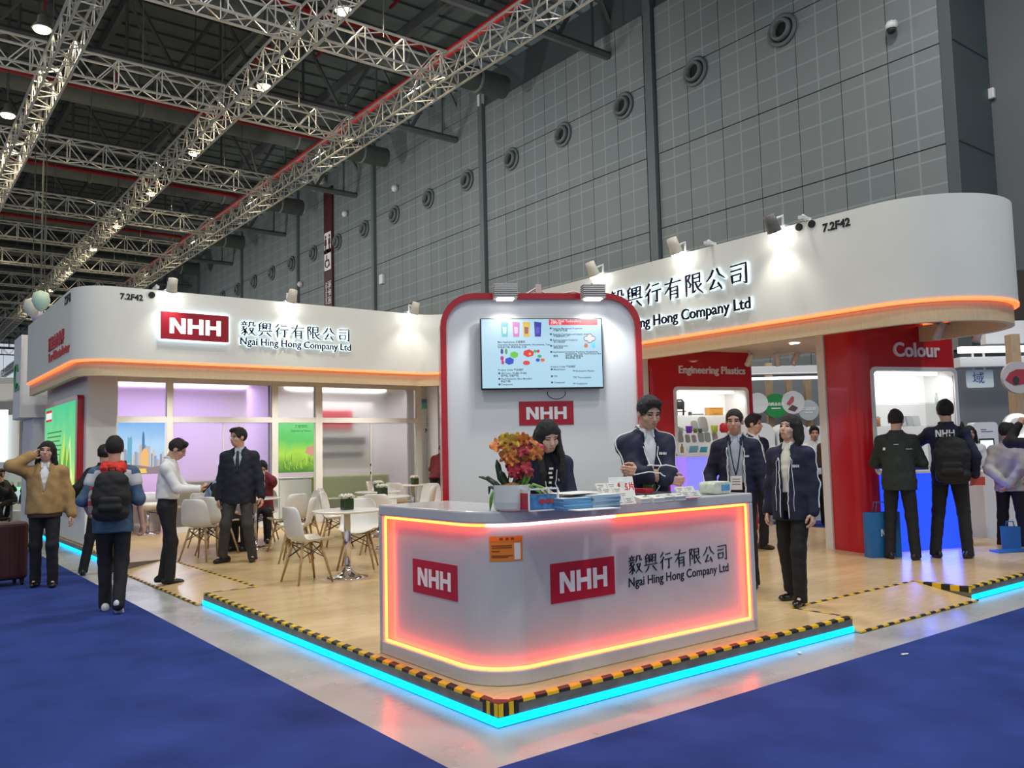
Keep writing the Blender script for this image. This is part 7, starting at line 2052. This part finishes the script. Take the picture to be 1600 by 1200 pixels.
# 5 dark suit man
x, y, _ = at(378, 11.0)
c = person('man in dark jacket and tie with grey trousers standing with feet apart', (x, y, ZP), turn(x, y, -14), 1.755, hands=((-.27, .06, .80), (.29, .0, .82)), head=(-42, 0, 2), pelvis=(.03, 0, .915),
       top=dict(mat=SUIT, hem=-.17, grow=.024, open=[(.20, .0), (.30, .025), (.5, .07)], boxy=.02, wide=.03, hips=.03), shirt=dict(mat=PALE, tie=mat('tie_dark', (.012, .013, .02), .5)), pants=CHAR, hair=('flat', 'black'), glasses=True, feet=((-.14, .03, 0, 8), (.24, .06, 0, -38)), build=1.06, seed=15)
# 6-8 seated men
def seated(lab, xy, face, h, **k):
    f = k.pop('feet', ((-.10, .42, 0, 4), (.11, .46, 0, -4)))
    return person(lab, (xy[0], xy[1], ZP), face, h, pelvis=(0, -.02, .53), feet=f, kneepole=(0, .6, 1), **k)
x, y = 1.50, 9.45
seated('balding man in blue shirt seated behind the table', at(327, 12.9)[:2], turn(x, y, 60), 1.70, lean=22, head=(10, 14, 0), hands=((-.16, .42, .80), (.14, .44, .80)), poles=((-1, -.2, -.4), (1, -.2, -.4)), shirt=dict(mat=BLSH, sleeve=2, grow=.016, hem=-.02, wide=.015), hair=('bald', 'black'), detail=.85, seed=16)
seated('man in black jacket seated with his back to the suited man', at(341, 11.9)[:2], R(25), 1.70, lean=18, head=(25, 10, 0), hands=((-.14, .45, .80), (.16, .44, .80)), poles=((-1, -.2, -.4), (1, -.2, -.4)), top=dict(mat=BLKC, hem=-.02, grow=.018), hair=('short', 'black'), detail=.85, seed=17)
seated('man in maroon jacket seated behind the suited man with a hand at his face', (2.35, 9.55), R(245), 1.70, lean=10, head=(0, 12, 0), hands=((.02, .28, 1.16), (.16, .40, .84)), poles=((-1, .2, -.8), (1, -.2, -.4)), palms=((.2, -1, .2), None), curl=(.3, .4), top=dict(mat=MARN, hem=-.02, grow=.018, open=[(.05, 0), (.3, .03), (.5, .06)]), shirt=dict(mat=PALE), hair=('short', 'black'), detail=.85, seed=18)
# 9 woman in maroon by the banner
x, y = PX(682, 740, 1, 11.75)[0], 11.75
person('woman in maroon shirt bent over beside the white banner', (x, y, ZP), turn(x, y, 150), 1.60, lean=24, head=(-10, 22, 0), hands=((-.18, .42, 1.0), (.16, .42, 1.0)), top=dict(mat=MARN, hem=-.1, grow=.015, collar=False), hair=('pony', 'black'), detail=.85, seed=19)
# 10 woman behind the counter
x, y, _ = at(848, 6.12)
c = person('long-haired woman in navy staff jacket reading her phone behind the counter', (x, y, ZP), turn(x, y, 20), 1.585, lean=6, head=(4, 20, 4), hands=((.03, .30, 1.09), (.13, .33, 1.10)), poles=((-1, -.5, -.6), (1, -.5, -.6)), palms=((.4, -.2, .8), (-.4, -.2, .8)), curl=(.5, .7),
       top=dict(STAFF, open=[(.12, .012), (.30, .03), (.42, .055), (.52, .06)], panel=False), shirt=dict(mat=BLKC), hair=('long', 'black'), skin='c', detail=1.25, seed=20)
patch(c, -.085, .33, .045)
T = c['T']
for i, t_ in enumerate((.42, .385, .35, .31, .27)): MB().box((0, 0, 0), (.03-.003*i, .006, .014), M=Matrix.Translation(Vector(T((.004 if i % 2 else -.004), .128, t_)))).build('shirt_print', WSH, c['root'])
held_box(c, 'smartphone', 'pale phone held by the long-haired woman behind the counter', 'phone', tuple(np.array((.09, .40, 1.16))*c['s']), (.075, .15, .009), mat('phone_pale', (.62, .52, .45), .3), R(-50), R(22))
# 11 man behind the counter with folded arms
x, y, _ = at(1006, 6.70)
c = person('man in navy staff jacket with folded arms behind the counter', (x, y, ZP), turn(x, y, 22), 1.765, lean=5, head=(6, 15, 0), hands=((.13, .215, 1.16), (-.10, .235, 1.09)), poles=((-1, .25, -.7), (1, .25, -.7)), palms=((.1, -1, .0), (0, -1, .1)), curl=(.5, .6),
       top=dict(STAFF, open=[(.10, .010), (.30, .03), (.42, .05), (.52, .06)], panel=False, boxy=.02), shirt=dict(mat=WSH), hair=('flat', 'black'), glasses=True, detail=1.2, build=1.05, seed=21)
patch(c, -.095, .36, .055)
# 12 man with badge
x, y, _ = at(1150, 8.15)
c = person('smiling man in open navy staff jacket with name badge behind the counter end', (x, y, ZP), turn(x, y, -4), 1.705, head=(-4, 4, 0), hands=((-.28, .10, .86), (.25, .12, .92)), top=dict(STAFF, open=[(-.14, .075), (.05, .07), (.25, .065), (.40, .075), (.52, .07)], wide=.02), shirt=dict(mat=PALE, wide=.01), hair=('crop', 'black'), glasses=True, detail=1.1, seed=22, build=1.02)
lanyard(c); patch(c, -.10, .34, .05)
# 13 man behind, turned to the side
x, y = 6.50, 3.15
c = person('man in navy staff jacket turned to talk beside the plastics case', (x, y, ZP), turn(x, y, 40), 1.75, head=(35, 2, 0), hands=((-.26, .10, .84), (.25, .05, .82)), top=dict(STAFF, open=[(-.14, .03), (.3, .03), (.52, .06)]), shirt=dict(mat=WSH), hair=('short', 'black'), shoes=BRSH, feet=((-.12, .02, 0, 20), (.16, .08, 0, -20)), detail=.95, seed=23)
o_ = wpos(c, c['wr'][0])
held_box(c, 'paper_cup', 'pale blue cup held by the man beside the plastics case', 'cup', tuple(c['wr'][0]+np.array((.02, .06, -.06))), (.06, .06, .07), mat('cup_blue', (.35, .60, .72), .4))
# 14 laughing woman
x, y = 3.62, .62
c = person('laughing woman in navy staff jacket and black loafers beside the ramp', (x, y, ZP), turn(x, y, -28), 1.605, lean=-1, head=(-12, -8, -3), hands=((-.24, .07, .80), (.24, .03, .80)), top=dict(STAFF, hem=-.17, grow=.026, open=[(-.16, .03), (.2, .035), (.35, .045), (.52, .06)], wide=.022, hips=.022), shirt=dict(mat=mat('cloth_cream', (.70, .68, .58), .75), wide=.005), shoes=LOAF, hair=('bob', 'black'), skin='c', detail=1.2, feet=((-.07, .10, 0, 10), (.14, -.12, 0, -22)), lips=(.38, .06, .06), seed=24)
patch(c, -.10, .33, .06)
b = MB()
for i in range(7): b.box(tuple(c['Hl']((i-3)*.0052, .0905-.0012*abs(i-3), -.0605)), (.0052*c['s'], .003, .0065*c['s']), rz=0)
b.build('teeth', mat('teeth', (.75, .73, .68), .4), c['root'])
# 15, 16 visitors far behind
x, y, _ = at(1273, 15.3)
person('visitor in white shirt standing under the grey round sign', (x, y, .006), turn(x, y, 8), 1.79, head=(0, 8, 0), top=dict(mat=WSH, hem=-.05, grow=.012, open=[(.3, 0), (.5, .05)]), shirt=dict(mat=WSH), hair=('short', 'black'), detail=.7, seed=25)
x, y, _ = at(1299, 14.5)
person('visitor in brown sweater with his back to us near the glass partition', (x, y, .006), turn(x, y, 196), 1.79, hands=((-.1, .28, 1.1), (.25, .05, .85)), top=dict(name='sweater', mat=BRWN, hem=-.12, grow=.02, collar=False), shirt=dict(mat=WSH, hem=-.15, grow=.022), hair=('short', 'black'), detail=.7, seed=26)
# 17, 18 two men at the Colour case
x, y = 6.90, 1.42
c = person('man in dark olive jacket with his back to us at the Colour case', (x, y, ZP), turn(x, y, 176), 1.73, head=(-4, 8, 0), hands=((-.10, .28, 1.08), (.10, .28, 1.06)), poles=((-1, -.6, -.6), (1, -.6, -.6)), top=dict(mat=OLIV, hem=-.14, grow=.026, wide=.02, boxy=.015), hair=('short', 'black'), feet=((-.14, .02, 0, 12), (.14, -.03, 0, -12)), detail=1.0, seed=27)
T = c['T']
patch(c, .0, .40, .05, '—', False, name='back_print'); patch(c, .13, .345, .07, '—', False, name='back_print'); patch(c, -.13, .345, .03, '■', False, name='back_print')
OLx, OLy = x, y
x, y = 7.37, 1.06
c = person('man in navy jacket lettered on the back reaching into the Colour case', (x, y, ZP), turn(x, y, 172), 1.83, head=(18, 0, 0), hands=((-.50, .24, 1.36), (.24, .10, .90)), poles=((-.6, -.4, -1), (.7, -1, 0)), palms=((0, 0, -1), None), point=0, curl=(.6, .4), top=dict(mat=NAVY, hem=-.13, grow=.024, wide=.015), hair=('flat', 'black'), feet=((-.18, -.03, 0, 28), (.14, .03, 0, -10)), detail=1.0, seed=28)
patch(c, .0, .435, .20, 'NHH', False, name='back_letters')
T = c['T']
t = backpack(c, 'black laptop backpack worn by the tall man at the Colour case', .165, -.08, .36)
t.location = (t.location.x+math.cos(c['root'].rotation_euler.z)*.07, t.location.y+math.sin(c['root'].rotation_euler.z)*.07, t.location.z)
held_box(c, 'red_leaflet', 'red leaflet in the hand of the tall man at the Colour case', 'leaflet', tuple(c['wr'][1]+np.array((.03, -.02, -.06))), (.15, .006, .10), mat('leaflet_red', (.55, .08, .06), .5), .2, .2)
q = onz(1386, 866, ZP); bag((OLx-.02, OLy+.235, ZP), VA+R(6), 'blue shopping bag standing between the feet of the olive jacket man', 1.15)
q = onz(1520, 848, ZP); bag((8.62, .95, ZP), VA-.4, 'small blue shopping bag beside the Colour case', .6, False)
q = onz(1545, 858, ZP)
o = MB().prism([(0, 0), (.5, -.12), (.62, -.02), (.45, .12), (.1, .2)], ZP+.002, ZP+.02).build('folded_shopping_bag', BAGB, loc=(8.05, .85, 0), rot=(0, 0, -.2)); tag(o, 'flat blue shopping bag lying on the floor beside the Colour case', 'bag')
# 19-21 visitors at the picture edge
x, y, _ = at(1516, 13.6)
person('woman in white shirt and black trousers standing beside the kiosk', (x, y, .006), turn(x, y, 10), 1.70, top=dict(mat=WSH, hem=-.05, grow=.012, collar=False), hair=('mid', 'black'), detail=.7, seed=29)
x, y, _ = at(1574, 10.9)
person('man in pale grey hooded jacket with hands behind his back', (x, y, .006), turn(x, y, 165), 1.68, hands=((-.02, -.20, .96), (.04, -.22, .93)), poles=((-1, -.1, 0), (1, -.1, 0)), head=(-25, 0, 0), top=dict(mat=GRYH, hem=-.1, grow=.03, boxy=.01), hair=('short', 'black'), feet=((-.16, .06, 0, 6), (.16, -.06, 0, -10)), detail=.85, seed=30)
x, y, _ = at(1622, 10.2)
person('man in black top raising a hand to his face at the picture edge', (x, y, .006), turn(x, y, -110), 1.80, hands=((.02, .20, 1.60), (.22, .15, .95)), poles=((-.6, .3, -1), (.6, -1, 0)), head=(-10, 0, 0), top=dict(mat=BLKC, hem=-.1, grow=.02), hair=('short', 'black'), detail=.85, seed=31)

# ================================================================== far left: neighbouring stands
o = shade_fix(MB().prism([(-.36, 15.4), (-.36, 16.4)]+arc(.6, 16.4, .96, 180, 90, 8)+[(4, 17.36), (4, 15.4)], 2.35, 4.0).build('neighbour_canopy', WST), 35); tag(o, 'white rounded canopy with green emblem next to the booth', 'canopy')
Mn = lambda yy, zz: frame_M((-.365, yy, zz), (0, -1, 0), (0, 0, 1))
GRN2 = mat('emblem_green', (.05, .30, .14), .5)
MB().tube([(.22*math.cos(a), .24*math.sin(a), .012) for a in np.linspace(.4, 5.6, 18)], .022, 5, M=Mn(15.9, 3.2)).build('emblem', GRN2, o); MB().box((0, 0, .005), (.62, .09, .01), M=Mn(15.85, 2.95)).build('print_line', GRN2, o)
b = MB().bb((-.1, 15.5, 0), (3.5, 17.0, 2.35)).build('neighbour_wall', WST); tag(b, 'white side wall of the next stand along the aisle', 'stand wall')
D2 = 26.0
stand_box('grey_back_wall', -40, 75, 610, 800, 30.0, .3, mat('far_wall', (.30, .31, .36), .6), 'grey back wall of the far stand with the screen', 'stand wall', ground=True)
stand_box('hanging_stand_beam', -60, 75, 590, 603, 28.5, .6, mat('far_beam', (.48, .50, .54), .6), 'pale grey overhead beam of the far stand', 'beam')
# arched white header
a0 = flatz(-40, 640, 27.5); a1 = flatz(66, 640, 27.5); zt_ = flatz(20, 600, 27.5)[2]; zm = flatz(20, 626, 27.5)[2]
wA = math.hypot(a1[0]-a0[0], a1[1]-a0[1])
arcp = [(-wA/2, zt_), (-wA/2, zm)]+[(-wA/2+wA*(.42+.58*u), zm-.0+(zt_-zm-.45)*math.sin(u*PI/2)) for u in np.linspace(0, 1, 9)]+[(wA/2, zt_)]
o = MB().prism(arcp, -.2, .2, M=Matrix.Rotation(PI/2, 4, 'X')).build('hanging_arch_header', WST, loc=((a0[0]+a1[0])/2, (a0[1]+a1[1])/2, 0), rot=(0, 0, VA)); tag(o, 'white arched header of the far stand', 'stand header')
stand_box('lit_wall_panel', -20, 9, 640, 760, 27.0, .1, glow('far_lit', (.75, .88, .95), 1.0), 'bright pale blue lit panel of the far stand', 'lit panel', ground=True)
stand_box('white_partition', 9, 27, 648, 760, 27.2, .1, WST, 'white partition beside the lit panel of the far stand', 'partition', ground=True)
stand_box('poster_panel', 34, 72, 694, 745, 27.8, .05, mat('poster_mint', (.55, .68, .70), .5), 'pale mint poster behind the tan jacket woman', 'poster', ground=True)
c = flatz(52, 658, 29.85)
t = thing('hanging_tv', 'hanging screen with red and blue picture in the far stand', 'television', tuple(c), VA)
MB().box((0, 0, 0), (.74, .06, .74)).build('bezel', BLK, t)
for (x0, x1, z0, z1, cc, nm) in ((-.32, -.18, -.05, .32, (.03, .04, .35), 'blue_field'), (-.32, -.15, -.30, -.02, (.7, .02, .03), 'red_field'), (-.14, .18, .05, .32, (.45, .80, .70), 'mint_field'), (-.14, .32, -.22, .0, (.05, .05, .06), 'dark_field'), (-.2, .3, -.28, -.24, (.8, .8, .8), 'caption')):
    MB().bb((x0, -.036, z0), (x1, -.031, z1)).build(nm, glow('ftv_'+nm, cc, .8, (.02, .02, .02)), t)
MB().tube([(0, 0, .33), (0, 0, 1.0)], .02, 5).build('pole', BLK, t); 
stand_box('far_counter', -20, 14, 722, 815, 22.0, .6, mat('counter_lilac', (.60, .66, .74), .5), 'pale lilac counter where the far visitors sit', 'counter', ground=True)
c = flatz(30, 760, 21.5)
t = thing('glass_showcase', 'glass showcase with green light strip at the far stand', 'display case', (c[0], c[1], 0), VA)
MB().box((0, 0, .12), (.9, .5, .24)).build('base', WST, t); MB().box((0, 0, .62), (.86, .46, .34)).build('body', glow('case_mint', (.60, .85, .82), .5), t); MB().box((0, -.24, .82), (.88, .03, .025)).build('light_strip', glow('green_strip', (.1, 1, .3), 2), t); MB().box((0, 0, 1.0), (.88, .48, .34)).build('glass_box', SHELF, t)
for i in range(5): MB().box((-.35+.17*i, 0, .9), (.05, .05, .13)).build('sample_bottle', mat('case_sample', (.25, .3, .32), .4), t)
c = flatz(66, 586, 24.0)
t = thing('hanging_diamond_sign', 'white outlined violet diamond sign of a far stand', 'sign', tuple(c), VA)
MB().prism([(-.55, 0), (0, -.38), (.55, 0), (0, .38)], 0, .05, M=Matrix.Rotation(PI/2, 4, 'X')).build('outline', LWH, t); MB().prism([(-.42, 0), (0, -.28), (.42, 0), (0, .28)], .05, .06, M=Matrix.Rotation(PI/2, 4, 'X')).build('face', mat('diamond_violet', (.10, .09, .30), .5), t)
MB().tube([(0, 0, .38), (0, 0, 17.2-c[2])], .015, 4).build('hanger', STEEL, t)
for i, (px, lab, dep) in enumerate(((-4, 'visitor in dark top seated at the far counter nearest the frame edge', 20.8), (20, 'visitor in black cap bent over the far counter', 20.6), (42, 'visitor in black jacket seated next to the glass showcase', 20.4))):
    x, y, _ = at(px, dep)
    person(lab, (x, y, 0), turn(x, y, (30, -60, 40)[i]), 1.66, pelvis=(0, 0, .60), feet=((-.1, .3, 0, 4), (.1, .32, 0, -4)), kneepole=(0, .6, 1), lean=(15, 30, 20)[i], hands=((-.15, .42, .95), (.15, .42, .95)), top=dict(mat=BLKC, hem=-.03, grow=.018, collar=False), hair=('short', 'black'), detail=.6, seed=50+i)
    t = thing('stool', '%s stool under the far counter visitors' % ('first', 'second', 'third')[i], 'stool', (x, y, 0)); MB().lathe([(.2, 0), (.2, .02), (.03, .04), (.03, .46), (.17, .47), (.18, .50), (0, .51)], 16).build('seat_and_post', GST, t)
for i, (px, py, dep, w_, lab) in enumerate(((64, 470, 22, .45, 'mint lit banner hanging above the far aisle'), (50, 480, 24, .45, 'white sail-shaped banner above the far aisle'), (62, 496, 27, .5, 'violet round balloon sign above the far aisle'))):
    c = flatz(px, py, dep)
    t = thing('hanging_banner', lab, 'sign', tuple(c), VA)
    MB().lathe([(0, -.3), (w_*.3, -.2), (w_*.5, 0), (w_*.4, .2), (0, .28)], 18).build('shape', mat('banner_tint_%d' % i, ((.50, .72, .66), (.62, .66, .68), (.45, .40, .66))[i], .4), t, smooth=True)
    MB().tube([(0, 0, .15), (0, 0, 17.2-c[2])], .012, 4).build('hanger', STEEL, t)
